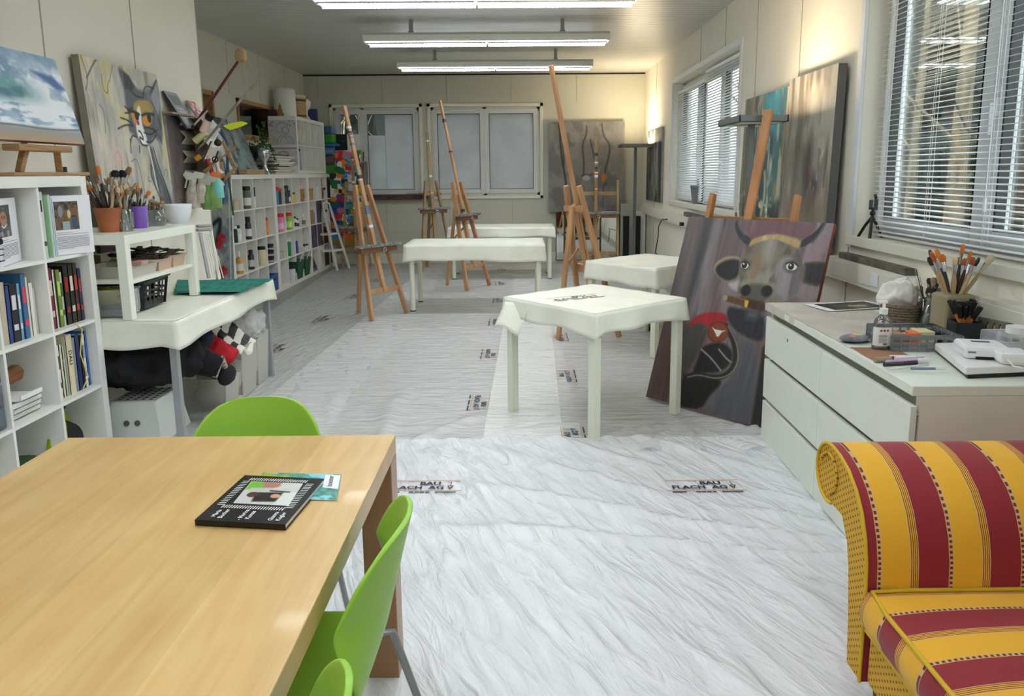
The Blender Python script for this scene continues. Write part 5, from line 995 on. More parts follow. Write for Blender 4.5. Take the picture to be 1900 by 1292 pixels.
t = thing('stretcher_bars', 'small bare wooden stretcher frame hanging on the right of the tool rack', 'frame', tl(425, 300), 0, None, True)
pf = [tl(413, 262), tl(437, 312), tl(414, 335), tl(410, 300)]
for a_, c_ in zip(pf[:3], pf[1:]): obj('frame_bar', B().bar(a_, c_, .022, .015, up=(0, 1, 0)), WD, t)
tool('wooden_spatula', B().bar(tl(378, 318, TY-.03), tl(438, 272, TY-.03), .012, .008, up=(0, 1, 0)), WD, 'pale wooden stick crossing the small frame', 'stick')
tool('brush_tin', B().cyl(tl(376, 245), tl(386, 224), .028, .032, 14), c3((226, 196, 184), .6), 'pink tin with a black brush in the top cell of the rack', 'tin')
tool('round_brush', B().cyl(tl(386, 222), tl(392, 213), .026, .034, 14), BLACK, 'round black dusting brush at the top of the tool rack', 'brush')
tool('cream_bottle', B().cyl(tl(362, 262), tl(382, 246), .03, .026, 12), c3((206, 196, 140), .5), 'cream bottle lying in the second cell of the rack', 'bottle')
tool('orange_tin', B().cyl(tl(364, 296), tl(371, 290), .022, .022, 12), c3((206, 146, 50), .5), 'small orange tin in the third cell of the rack', 'tin')
tool('black_knob', B().ball(tl(404, 265), .028), BLACK, 'round black knob among the tools', 'knob')
for k, (p0, p1, cc, lb) in enumerate((((392, 270), (404, 246), (235, 235, 235), 'white pen-like tool'), ((375, 300), (392, 262), (60, 52, 46), 'dark tool handle'), ((398, 300), (405, 280), (24, 24, 26), 'black pliers handle'), ((360, 232), (385, 205), (190, 184, 170), 'grey stick'), ((383, 322), (398, 296), (170, 140, 100), 'wooden modelling tool'))): tool('hand_tool', B().cyl(tl(*p0, TY-.02), tl(*p1, TY-.02), .008, .006, 8), c3(cc, .5), lb+' sticking out of the hexagonal rack', 'tool')
t = thing('scissors', 'black and red scissors hanging in the tool rack', 'scissors', tl(400, 290), 0, None, True); ce = tl(399, 296, TY-.04)
obj('finger_ring', B().tube([ce+Vector((.02*math.cos(a), 0, .02*math.sin(a))) for a in np.linspace(0, 2*PI, 12)[:-1]], .005, 6, closed=True), BLACK, t); obj('blade', B().bar(ce+Vector((0, 0, -.02)), ce+Vector((.01, 0, -.12)), .012, .003, up=(0, 1, 0)), CHROME, t)
for k, (cc, lb, pts) in enumerate((((30, 70, 140), 'blue', ((405, 243), (420, 262), (421, 310), (414, 378))), ((26, 70, 50), 'dark green', ((410, 240), (422, 270), (424, 330), (433, 400))))): solo('cable', B().tube([tl(*p_, RY+.15) for p_ in pts], .007, 7), c3(cc, .5), lb+' cable hanging down beside the tool rack', 'cable')
# folded clothes airer leaning at the wall and the flower canvas against the shelf end
t = thing('clothes_airer', 'folded white clothes airer leaning on the left wall behind the side table', 'clothes airer', (-2.55, 5.6, 0), 0, None, True)
AW = mat('airer_white', (232, 230, 222), .4)
for k in range(7):
    u0 = 371+3.6*k; p0 = at(u0, 432+k*.5, X=-2.44); lo_ = Vector((-2.30-.0*k, p0.y+.10, .76)); obj('airer_rod', B().cyl(p0, at(u0+16+k*1.0, 516, X=-2.36), .004 if k else .012, n=6), AW if k else ST, t)
for v in (420, 427): obj('grey_bar', B().cyl(at(366, v, X=-2.44), at(391, v-1, X=-2.44), .012, n=8), ST, t)
obj('airer_leg', B().cyl(at(391, 425, X=-2.44), at(407, 519, X=-2.36), .012, n=8).cyl(at(407, 519, X=-2.36), Vector((-2.34, 5.9, .01)), .012, n=8), AW, t)
art = Art(60, 180, (140, 150, 154)); A_ = art; A_.clouds((110, 126, 140), 12, 4, 3, .4, .6); A_.clouds((178, 178, 170), 12, 5, 4, .5, .65); A_.line([(.1, .45), (.55, .35), (.75, .30), (.6, .5), (.4, .58)], .08, (24, 26, 30)); A_.line([(.3, .60), (.62, .68), (.66, .74), (.5, .8)], .14, (24, 26, 30))
for x_, y_, r_x in ((.5, .17, .13), (.72, .45, .10), (.66, .50, .08), (.74, .68, .10), (.8, .82, .1), (.6, .93, .1), (.86, .92, .1), (.35, .92, .1)): A_.ell(x_, y_, r_x, r_x*.33, (176, 34, 44), .4); A_.ell(x_+.06, y_+.012, r_x*.5, .012, (206, 70, 76), .5)
A_.ell(.6, .6, .08, .03, (226, 220, 206)); A_.ell(.5, .71, .12, .04, (60, 110, 130), .5); A_.line([(.95, .1), (.92, .9)], .03, (226, 226, 222))
canvas('flower_painting', art, Vector((-3.46, 7.93, 1.50)), Vector((-3.03, 7.93, 1.50)), Vector((-3.46, 7.78, .02)), .03, 'tall blue-grey canvas with red flowers leaning on the near end of the far shelves', side=c3((214, 214, 210), .7))
# ================================================================ on top of the far shelves
ZT = 1.491
def grey_art(seed, base, c1, c2, w=60, h=80, streak=8):
    a = Art(w, h, base); a.clouds(c1, 3, streak, seed, .42, .6); a.clouds(c2, 4, streak, seed+1, .5, .62); a.grain(40, 8, 30, seed+2); return a
a = grey_art(11, (110, 128, 136), (150, 164, 166), (60, 66, 72)); a.line([(.55, .2), (.6, .4), (.45, .7), (.6, .95)], .12, (222, 224, 222), .05); a.line([(.7, .2), (.72, .9)], .05, (40, 46, 50))
canvas('blue_grey_painting', a, Vector((-3.44, 8.05, 2.13)), Vector((-3.44, 9.0, 2.13)), Vector((-3.25, 8.05, ZT+.002)), .03, 'blue-grey abstract canvas with white drips, behind the tool rack on the shelves')
a = grey_art(15, (124, 136, 136), (158, 168, 164), (84, 92, 92)); a.clouds((140, 176, 180), 5, 4, 30, .5, .6, .8, (a.T > .5)); a.poly([(0, .0), (.6, .0), (.5, .08), (0, .06)], (70, 90, 100), .03)
canvas('blue_grey_painting', a, Vector((-3.42, 8.66, 2.06)), Vector((-3.42, 9.42, 2.03)), Vector((-3.22, 8.66, ZT+.002)), .03, 'greenish-grey abstract canvas leaning on the wall right of the blue-grey one')
solo('wooden_case', B().box((-3.20, 8.62, ZT), (-3.11, 9.22, ZT+.055)), wood('case_wood', (190, 164, 120), (160, 132, 90), 6), 'flat pale wooden case at the front edge of the far shelves', 'case', bevel=.003)
def headvase(x, y, z, m, label, s=1.0, flip=False):
    t = thing('head_vase', label, 'vase', (x, y, z))
    obj('head', B().lathe([(.075*s, 0), (.06*s, .03*s), (.028*s, .08*s), (.027*s, .15*s), (.05*s, .18*s), (.075*s, .23*s), (.08*s, .28*s), (.06*s, .32*s), (.045*s, .325*s)], n=24, sy=1.1), m, t)
    obj('face', B().ball((.055*s, -.05*s, .24*s), .02*s, 10).ball((.05*s, -.045*s, .20*s), .014*s, 8), m, t); return t
hv = headvase(-3.17, 9.42, ZT, CHROME, 'shiny silver head-shaped vase with a trailing plant', 1.0)
headvase(-3.34, 9.50, ZT, mat('matt_black', (20, 20, 22), .6), 'black head-shaped vase behind the silver one', 1.05)
LEAFM = mat('plant_green', (66, 110, 50), .6, rgb2=(40, 74, 34), scale=20)
t = thing('trailing_plant', 'green trailing plant growing out of the silver head vase', 'plant', (-3.17, 9.42, ZT+.32)); rs_ = random.Random(5); stems = B(); lv = B()
for (ax, az, ln) in ((-.12, .12, 5), (-.04, .25, 8), (.03, .30, 9), (-.16, .04, 5), (.12, -.04, 6), (.17, -.2, 8), (.06, .14, 6), (-.08, -.05, 4)):
    pts = [Vector((ax*k/ln*(1.0), -.03-.02*math.sin(k), az*k/ln if az > 0 else .05*math.sin(PI*k/ln)+az*(k/ln)**2)) for k in range(ln+1)]; stems.tube(pts, .002, 5)
    for p_ in pts[1:]:
        for _ in range(3):
            a = rs_.random()*6.3; d = Vector((math.cos(a), rs_.uniform(-.5, .2), math.sin(a)))*.028; n_ = Vector((-d.z, 0, d.x))*.45; lv.add([p_, p_+d*.5+n_, p_+d*1.1, p_+d*.5-n_], [(0, 1, 2, 3)])
obj('stems', stems, LEAFM, t); obj('leaves', lv, LEAFM, t, solid=.001)
PADC = [(226, 222, 210), (206, 200, 184), (232, 230, 222), (190, 186, 172), (216, 212, 200), (60, 50, 46), (224, 220, 208), (228, 226, 216)]
for k in range(14):
    x0 = -3.42+.006*(k*5 % 4); y0 = 9.66+.05*(k*3 % 5); z_ = ZT+.018*k; y1 = 10.52-.05*(k*7 % 4)
    solo('drawing_pad', B().box((x0, y0, z_+.0005), (-3.12-.012*(k*3 % 4), min(y1, 10.55), z_+.0175)), c3(PADC[k % 8], .7), 'flat pad in the pile behind the silver vase, %s of fourteen' % ('lowest', '2nd from below', '3rd from below', '4th from below', '5th from below', '6th from below', '7th from below', '8th from below', '9th from below', '10th from below', '4th from the top', '3rd from the top', '2nd from the top', 'topmost')[k], 'drawing pad', 'pads piled on the far shelves', bevel=.002)
KT = cube_shelf(-3.10, 12.07, 'small white cube shelf standing on top of the far row', rows=2, L=1.47, z0=ZT+.001)
ZU = ZT+.001+.05*2+.335*2+.016
# line drawing posters on its near end
for (z0_, h_, lb, sd) in ((ZT+.40, .33, 'upper line-drawing poster of a figure on the end of the small cube shelf', 1), (ZT+.12, .24, 'lower line-drawing poster with a red edge on the end of the small cube shelf', 2)):
    a = Art(110, 100, (206, 206, 206)); ink = (96, 96, 100)
    if sd == 1:
        a.ell(.62, .42, .13, .16, ink, .05); a.ell(.62, .42, .11, .14, (206, 206, 206), .05); a.line([(.3, 1), (.32, .75), (.45, .6), (.55, .66), (.62, .8), (.75, .62), (.85, .75), (.88, 1)], .012, ink); a.line([(.4, .9), (.5, .7), (.6, .62)], .012, ink)
        for k in range(26): a.ell(random.random(), random.random()*.24, .04, .035, (160, 160, 162), .2); 
    else: a.line([(0, .02), (1, .02)], .04, (140, 30, 60)); a.ell(.5, .5, .2, .3, ink, .05); a.ell(.5, .5, .17, .27, (206, 206, 206), .05); a.poly([(.42, .7), (.58, .7), (.58, .85), (.42, .85)], (120, 110, 110))
    a.clouds((180, 180, 182), 6, 6, sd, .5, .6, .5)
    canvas('poster', a, Vector((-3.485, 10.592, z0_+h_)), Vector((-3.105, 10.592, z0_+h_)), Vector((-3.485, 10.592, z0_)), .004, lb, 'poster')
# things on and in the small cube shelf
t = thing('lamp_shade', 'white oval canister printed with a golden seated figure on the highest shelf', 'canister', (-3.30, 10.80, ZU+.001)); obj('canister_body', B().lathe([(.155, 0), (.15, .36), (.12, .385)], n=28, sy=.8), mat('canister_white', (226, 228, 222), .4), t)
g = B().lathe([(.05, 0), (.055, .02), (.03, .05), (.035, .08), (.02, .10), (.022, .13), (.008, .15), (.003, .17)], (-.03, -.128, .01), n=12, sy=.3); obj('golden_figure', g, c3((150, 112, 60), .5), t)
t = thing('bamboo_box', 'bamboo canister with dark bands beside the white canister', 'box', (-3.25, 11.20, ZU+.001)); BAM = wood('bamboo', (186, 154, 104), (156, 124, 78), 10, (1, 1, 20)); obj('box_body', B().lathe([(.13, 0), (.13, .30)], n=24), BAM, t); obj('dark_band', B().lathe([(.132, .03), (.132, .05)], n=24), c3((60, 44, 34), .5), t); obj('dark_band', B().lathe([(.132, .24), (.132, .27)], n=24), c3((60, 44, 34), .5), t); obj('lid', B().lathe([(.132, .30), (.13, .33), (.02, .335)], n=24), c3((214, 210, 200), .5), t)
headvase(-3.22, 11.55, ZU+.001, mat('styrofoam_white', (232, 232, 232), .8), 'white foam head on the highest shelf', .95)
solo('framed_print', B().box((-3.30, 11.80, ZU), (-3.12, 11.83, ZU+.19)), c3((60, 70, 120), .5), 'small blue-framed print at the far end of the highest shelf', 'frame', bevel=.004)
solo('small_case', B().box((-3.48, 10.62, ZU), (-3.38, 10.68, ZU+.09)), c3((60, 44, 36), .6), 'small dark wooden box beside the white canister', 'box')
yq, zq = KT(0, 0); 
for k, (cy_, cc, sx_) in enumerate(((0, (196, 190, 176), .14), (1, (206, 202, 188), .1))):
    yq, zq = KT(cy_, 0); solo('white_sculpture', B().lump((-3.24, yq, zq+.14), (sx_, .13, .15), 16, 0, .3, k+3), c3(cc, .8), ('pale bag-like bundle', 'cream plaster lump')[k]+' in the top row of the small cube shelf', 'sculpture')
yq, zq = KT(0, 1); 
for k in range(5): solo('upright_book', B().box((-3.36, yq-.15+.035*k, zq), (-3.12, yq-.122+.035*k, zq+.30-.02*(k % 3))), c3([(150, 140, 130), (120, 112, 100), (220, 216, 208), (60, 70, 140), (210, 206, 200)][k], .6), ['brown-grey', 'taupe', 'white', 'violet-blue', 'off-white'][k]+' book standing in the small cube shelf, lower row', 'book', 'books in the small cube shelf')
# rolled mats and the colourful picture in the far left corner
for k, (cc, lb, z_, h_, rr, y_) in enumerate((((66, 130, 50), 'green roll at the bottom', 0, .15, .075, 12.25), ((106, 84, 82), 'brown roll', .15, .14, .07, 12.25), ((98, 130, 170), 'light blue roll', .29, .14, .07, 12.25))):
    t = thing('rolled_mat', lb+' in the pile of mats at the far shelf end', 'rolled mat', (-3.2, y_, ZT+.001+z_+rr)); obj('roll', B().cyl((-.20, 0, 0), (.20, 0, 0), rr, n=22), c3(cc, .8), t); obj('spiral_end', B().cyl((.20, 0, 0), (.203, 0, 0), rr*.5, n=16), c3(tuple(int(x*.7) for x in cc), .8), t)
for k, (cc, lb, z0_, z1_, x1_) in enumerate((((40, 110, 170), 'folded turquoise-blue mat lying above the rolls', .43, .475, -2.93), ((52, 130, 40), 'bright green folded mat in the pile', .476, .62, -2.99), ((62, 92, 130), 'slate blue folded mat topping the pile', .621, .74, -3.0))): solo('folded_mat', B().box((-3.38, 12.12, ZT+z0_), (x1_, 12.44, ZT+z1_)), c3(cc, .8), lb, 'folded mat', 'folded mats in the far left corner', bevel=.02)
a = Art(110, 230, (236, 236, 226)); rs_ = random.Random(4); pal = [(200, 40, 40), (40, 80, 170), (60, 150, 60), (230, 190, 40), (30, 30, 60), (240, 130, 40), (230, 230, 230), (90, 170, 200), (210, 120, 140), (30, 110, 60)]
for k in range(170):
    x_, y_ = rs_.random(), rs_.random(); w_, h_ = rs_.uniform(.06, .18), rs_.uniform(.02, .06); cc = rs_.choice(pal)
    if k % 3: a.poly([(x_-w_, y_-h_), (x_+w_, y_-h_*rs_.uniform(.3, 1)), (x_+w_*rs_.uniform(.5, 1), y_+h_), (x_-w_, y_+h_*rs_.uniform(.4, 1))], cc, .01)
    else: a.ell(x_, y_, w_*.8, h_*.8, cc, .1)
for k in range(40): x_, y_ = rs_.random(), rs_.random(); a.line([(x_, y_), (x_+rs_.uniform(-.2, .2), y_+rs_.uniform(-.06, .06))], .012, (26, 26, 50))
a.poly([(0, .95), (1, .95), (1, 1), (0, 1)], (176, 140, 60)); canvas('colourful_painting', a, Vector((-3.10, 12.30, 1.86)), Vector((-2.58, 12.30, 1.86)), Vector((-3.10, 12.22, .34)), .03, 'tall picture packed with bright colourful shapes in the far left corner', side=c3((176, 140, 60), .5))
a = Art(40, 60, (20, 26, 26)); a.clouds((50, 64, 60), 10, 3, 2, .5, .65); canvas('dark_painting', a, Vector((-3.02, 12.40, 2.12)), Vector((-2.82, 12.40, 2.12)), Vector((-3.02, 12.40, 1.80+.04)), .02, 'small nearly black canvas at the far left window')
a = Art(50, 120, (128, 126, 122)); a.clouds((90, 88, 86), 5, 6, 2, .4, .6)
for k in range(5): a.line([(.3+.12*k, .05), (.25+.12*k, .2), (.35+.1*k, .24)], .04, (30, 30, 32))
a.line([(.4, .25), (.3, .45), (.6, .55), (.7, .4)], .03, (40, 40, 44)); a.line([(.7, .5), (.8, .9)], .05, (50, 48, 46)); canvas('charcoal_drawing', a, Vector((-2.80, 12.36, 1.68)), Vector((-2.50, 12.36, 1.68)), Vector((-2.80, 12.30, 1.0)), .02, 'grey board with black charcoal strokes before the far left window', 'drawing')
solo('white_board', B().box((-2.86, 12.43, 1.25), (-2.62, 12.45, 2.12)), WHITE, 'narrow white board standing in front of the far left window', 'board')
t = thing('sill_boards', 'dark paint-stained boards lying on the sill of the back-left window', 'boards', (-2.08, 12.46, 1.06)); obj('board', B().box((-.6, -.05, .015), (.58, .03, .08)), mat('stained_board', (84, 80, 76), .8, rgb2=(40, 38, 40), scale=12), t); obj('red_edge', B().box((-.62, -.06, 0), (.42, .03, .014)), c3((110, 44, 44), .7), t); obj('brown_board', B().box((.2, -.045, .081), (.75, .03, .10)), c3((120, 92, 66), .7), t)
# ================================================================ cow painting
def cowpic():
    hornL=[(0.363, 0.006), (0.362, 0.045), (0.413, 0.1), (0.491, 0.144), (0.503, 0.1), (0.445, 0.079), (0.397, 0.043), (0.377, 0.005)]
    hornR=[(0.953, -0.009), (0.936, 0.038), (0.897, 0.097), (0.817, 0.135), (0.827, 0.092), (0.886, 0.058), (0.92, 0.021), (0.928, -0.008)]
    arcback=[(0.383, 0.005), (0.445, 0.079), (0.503, 0.1), (0.667, 0.067), (0.827, 0.092), (0.886, 0.058), (0.925, 0.02), (0.925, -0.008)]
    forelock=[(0.491, 0.144), (0.503, 0.1), (0.584, 0.077), (0.667, 0.067), (0.753, 0.075), (0.827, 0.092), (0.828, 0.135), (0.765, 0.118), (0.662, 0.092), (0.58, 0.106), (0.524, 0.128)]
    face=[(0.493, 0.149), (0.524, 0.128), (0.592, 0.102), (0.662, 0.092), (0.765, 0.117), (0.818, 0.138), (0.854, 0.185), (0.883, 0.237), (0.873, 0.291), (0.874, 0.371), (0.757, 0.409), (0.698, 0.452), (0.603, 0.463), (0.537, 0.433), (0.488, 0.381), (0.49, 0.324), (0.464, 0.269), (0.455, 0.194), (0.472, 0.164)]
    faceR=[(0.701, 0.223), (0.735, 0.175), (0.815, 0.17), (0.859, 0.203), (0.874, 0.255), (0.882, 0.361), (0.795, 0.378), (0.724, 0.358), (0.708, 0.287)]
    earL=[(0.469, 0.198), (0.364, 0.195), (0.294, 0.229), (0.278, 0.274), (0.32, 0.31), (0.396, 0.337), (0.468, 0.317), (0.479, 0.268)]
    earLin=[(0.463, 0.21), (0.37, 0.214), (0.306, 0.248), (0.293, 0.278), (0.333, 0.309), (0.4, 0.33), (0.463, 0.308), (0.472, 0.269)]
    earR=[(0.862, 0.193), (1.021, 0.18), (1.05, 0.292), (0.978, 0.306), (0.874, 0.295), (0.886, 0.236)]
    earRin=[(0.887, 0.201), (1.016, 0.188), (1.04, 0.285), (0.977, 0.301), (0.901, 0.288)]
    nose=[(0.501, 0.38), (0.507, 0.337), (0.558, 0.316), (0.655, 0.31), (0.715, 0.327), (0.723, 0.377), (0.671, 0.405), (0.559, 0.402)]
    nostL=[(0.543, 0.364)]
    nostR=[(0.681, 0.355)]
    mouth=[(0.501, 0.399), (0.559, 0.402), (0.683, 0.403), (0.707, 0.46), (0.627, 0.46), (0.546, 0.441)]
    cigar=[(0.415, 0.398), (0.568, 0.411), (0.573, 0.447), (0.413, 0.431)]
    band=[(0.551, 0.41), (0.58, 0.413), (0.579, 0.449), (0.56, 0.446)]
    tip=[(0.421, 0.414)]
    eyeL=[(0.497, 0.237)]
    eyeR=[(0.803, 0.222)]
    neck=[(0.452, 0.451), (0.527, 0.462), (0.698, 0.452), (0.746, 0.609), (0.619, 0.594), (0.506, 0.558), (0.449, 0.503)]
    neckhi=[(0.579, 0.465), (0.636, 0.45), (0.68, 0.472), (0.641, 0.504), (0.59, 0.501)]
    scarf=[(0.194, 0.577), (0.239, 0.522), (0.353, 0.493), (0.446, 0.494), (0.475, 0.543), (0.353, 0.577), (0.264, 0.557), (0.207, 0.595)]
    jacket=[(0.186, 0.597), (0.263, 0.554), (0.343, 0.578), (0.328, 0.666), (0.279, 0.808), (0.204, 0.897), (0.133, 0.693)]
    medal=[(0.419, 0.592)]
    bull=[(0.368, 0.571), (0.395, 0.581), (0.422, 0.581), (0.448, 0.582), (0.475, 0.575), (0.445, 0.592), (0.432, 0.614), (0.417, 0.616), (0.4, 0.597)]
    loop=[(0.465, 0.553), (0.556, 0.635), (0.59, 0.722), (0.555, 0.792), (0.462, 0.826), (0.339, 0.822), (0.265, 0.848)]
    inner=[(0.331, 0.675), (0.465, 0.633), (0.549, 0.673), (0.56, 0.727), (0.502, 0.787), (0.377, 0.811), (0.302, 0.833), (0.324, 0.734)]
    lower=[(0.171, 0.864), (0.434, 0.823), (0.541, 0.826), (0.463, 0.909), (0.426, 1.0), (0.218, 1.001)]
    coat=[(0.575, 0.614), (0.709, 0.627), (0.808, 1.006), (0.622, 0.999), (0.426, 1.0), (0.463, 0.909), (0.585, 0.805), (0.605, 0.711)]
    strip=[(0.748, 0.617), (0.739, 0.628), (0.776, 0.999), (0.852, 0.997)]
    streak1=[(0.164, 0.003), (0.163, 0.213), (0.159, 0.413), (0.127, 0.614)]
    streak2=[(0.065, 0.006), (0.077, 0.34), (0.077, 0.681), (0.05, 0.983)]
    streak3=[(0.236, 0.01), (0.232, 0.209), (0.207, 0.428), (0.191, 0.548)]
    belt1=[(0.331, 0.694), (0.417, 0.729), (0.499, 0.778)]
    belt2=[(0.453, 0.677), (0.517, 0.714), (0.554, 0.728)]
    pink=[(0.383, 0.005), (0.923, -0.008), (0.888, 0.067), (0.834, 0.096), (0.667, 0.069), (0.489, 0.096)]
    pinkR=[(0.956, -0.008), (1.032, -0.009), (1.03, 0.182), (0.861, 0.189), (0.839, 0.134), (0.897, 0.097)]
    white1=[(0.41, 0.341), (0.481, 0.316), (0.486, 0.372), (0.445, 0.366)]
    cheek=[(0.865, 0.3), (1.0, 0.306), (1.042, 0.302), (1.046, 0.353), (0.874, 0.371)]
    A = Art(300, 372, (98, 88, 90)); D = (34, 33, 36)
    A.clouds((122, 112, 114), 2, 16, 1, .42, .62); A.clouds((70, 62, 66), 2, 14, 2, .5, .66); A.clouds((112, 84, 82), 3, 8, 3, .48, .62, .7)
    A.poly([(0, 0), (.20, 0), (.1, .5), (0, .85)], (84, 80, 82), .12, .6)
    A.line(streak1, .05, (56, 58, 62), .06, .9); A.line(streak2, .05, (112, 98, 94), .08, .8); A.line(streak3, .04, (150, 142, 142), .06, .7); A.poly([(0, .55), (.2, .6), (.14, 1), (0, 1)], (70, 40, 38), .25, .8)
    A.poly(pink, (112, 78, 84), .03); A.poly(pinkR, (120, 92, 96), .03); A.clouds((150, 136, 140), 3, 12, 9, .5, .62, .7, sm(A.S, .3, .4)*sm(-A.T, -.3, -.2))
    A.poly(white1, (170, 164, 164), .02); A.poly(cheek, (132, 118, 116), .03)
    A.poly(coat, (80, 80, 86), .03); A.line([(.5, .75), (.48, .95)], .05, (104, 104, 112), .08, .7); A.poly(strip, (26, 24, 24), .02)
    A.poly(lower, (20, 18, 18), .02); A.poly(jacket, (44, 42, 40), .03); A.clouds((84, 80, 74), 3, 10, 21, .5, .62, .6, A.polymask(jacket, .03)); A.poly(inner, (24, 22, 24), .02)
    A.poly(scarf, (150, 26, 28), .012); A.clouds((104, 18, 22), 10, 8, 22, .45, .6, .8, A.polymask(scarf))
    A.poly(neck, (34, 34, 40), .02); A.poly(neckhi, (80, 82, 96), .05)
    A.line(loop, .035, (30, 28, 26), .01); A.line([(x+.015, y) for x, y in loop], .008, (140, 128, 110)); A.line(belt1, .01, (150, 146, 144)); A.line(belt2, .01, (150, 146, 144))
    mx, my = medal[0]; A.ell(mx, my, .075, .055, (92, 40, 24)); A.ell(mx, my, .066, .047, (120, 56, 32)); A.poly(bull, (206, 206, 202), .005, sharp=True)
    A.poly(hornL, (44, 44, 48)); A.poly(hornR, (44, 44, 48)); A.line([hornR[0], hornR[1], hornR[2]], .012, (84, 84, 90)); A.line([hornL[7], hornL[6], hornL[5]], .012, (84, 84, 90))
    A.poly(earL, (150, 138, 104), .012); A.poly(earLin, D, .02); A.poly(earR, (96, 90, 74), .012); A.poly(earRin, D, .02)
    A.poly(face, (122, 112, 98), .012); m = A.polymask(face); A.clouds((152, 148, 142), 6, 8, 31, .45, .6, .8, m); A.clouds((86, 76, 66), 5, 10, 32, .5, .62, .8, m)
    A.poly(faceR, (104, 98, 96), .03); A.clouds((150, 142, 144), 2, 14, 33, .48, .6, .8, A.polymask(faceR, .03)); A.line([(.64, .11), (.63, .19)], .07, (168, 166, 162), .08, .7); A.line([(.58, .2), (.56, .33)], .05, (138, 112, 84), .06, .8)
    A.poly(forelock, (176, 150, 100), .015); A.clouds((206, 184, 134), 8, 12, 34, .5, .6, .8, A.polymask(forelock))
    A.poly(nose, (84, 82, 76), .02); A.line([nose[1], nose[2], nose[3], nose[4]], .025, (146, 142, 118), .03)
    for q, rx in ((nostL[0], .032), (nostR[0], .036)): A.ell(q[0], q[1], rx, .028, (20, 18, 20), .3)
    A.poly(mouth, (62, 40, 28), .02); A.poly(cigar, (92, 60, 34), .006); A.poly(band, (206, 170, 60), .004); A.ell(tip[0][0]-.005, tip[0][1], .014, .018, (150, 140, 130)); A.line([cigar[0], cigar[1]], .008, (130, 92, 56))
    for (x, y), rx in ((eyeL[0], .026), (eyeR[0], .034)):
        A.ell(x, y, rx*1.5, .032, (92, 84, 82), .5); A.ell(x, y, rx, .019, (226, 226, 222), .1); A.ell(x-.003, y, .019, .0175, (14, 12, 14), .1); A.ell(x-.008, y-.006, .005, .004, (250, 250, 250)); A.line([(x-rx*1.1, y-.012), (x, y-.024), (x+rx*1.1, y-.006)], .008, (34, 30, 32))
    A.grain(22, 4, 60, 40); return A
nrm, tv = Vector((.742, .67, 0)), Vector((.67, -.742, 0)); b0 = Vector((.805, 4.752, .028))
TL = b0+nrm*.42; TL.z = 1.19
canvas('cow_painting', cowpic(), TL, TL+tv*1.0, b0, .035, 'large dark canvas of a horned cow smoking a cigar, leaning on the orange-brown easel', side=mat('canvas_rust_edge', (120, 66, 40), .7, var=.2, scale=8), rough=.45)
# ================================================================ white chest of drawers
DW = mat('drawer_white', (226, 230, 218), .4, var=.02); DSIDE = mat('drawer_side', (226, 220, 208), .45)
ch = thing('chest_of_drawers', 'long white six-drawer chest at the right wall in front of the sofa', 'chest of drawers', (1.326, 4.0, .0), -.0192)
obj('top', B().box((0, -1.6, .745), (.575, 0, .78)), DW, ch, bevel=.003)
obj('side_panel', B().box((.03, -1.6, .018), (.575, -1.57, .745)), DSIDE, ch); obj('side_panel', B().box((.03, -.03, .018), (.575, 0, .745)), DSIDE, ch)
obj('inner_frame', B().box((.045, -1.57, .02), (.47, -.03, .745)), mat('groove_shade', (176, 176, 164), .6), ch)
for c in range(2):
    for r_ in range(3):
        y0 = -.002-.8*c; z0 = .024+.236*r_; d = obj('drawer', B().box((0, y0-.796, z0), (.022, y0, z0+.213)), DW, ch, bevel=.002); obj('drawer_lip', B().box((.022, y0-.79, z0+.18), (.045, y0-.004, z0+.185)), DW, d)
sp = B().lathe([(.006, 0), (.006, .001)], n=8); kd = [c_ for c_ in ch.children if c_.name.startswith('drawer')]
obj('dark_speck', B().ball((-.001, -.36, .655), .006, 8, sc=(.2, 1, 1.6)).ball((-.001, -.33, .66), .003, 8, sc=(.2, 1, 1)), BLACK, ch)
ZD = .781
FILMT = see_through('thin_film', (226, 220, 210), .5, .2)
t = solo('plastic_film', B().grid(lambda u, v: (1.322+.47*u, 3.05+.955*v+.0*u, ZD+.001+.002*abs(math.sin(9*u+5*v))*(.5+.5*math.sin(31*v+12*u))), 30, 40), mat('worn_film', (214, 208, 198), .35, rgb2=(190, 182, 170), scale=7, bump=.3, bscale=18), 'paint-smudged protective film on the far half of the chest of drawers', 'film')
solo('film_edge', B().grid(lambda u, v: (1.323-.004-.002*math.sin(u*40), 2.75+1.25*u, ZD-.038*v+.002), 60, 2), mat('worn_film', (214, 208, 198)), 'ragged strip of film folded over the front edge of the chest', 'film')
a = Art(60, 40, (14, 14, 14)); a.ell(.62, .55, .2, .2, (170, 160, 130), .5); a.ell(.3, .45, .14, .14, (70, 70, 70), .6); a.clouds((40, 40, 40), 5, 5, 2, .5, .6)
q = [at(*p_, Z=ZD+.006) for p_ in ((1491, 565), (1606, 558), (1628, 572), (1538, 578))]
t = thing('photo_print', 'glossy black photo print lying on the far end of the chest', 'photo', (q[0]+q[2])/2, 0, None, True); obj('paper', B().prism([(0, 0), (1, 0), (1, 1), (0, 1)], q[0], q[1]-q[0], q[3]-q[0], (0, 0, .001)), PAPER, t)
e0 = q[0]+(q[1]-q[0])*.12+(q[3]-q[0])*.10+Vector((0, 0, .0015)); pc = canvas('picture', a, e0, e0+(q[1]-q[0])*.80, e0+(q[3]-q[0])*.84, .0003, 'x x', 'x', rough=.2); del pc['label']; del pc['category']; pc.parent = t; pc.location = pc.location-t.location
def dz(u, v): p_ = at(u, v, Z=ZD); return p_
p = dz(1682, 606); bx_ = (p.x, p.y+.06)
WK2 = mat('grey_wicker', (150, 136, 116), .8, rgb2=(96, 84, 70), scale=60, stretch=(1, 1, 3), bump=.8)
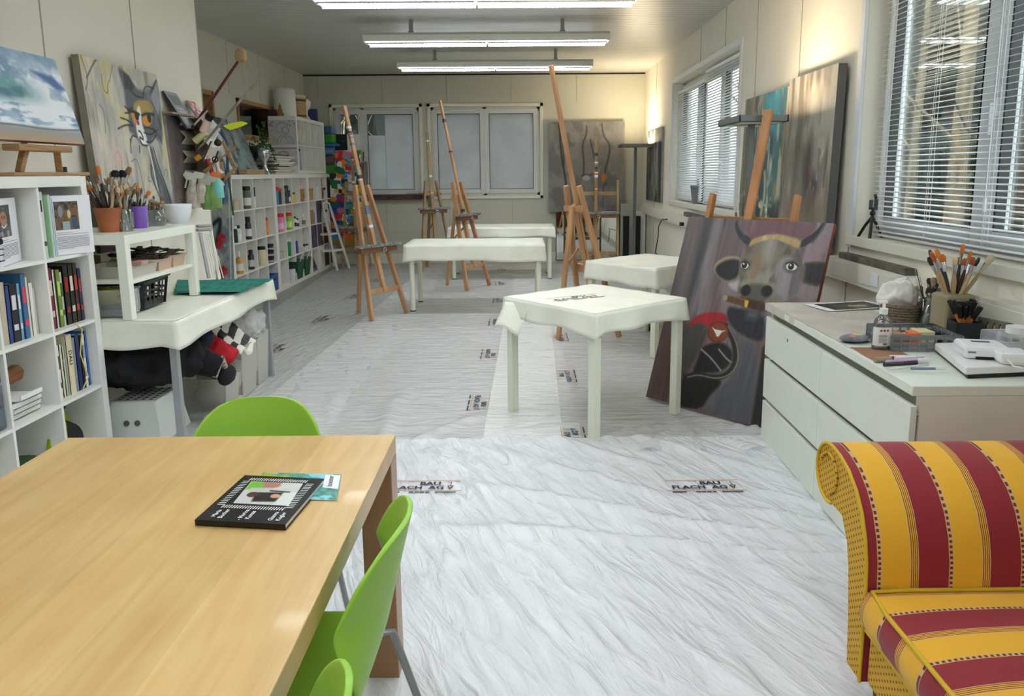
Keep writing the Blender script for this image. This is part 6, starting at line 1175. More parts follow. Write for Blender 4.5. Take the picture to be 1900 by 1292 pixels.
t = thing('wicker_basket', 'grey-brown wicker basket of white tissues on the chest', 'basket', (*bx_, ZD)); b = B().lathe([(.075, 0), (.088, .09), (.092, .10), (.085, .10), (.07, .01), (0, .01)], n=28, sx=1.05)
for k in range(7): rr = .077+.013*k/7; b.tube([(rr*1.05*math.cos(a_), rr*math.sin(a_), .012+.013*k) for a_ in np.linspace(0, 2*PI, 25)[:-1]], .0045, 5, closed=True)
obj('basket_body', b, WK2, t)
TIS = mat('tissue_white', (236, 234, 228), .9, bump=.4, bscale=25)
solo('tissues', B().lump((p.x-.005, p.y+.07, ZD+.13), (.085, .08, .085), 26, 0, .25, 3, 4).add([(p.x-.05, p.y+.05, ZD+.12), (p.x+.06, p.y+.04, ZD+.13), (p.x+.07, p.y+.10, ZD+.14), (p.x+.0, p.y+.06, ZD+.30), (p.x+.025, p.y+.07, ZD+.29)], [(0, 1, 4, 3), (1, 2, 4), (2, 0, 3, 4)], 0, True), TIS, 'crumpled white tissues puffing out of the wicker basket', 'tissues', crumple=.05)
p = dz(1728, 611); pot('brush_glass', p.x, p.y+.03, ZD, [(.036, 0), (.044, .135)], GLASS, 'tall clear glass of pale-handled brushes on the chest', 'glass')
brushes(p.x, p.y+.03, ZD, .042, 20, ['wood', 'hog', 'grey'], 'one of the pale-handled brushes standing in the clear glass on the chest', 'brushes in the clear glass', (.17, .23), seed=11, rim=.13, s=(.9, 1.3))
solo('thin_brush', B().cyl((p.x, p.y+.02, ZD+.02), (p.x-.075, p.y+.03, ZD+.27), .0025, .0015, 6), BLACK, 'very thin long black brush leaning left out of the clear glass', 'brush'); solo('thin_brush', B().cyl((p.x, p.y+.02, ZD+.02), (p.x-.055, p.y+.03, ZD+.235), .0022, .0012, 6), c3((110, 80, 60), .5), 'thin brown brush leaning beside the long black one', 'brush')
CANI = c3((150, 138, 110), .5); cx_, cy_ = 1.83, 3.13
t = thing('canister', 'olive-beige square canister holding large brushes on the chest', 'canister', (cx_, cy_, ZD), .1); obj('canister_body', B().box((-.062, -.06, 0), (.062, .06, .19)), CANI, t, bevel=.012); obj('black_band', B().box((-.063, -.061, .155), (.03, -.059, .165)), BLACK, t)
brushes(cx_, cy_, ZD+.06, .058, 14, ['hog', 'red', 'wood', 'orange', 'red'], 'one of the large brushes standing in the olive-beige canister', 'large brushes in the square canister', (.27, .36), seed=12, rim=.13, s=(1.1, 1.7))
cx_, cy_ = 1.80, 2.985
t = thing('pencil_cube', 'black square pen holder full of black and orange brushes', 'pen holder', (cx_, cy_, ZD), -.12); b = B(); w_ = .048
b.box((-w_, -w_, 0), (w_, w_, .004)).box((-w_, -w_, 0), (-w_+.004, w_, .10)).box((w_-.004, -w_, 0), (w_, w_, .10)).box((-w_, -w_, 0), (w_, -w_+.004, .10)).box((-w_, w_-.004, 0), (w_, w_, .10)); obj('holder_body', b, mat('slate_leather', (34, 38, 42), .6), t, bevel=.002)
if 'wideblk' not in PROT:
    r = thing('paint_brush', 'x', 'brush', (0, 0, 0)); obj('handle', B().lathe([(.004, 0), (.006, .12)], n=8), c3((206, 124, 70), .5), r); obj('ferrule', B().box((-.008, -.004, .12), (.008, .004, .15)), BLACK, r); obj('bristles', B().box((-.009, -.003, .15), (.009, .003, .18)), BLACK, r); PROT['wideblk'] = r
brushes(cx_, cy_, ZD+.006, .05, 16, ['wideblk'], 'one of the black-tipped orange brushes in the black pen holder', 'black and orange brushes', (.23, .27), seed=13, rim=.11, s=(1, 1.2))
GB = mat('grey_basket', (126, 130, 134), .45)
p = dz(1722, 655); gx, gy = p.x+.01, p.y+.16
t = thing('storage_basket', 'flat grey plastic basket with oval holes on the chest', 'basket', (gx, gy-.02, ZD), -.05); a_, c_, h_ = .135, .12, .062; b = B().box((-a_+.01, -c_+.01, 0), (a_-.01, c_-.01, .004))
for (P0, P1) in (((-a_, -c_), (a_, -c_)), ((a_, -c_), (a_, c_)), ((a_, c_), (-a_, c_)), ((-a_, c_), (-a_, -c_))):
    P0, P1 = Vector((*P0, 0)), Vector((*P1, 0)); u = P1-P0
    for z0, z1 in ((0, .014), (.026, .036), (.048, h_)): b.bar(P0+Vector((0, 0, (z0+z1)/2)), P1+Vector((0, 0, (z0+z1)/2)), .004, z1-z0)
    for k in range(9): q0 = P0+u*(k/8); b.bar(q0, q0+Vector((0, 0, h_)), .012, .004, up=u)
obj('basket_body', b, GB, t); obj('rim', B().tube([(-a_, -c_, h_), (a_, -c_, h_), (a_, c_, h_), (-a_, c_, h_)], .005, 6, closed=True), GB, t)
for k, (x_, y_, w_, d_, h2, cc, lb) in enumerate(((-.07, .0, .06, .09, .05, (150, 120, 90), 'brown wooden block'), (.0, -.02, .04, .06, .055, (236, 120, 60), 'orange eraser'), (.05, .0, .06, .08, .058, (226, 220, 170), 'pale yellow notepad'), (.09, .02, .05, .09, .05, (30, 30, 34), 'black case'))): solo('desk_item', B().box((gx+x_-w_/2, gy+y_-d_/2, ZD+.005), (gx+x_+w_/2, gy+y_+d_/2-.0, ZD+h2)), c3(cc, .6), lb+' inside the flat grey basket', 'stationery', bevel=.003)
p = dz(1641, 652); t = thing('sanitizer_bottle', 'clear pump bottle with white and blue label on the front of the chest', 'bottle', (p.x, p.y+.03, ZD)); 
obj('bottle_body', B().lathe([(.036, 0), (.038, .01), (.038, .10), (.030, .125), (.014, .14), (.014, .148)], n=24, sy=.75), see_through('bottle_clear', (236, 242, 242), .08, .05, .8, True), t); obj('liquid', B().lathe([(.034, .003), (.036, .01), (.036, .085), (0, .085)], n=24, sy=.73), see_through('gel', (220, 232, 236), .2, .05, .5), t)
LBM = c3((236, 236, 232), .5); g = obj('label', B().add(*(lambda n: ([(.0385*math.cos(a), .0292*math.sin(a), z) for z in (.02, .095) for a in np.linspace(-PI*.95, PI*.0, n)], [(i, i+1, n+i+1, n+i) for i in range(n-1)]))(16), 0, True), LBM, t)
n = 6; obj('blue_label', B().add([(.0388*math.cos(a), .0295*math.sin(a), z) for z in (.02, .095) for a in np.linspace(-PI*.22, PI*.12, n)], [(i, i+1, n+i+1, n+i) for i in range(n-1)], 0, True), c3((44, 96, 150), .5), t)
b = B()
for k in range(3): x_ = -.018+.013*k; yb = -.0300; b.add([(x_-.006, yb, .083), (x_, yb, .077), (x_+.006, yb, .083), (x_, yb, .089)], [(0, 1, 2, 3)])
b2 = B()
for k in range(7): b2.add([(-.026, -.0298, .066-.005*k), (.006, -.0302, .066-.005*k), (.006, -.0302, .064-.005*k), (-.026, -.0298, .064-.005*k)], [(0, 1, 2, 3)])
b2.box((.0-.008, -.0302, .024), (.008, -.0299, .032)); obj('hazard_marks', b, c3((196, 60, 50), .5), g); obj('label_text', b2, c3((120, 120, 124), .6), g)
obj('pump', B().cyl((0, 0, .145), (0, 0, .168), .016).cyl((0, 0, .168), (0, 0, .190), .006).box((-.028, -.007, .188), (.012, .007, .198)), c3((240, 240, 238), .4), t, bevel=.002)
p = dz(1588, 636); t = thing('wipes_pack', 'grey and yellow soft pack of wipes lying on the chest', 'pack', (p.x+.0, p.y, ZD+.002), .2); obj('pack_body', B().ball((0, .01, .016), 1, 18, sc=(.068, .042, .016)), mat('pack_foil', (150, 156, 162), .35, rgb2=(96, 100, 108), scale=16), t); obj('printed_patch', B().ball((.01, .01, .019), 1, 12, sc=(.04, .025, .0145)), c3((214, 200, 90), .4), t); obj('printed_patch', B().ball((-.02, -.002, .019), 1, 12, sc=(.02, .02, .0148)), c3((206, 130, 110), .4), t)
q = [dz(*c_) for c_ in ((1577, 646), (1655, 646), (1712, 668), (1626, 672))]
solo('cardboard', B().prism([(0, 0), (1, 0), (1, 1), (0, 1)], q[0], q[1]-q[0], q[3]-q[0], (0, 0, .003)), c3((150, 108, 82), .8), 'brown cardboard sheet under the pump bottle', 'cardboard')
for k, (p0, p1, rr, cc, cap_, lb) in enumerate((((1622, 673), (1665, 671), .010, (150, 140, 110), (40, 38, 34), 'thick gold-and-black marker'), ((1650, 667), (1692, 667), .007, (226, 226, 222), (110, 190, 70), 'white marker with a bright green cap'), ((1645, 678), (1722, 674), .008, (206, 160, 196), (230, 230, 232), 'pink-barrelled marker'), ((1640, 684), (1700, 680), .008, (44, 44, 48), (30, 30, 32), 'black felt pen'), ((1650, 691), (1722, 683), .004, (220, 220, 216), (200, 200, 200), 'thin white pen lying across the others'), ((1690, 692), (1752, 692), .005, (110, 126, 150), (220, 220, 220), 'blue-grey pen in a clear sleeve'), ((1660, 674), (1712, 671), .007, (236, 236, 238), (210, 210, 212), 'plain white marker'))):
    A0, A1 = dz(*p0), dz(*p1); A0.z += rr+.002*k; A1.z += rr+.002*k; t = thing('marker_pen', lb+' in the pile at the front of the chest', 'pen', A0, 0, 'pens on the chest', True); M_ = A0.lerp(A1, .72); obj('barrel', B().cyl(A0, M_, rr, n=10), c3(cc, .4), t); obj('cap', B().cyl(M_, A1, rr*1.08, n=10), c3(cap_, .4), t)
q = [dz(*c_) for c_ in ((1733, 655), (1790, 703), (1930, 700), (1910, 648))]
t = thing('paper_trimmer', 'flat white cutting board with black base on the chest, under the small white machines', 'trimmer', (q[0]+q[2])/2, 0, None, True)
obj('black_base', B().prism([(0, 0), (1, 0), (1, 1), (0, 1)], q[0]+Vector((.01, 0, 0)), q[1]-q[0], q[3]-q[0], (0, 0, .012)), BLACK, t, bevel=.002); obj('white_board', B().prism([(0, 0), (1, 0), (1, 1), (0, 1)], q[0]+Vector((0, 0, .012)), q[1]-q[0], q[3]-q[0], (0, 0, .028)), c3((236, 236, 234), .35), t, bevel=.005)
for (u, v, w_, d_, h_, lb) in ((1829, 664, .075, .075, .045, 'white boxy desk machine with a small grey display'), (1882, 676, .05, .055, .042, 'smaller white power adapter with a white cord')):
    p = at(u, v, Z=ZD+.04); t = thing('desk_device', lb+' on the cutting board', 'device', (p.x+.005, p.y+d_/2, ZD+.041), -.25); wm = c3((242, 242, 242), .35); obj('housing', B().box((-w_, -d_, .0), (w_, d_, h_)), wm, t, bevel=.012)
    if w_ > .06: obj('display', B().box((-.03, .01, h_), (.03, .03, h_+.001)), DGREY, t); obj('cutout', B().box((-.04, -d_-.001, 0), (.055, -d_+.002, .010)), BLACK, t); obj('logo', B().box((-.066, -d_-.0008, .022), (-.040, -d_, .028)), c3((120, 120, 124), .5), t)
    else: obj('cord', B().tube([(-.03, -.05, .02), (-.02, -.09, .005), (.03, -.12, .004), (.12, -.11, .004)], .003, 6), wm, t)
a = Art(90, 60, (120, 116, 90)); a.clouds((96, 100, 96), 4, 8, 2, .4, .6)
for k, (x_, cc) in enumerate(((.1, (92, 86, 60)), (.3, (110, 126, 160)), (.48, (120, 60, 140)), (.65, (160, 176, 210)), (.85, (24, 24, 28)))): a.poly([(x_-.05, .35), (x_+.05, .35), (x_+.07, .8), (x_-.07, .8)], cc, .02); a.ell(x_, .24, .035, .07, (206, 176, 150)); a.line([(x_, .14), (x_-.04, .34)], .04, (36, 30, 28)); a.line([(x_-.02, .8), (x_-.02, .98)], .02, (196, 160, 134)); a.line([(x_+.02, .8), (x_+.02, .98)], .02, (196, 160, 134))
p0, p1 = Vector((1.852, 2.99, ZD+.002)), Vector((1.90, 2.84, ZD+.002)); t0 = Vector((p0.x+.012, p0.y+.01, ZD+.115)); 
canvas('picture_card', a, t0, t0+(p1-p0)*1.0, p0, .003, 'picture card of five standing women leaning by the black pen holder', 'picture', side=PAPER)
t = thing('drawer_tower', 'clear little drawer tower with a white lid at the right edge of the photo', 'drawers', (1.80, 2.70, ZD), 0); 
for k in range(2): obj('drawer', B().box((-.06, -.08, .003+.055*k), (.09, .08, .055+.055*k)), CLEAR, t, bevel=.004)
obj('white_lid', B().cyl((.03, 0, .111), (.03, 0, .135), .04, n=20), c3((240, 240, 238), .4), t)
# ================================================================ pictures and blinds on the right wall, back corner
a = Art(80, 120, (70, 116, 122)); a.clouds((150, 130, 96), 3, 9, 4, .48, .6); a.clouds((46, 74, 84), 3, 10, 5, .5, .62); a.clouds((196, 196, 176), 4, 14, 6, .56, .66, .9); a.poly([(0, .0), (.2, 0), (.15, 1), (0, 1)], (96, 90, 72), .1, .8); a.poly([(.5, 0), (.85, 0), (.8, .3), (.55, .25)], (60, 170, 190), .12, .8); a.clouds((30, 44, 46), 5, 7, 8, .48, .58, .9, sm(a.T, .65, .85)); a.clouds((226, 226, 210), 9, 9, 9, .56, .62, .9, sm(a.T, .6, .8)); a.line([(.62, .55), (.66, .7), (.6, .85)], .04, (214, 200, 150), .04)
canvas('teal_painting', a, (1.93, 6.62, 2.09), (1.93, 5.58, 2.09), (1.90, 6.62, .975), .04, 'tall teal and gold abstract canvas behind the near floor lamp', side=c3((214, 206, 184), .7), rough=.4)
a = Art(90, 120, (140, 132, 120)); a.clouds((168, 162, 150), 3, 6, 4, .45, .62); a.clouds((112, 104, 92), 2, 10, 5, .5, .64); a.poly([(.5, .38), (.75, .3), (.85, .6), (.7, .75), (.5, .78), (.45, .6)], (72, 68, 70), .15, .8); a.poly([(.6, .25), (.8, .3), (.78, .6), (.62, .55)], (186, 180, 172), .12, .8); a.clouds((206, 200, 190), 10, 12, 9, .55, .62, .8, sm(a.T, .3, .45)*sm(-a.T, -.75, -.6)*sm(a.S, .4, .55)); a.line([(.6, .55), (.62, .75)], .04, (140, 96, 64), .05, .8); a.ell(.65, .16, .2, .10, (176, 170, 158), .4, .4); a.poly([(0, .75), (1, .7), (1, 1), (0, 1)], (132, 116, 96), .2, .6)
canvas('grey_abstract_painting', a, (1.925, 5.54, 2.13), (1.925, 4.70, 2.13), (1.90, 5.54, .975), .055, 'large beige-grey abstract canvas left of the near window', side=c3((110, 112, 112), .7), rough=.5)
a = Art(60, 60, (104, 104, 98)); a.clouds((140, 138, 128), 3, 7, 4, .45, .6); a.clouds((50, 62, 68), 3, 8, 5, .52, .62); a.poly([(.78, .0), (1, 0), (1, 1), (.85, 1)], (30, 44, 50), .1, .9); a.poly([(.5, .3), (.7, .28), (.65, .6)], (176, 172, 166), .15, .7)
canvas('grey_teal_painting', a, (1.965, 11.95, 2.10), (1.965, 10.70, 2.10), (1.965, 11.95, 1.05), .03, 'grey-teal abstract canvas on the right wall behind the far floor lamp')
a = Art(120, 135, (118, 117, 114)); A_ = a; a.clouds((136, 134, 130), 6, 9, 4, .45, .6, .7); a.clouds((98, 96, 95), 6, 8, 5, .5, .62, .7)
for pts, wd in (([(.14, .02), (.17, .4), (.22, .6), (.25, .85)], .03), ([(.5, .05), (.5, .15), (.44, .25), (.47, .45), (.46, .6)], .02), ([(.7, .03), (.72, .16), (.82, .26), (.78, .45), (.74, .55), (.76, .7)], .02), ([(.55, .2), (.62, .45), (.64, .6)], .015), ([(.44, .6), (.5, .58), (.55, .6), (.6, .56)], .02), ([(.73, .7), (.72, .95)], .012), ([(.2, .1), (.2, .5)], .02)): a.line(pts, wd*.8, (40, 38, 40), .02, .9)
a.ell(.63, .55, .05, .045, (176, 120, 50), .4); a.ell(.73, .62, .035, .05, (176, 110, 40), .4); a.ell(.5, .62, .05, .03, (160, 160, 164), .5)
canvas('nude_painting', a, (.44, 12.40, 2.29), (1.67, 12.40, 2.29), (.44, 12.38, .845), .035, 'big grey canvas with a line-drawn bare back, hanging at the back above the mirror', 'painting', side=c3((100, 100, 98), .7))
t = thing('wall_mirror', 'tall mirror standing at the back wall below the grey figure canvas', 'mirror', (1.09, 12.44, .0)); obj('mirror_glass', B().box((-.52, -.01, .05), (.52, 0, 1.0)), mat('mirror', (235, 238, 238), .02, 1), t); obj('backing', B().box((-.53, 0, .04), (.53, .015, 1.01)), DGREY, t)
for k, x_ in enumerate((1.665, 1.845)): solo('panel_heater', B().box((x_-.05, 11.98, .0), (x_+.045, 12.03, .79)), BLACK, ('left', 'right')[k]+' tall narrow black panel behind the far floor lamp', 'panel', 'pair of black panels')
solo('grey_board', B().box((1.60, 12.2, .0), (1.95, 12.22, .98)), c3((176, 176, 168), .6), 'plain grey board behind the black panels in the far right corner', 'board')
solo('corner_box', B().box((1.80, 12.05, 0), (1.98, 12.40, .85)), WHITE, 'narrow white box in the far right corner under the trunking', 'box', bevel=.003)
for k, (y0, y1, h_) in enumerate(((7.85, 9.0, .05), (3.75, 4.55, .035))): solo('stained_board', B().box((1.935, y0, .962), (1.985, y1, .962+h_)), mat('duct_stained', (120, 110, 98), .8, rgb2=(74, 76, 66), scale=14), ('paint-stained board lying on the trunking below the far window', 'paint-stained board lying on the trunking behind the chest')[k], 'board')
t = thing('plant_pot', 'small grey plant pot on the far window sill', 'plant pot', (2.06, 8.85, 1.101)); obj('pot_body', B().lathe([(.06, 0), (.085, .20), (.09, .20), (.09, .225), (.08, .225)], n=20), c3((130, 132, 134), .5), t); obj('tag_card', B().box((.0, -.04, .2), (.01, .05, .32)), c3((140, 140, 142), .6), t)
def blind(x, y0, y1, z0, z1, label, pitch=.028, tilt=.12, cords=4, wd=.025):
    t = thing('venetian_blind', label, 'blind', (x, (y0+y1)/2, z0)); h = (y1-y0)/2; H_ = z1-z0; m = mat('blind_white', (240, 242, 244), .4); b = B(); z = .03; n = 0
    while z < H_-.03:
        b.add([(-wd/2, -h, z-tilt*wd), (0, -h, z+.002), (wd/2, -h, z+tilt*wd), (-wd/2, h, z-tilt*wd), (0, h, z+.002), (wd/2, h, z+tilt*wd)], [(0, 3, 4, 1), (1, 4, 5, 2)], 0, True); z += pitch; n += 1
    obj('slats', b, m, t, solid=.0006); obj('headrail', B().box((-.018, -h, H_-.03), (.018, h, H_)), m, t, bevel=.002); obj('bottom_rail', B().box((-.013, -h, .0), (.013, h, .012)), c3((216, 214, 206), .4), t, bevel=.003)
    for k in range(cords): y = -h+.10+(2*h-.2)*k/(cords-1); obj('ladder_cord', B().cyl((-wd/2, y, .01), (-wd/2, y, H_-.02), .0012, n=5).cyl((wd/2, y, .01), (wd/2, y, H_-.02), .0012, n=5).cyl((0, y+.006, .01), (0, y+.006, H_), .001, n=5), m, t)
    return t
bl = blind(2.055, 1.25, 4.40, 1.115, 2.70, 'white open venetian blind in the large near window', cords=7)
obj('pull_cord', B().cyl((-.025, 3.30-2.825, .25), (-.025, 3.30-2.825, 1.55), .0015, n=5).cyl((-.025, 3.30-2.825, .19), (-.025, 3.30-2.825, .25), .007, n=8), mat('blind_white', (240, 242, 244)), bl)
blind(2.055, 7.12, 8.55, 1.13, 2.58, 'white venetian blind in the nearer half of the far right window', tilt=.5, cords=3); blind(2.055, 8.62, 10.05, 1.13, 2.50, 'white venetian blind in the farther half of the far right window', tilt=.5, cords=3)
t = thing('mini_tripod', 'small black bendy phone tripod on the near window sill', 'tripod', (2.035, 4.36, 1.092)); hub = Vector((0, 0, .13))
for (x_, y_) in ((-.05, .06), (-.04, -.07), (.06, -.01)): obj('leg', B().tube([hub, hub.lerp(Vector((x_, y_, 0)), .5)+Vector((0, 0, .012)), (x_, y_, .006)], .009, 8), BLACK, t)
obj('ball_head', B().ball(hub+Vector((0, 0, .02)), .016).cyl(hub, hub+Vector((0, 0, .045)), .008), BLACK, t); obj('phone_clamp', B().box((-.008, -.035, .17), (.012, .035, .182)).box((-.008, -.035, .182), (.012, -.028, .235)).box((-.008, .028, .182), (.012, .035, .225)).cyl((0, -.03, .24), (0, -.015, .255), .008), BLACK, t)
# ================================================================ sofa
def stripe_mat(name, axis, other, off, per=.19):
    m = bpy.data.materials.new(name); m.use_nodes = True; N = m.node_tree.nodes; L = m.node_tree.links; p_ = N['Principled BSDF']; p_.inputs['Roughness'].default_value = .75; p_.inputs['Sheen Weight'].default_value = .15
    tc = N.new('ShaderNodeTexCoord'); sx = N.new('ShaderNodeSeparateXYZ'); L.new(tc.outputs['Object'], sx.inputs[0])
    def math_(op, a, bb=None):
        n_ = N.new('ShaderNodeMath'); n_.operation = op; L.new(a, n_.inputs[0])
        if bb is not None: n_.inputs[1].default_value = bb
        return n_.outputs[0]
    f = math_('FRACT', math_('MULTIPLY', math_('ADD', sx.outputs[axis], -off), 1/per))
    cr = N.new('ShaderNodeValToRGB'); cr.color_ramp.interpolation = 'CONSTANT'; Y, R_, C_ = lin((226, 168, 26)), lin((138, 16, 30)), lin((206, 168, 110)); DR = lin((104, 26, 30))
    st = [(0, Y), (.39, C_), (.403, DR), (.416, Y), (.43, DR), (.442, Y), (.458, DR), (.470, Y), (.486, DR), (.497, C_), (.51, R_), (.93, C_)]
    el = cr.color_ramp.elements; el[0].position = 0; el[0].color = st[0][1]; el[1].position = st[1][0]; el[1].color = st[1][1]
    for q_, c_ in st[2:]: e_ = el.new(q_); e_.color = c_
    L.new(f, cr.inputs[0])
    g = math_('FRACT', math_('MULTIPLY', sx.outputs[other], 1/.0135)); dash = math_('MULTIPLY', math_('GREATER_THAN', g, .45), 1); inb = math_('MULTIPLY', math_('GREATER_THAN', f, .945), 1); 
    mm = N.new('ShaderNodeMath'); mm.operation = 'MULTIPLY'; L.new(dash, mm.inputs[0]); L.new(inb, mm.inputs[1]); m3 = N.new('ShaderNodeMath'); m3.operation = 'MULTIPLY'; L.new(mm.outputs[0], m3.inputs[0]); L.new(math_('LESS_THAN', f, .985), m3.inputs[1])
    mx = N.new('ShaderNodeMixRGB'); L.new(m3.outputs[0], mx.inputs[0]); L.new(cr.outputs[0], mx.inputs[1]); mx.inputs[2].default_value = DR
    L.new(mx.outputs[0], p_.inputs['Base Color'])
    n_ = N.new('ShaderNodeTexNoise'); n_.inputs['Scale'].default_value = 900; bp = N.new('ShaderNodeBump'); bp.inputs['Strength'].default_value = .25; bp.inputs['Distance'].default_value = .001; L.new(n_.outputs[0], bp.inputs['Height']); L.new(bp.outputs[0], p_.inputs['Normal']); return m
def dot_mat():
    m = bpy.data.materials.new('dotted_yellow_fabric'); m.use_nodes = True; N = m.node_tree.nodes; L = m.node_tree.links; p_ = N['Principled BSDF']; p_.inputs['Roughness'].default_value = .8
    tc = N.new('ShaderNodeTexCoord'); sq = N.new('ShaderNodeSeparateXYZ'); cq = N.new('ShaderNodeCombineXYZ'); mp = N.new('ShaderNodeMapping'); mp.inputs['Rotation'].default_value = (0, 0, .6); vo = N.new('ShaderNodeTexVoronoi'); vo.voronoi_dimensions = '2D'; vo.inputs['Scale'].default_value = 62; vo.inputs['Randomness'].default_value = .0
    L.new(tc.outputs['Object'], sq.inputs[0]); L.new(sq.outputs[1], cq.inputs[0]); L.new(sq.outputs[2], cq.inputs[1]); L.new(cq.outputs[0], mp.inputs[0]); L.new(mp.outputs[0], vo.inputs['Vector']); cr = N.new('ShaderNodeValToRGB'); cr.color_ramp.interpolation = 'CONSTANT'; cr.color_ramp.elements[0].color = lin((128, 72, 24)); cr.color_ramp.elements[1].position = .22; cr.color_ramp.elements[1].color = lin((206, 160, 40)); L.new(vo.outputs['Distance'], cr.inputs[0]); L.new(cr.outputs[0], p_.inputs['Base Color']); return m
SX0, SX1 = .90, 1.86; DOT = dot_mat(); PIPE = c3((206, 168, 30), .6)
sofa = thing('sofa', 'red and yellow striped sofa with a rolled backrest at the right foreground', 'sofa', (SX0, 1.5, 0)); YS = 1.5
arc = [(2.085+.088*math.cos(a), .612+.088*math.sin(a)) for a in np.linspace(1.75, -1.9, 14)]
prof = [(1.812, .13), (1.812, .376), (1.820, .47), (1.835, .53), (1.865, .59), (1.905, .635), (1.96, .672), (2.02, .692)]+arc+[(1.985, .525), (1.945, .47), (1.925, .40), (1.905, .25), (1.895, .13)]
prof = [(y-YS, z) for y, z in prof]
def strip(pf, x0, x1, nx=2, mi=0): 
    b = B(); b.grid(lambda u, v: (x0+(x1-x0)*u, *[pf[min(int(v*(len(pf)-1)+1e-6), len(pf)-1)][k] for k in (0, 1)]), nx, len(pf)-1, mi); return b
STB = stripe_mat('striped_fabric_back', 0, 2, -.150+.0); b = strip(prof, 0, SX1-SX0); obj('backrest', b, STB, sofa)
obj('end_panel', B().add([(0, y, z) for y, z in prof], [tuple(range(len(prof)))]), DOT, sofa); obj('end_panel', B().add([(SX1-SX0, y, z) for y, z in prof], [tuple(range(len(prof)))[::-1]]), DOT, sofa)
obj('piping', B().tube([(-.002, y, z) for y, z in prof[:22]], .005, 7), PIPE, sofa)
spi = [(-.004, 2.085-YS+(.088-.030*k/6)*math.cos(1.2-.75*k), .612+(.088-.030*k/6)*math.sin(1.2-.75*k)) for k in range(6)]
obj('scroll_piping', B().tube([(-.003, 2.085-YS+.058*math.cos(a), .612+.058*math.sin(a)) for a in np.linspace(.3, 4.6, 16)], .0045, 6), DOT, sofa)
# seat base and cushion
b = B(); b.box((.01, -1.0, .13), (SX1-SX0, .31, .29)); obj('seat_base', b, DOT, sofa, bevel=.02)
def cushion(u, v):
    w_, l_ = SX1-SX0, 1.25; a = 2*PI*v; cs, sn = math.cos(a), math.sin(a); ex = lambda c_: math.copysign(abs(c_)**.35, c_)
    return (w_/2-.003+ (w_/2+.012)*u*ex(cs), -.32+(.625)*u*ex(sn), 0)
STS = stripe_mat('striped_fabric_seat', 1, 0, .02)
b = B(); L_n = 40; W_n = 16
def cus_top(u, v): x = u*2-1; y = v*2-1; return (.0+(SX1-SX0)*u-.0, -.95+1.255*v, .395+.028*(1-x**4)*(1-y**6))
b.grid(cus_top, W_n, L_n)
b.grid(lambda u, v: (0-.018*math.sin(PI*v), -.95+1.255*u, .29+.107*v), L_n, 8); b.grid(lambda u, v: ((SX1-SX0)*u, .305+.0*v, .29+.107*v), 4, 3); b.grid(lambda u, v: ((SX1-SX0)*u, -.95, .29+.107*v), 4, 3)
cu_ = obj('seat_cushion', b, STS, sofa); obj('cushion_piping', B().tube([(0, -.95, .397), (-.001, -.3, .397), (-.001, .2, .397), (.01, .30, .399), (.1, .308, .399), (.9, .308, .399)], .006, 7), PIPE, cu_); obj('cushion_piping', B().tube([(0, -.95, .292), (0, .300, .292)], .006, 7), PIPE, cu_)
for x_ in (.08, SX1-SX0-.08):
    for y_ in (-.9, .34): obj('foot', B().cyl((x_, y_, 0), (x_, y_, .13), .02, .03), c3((60, 36, 24), .5), sofa)
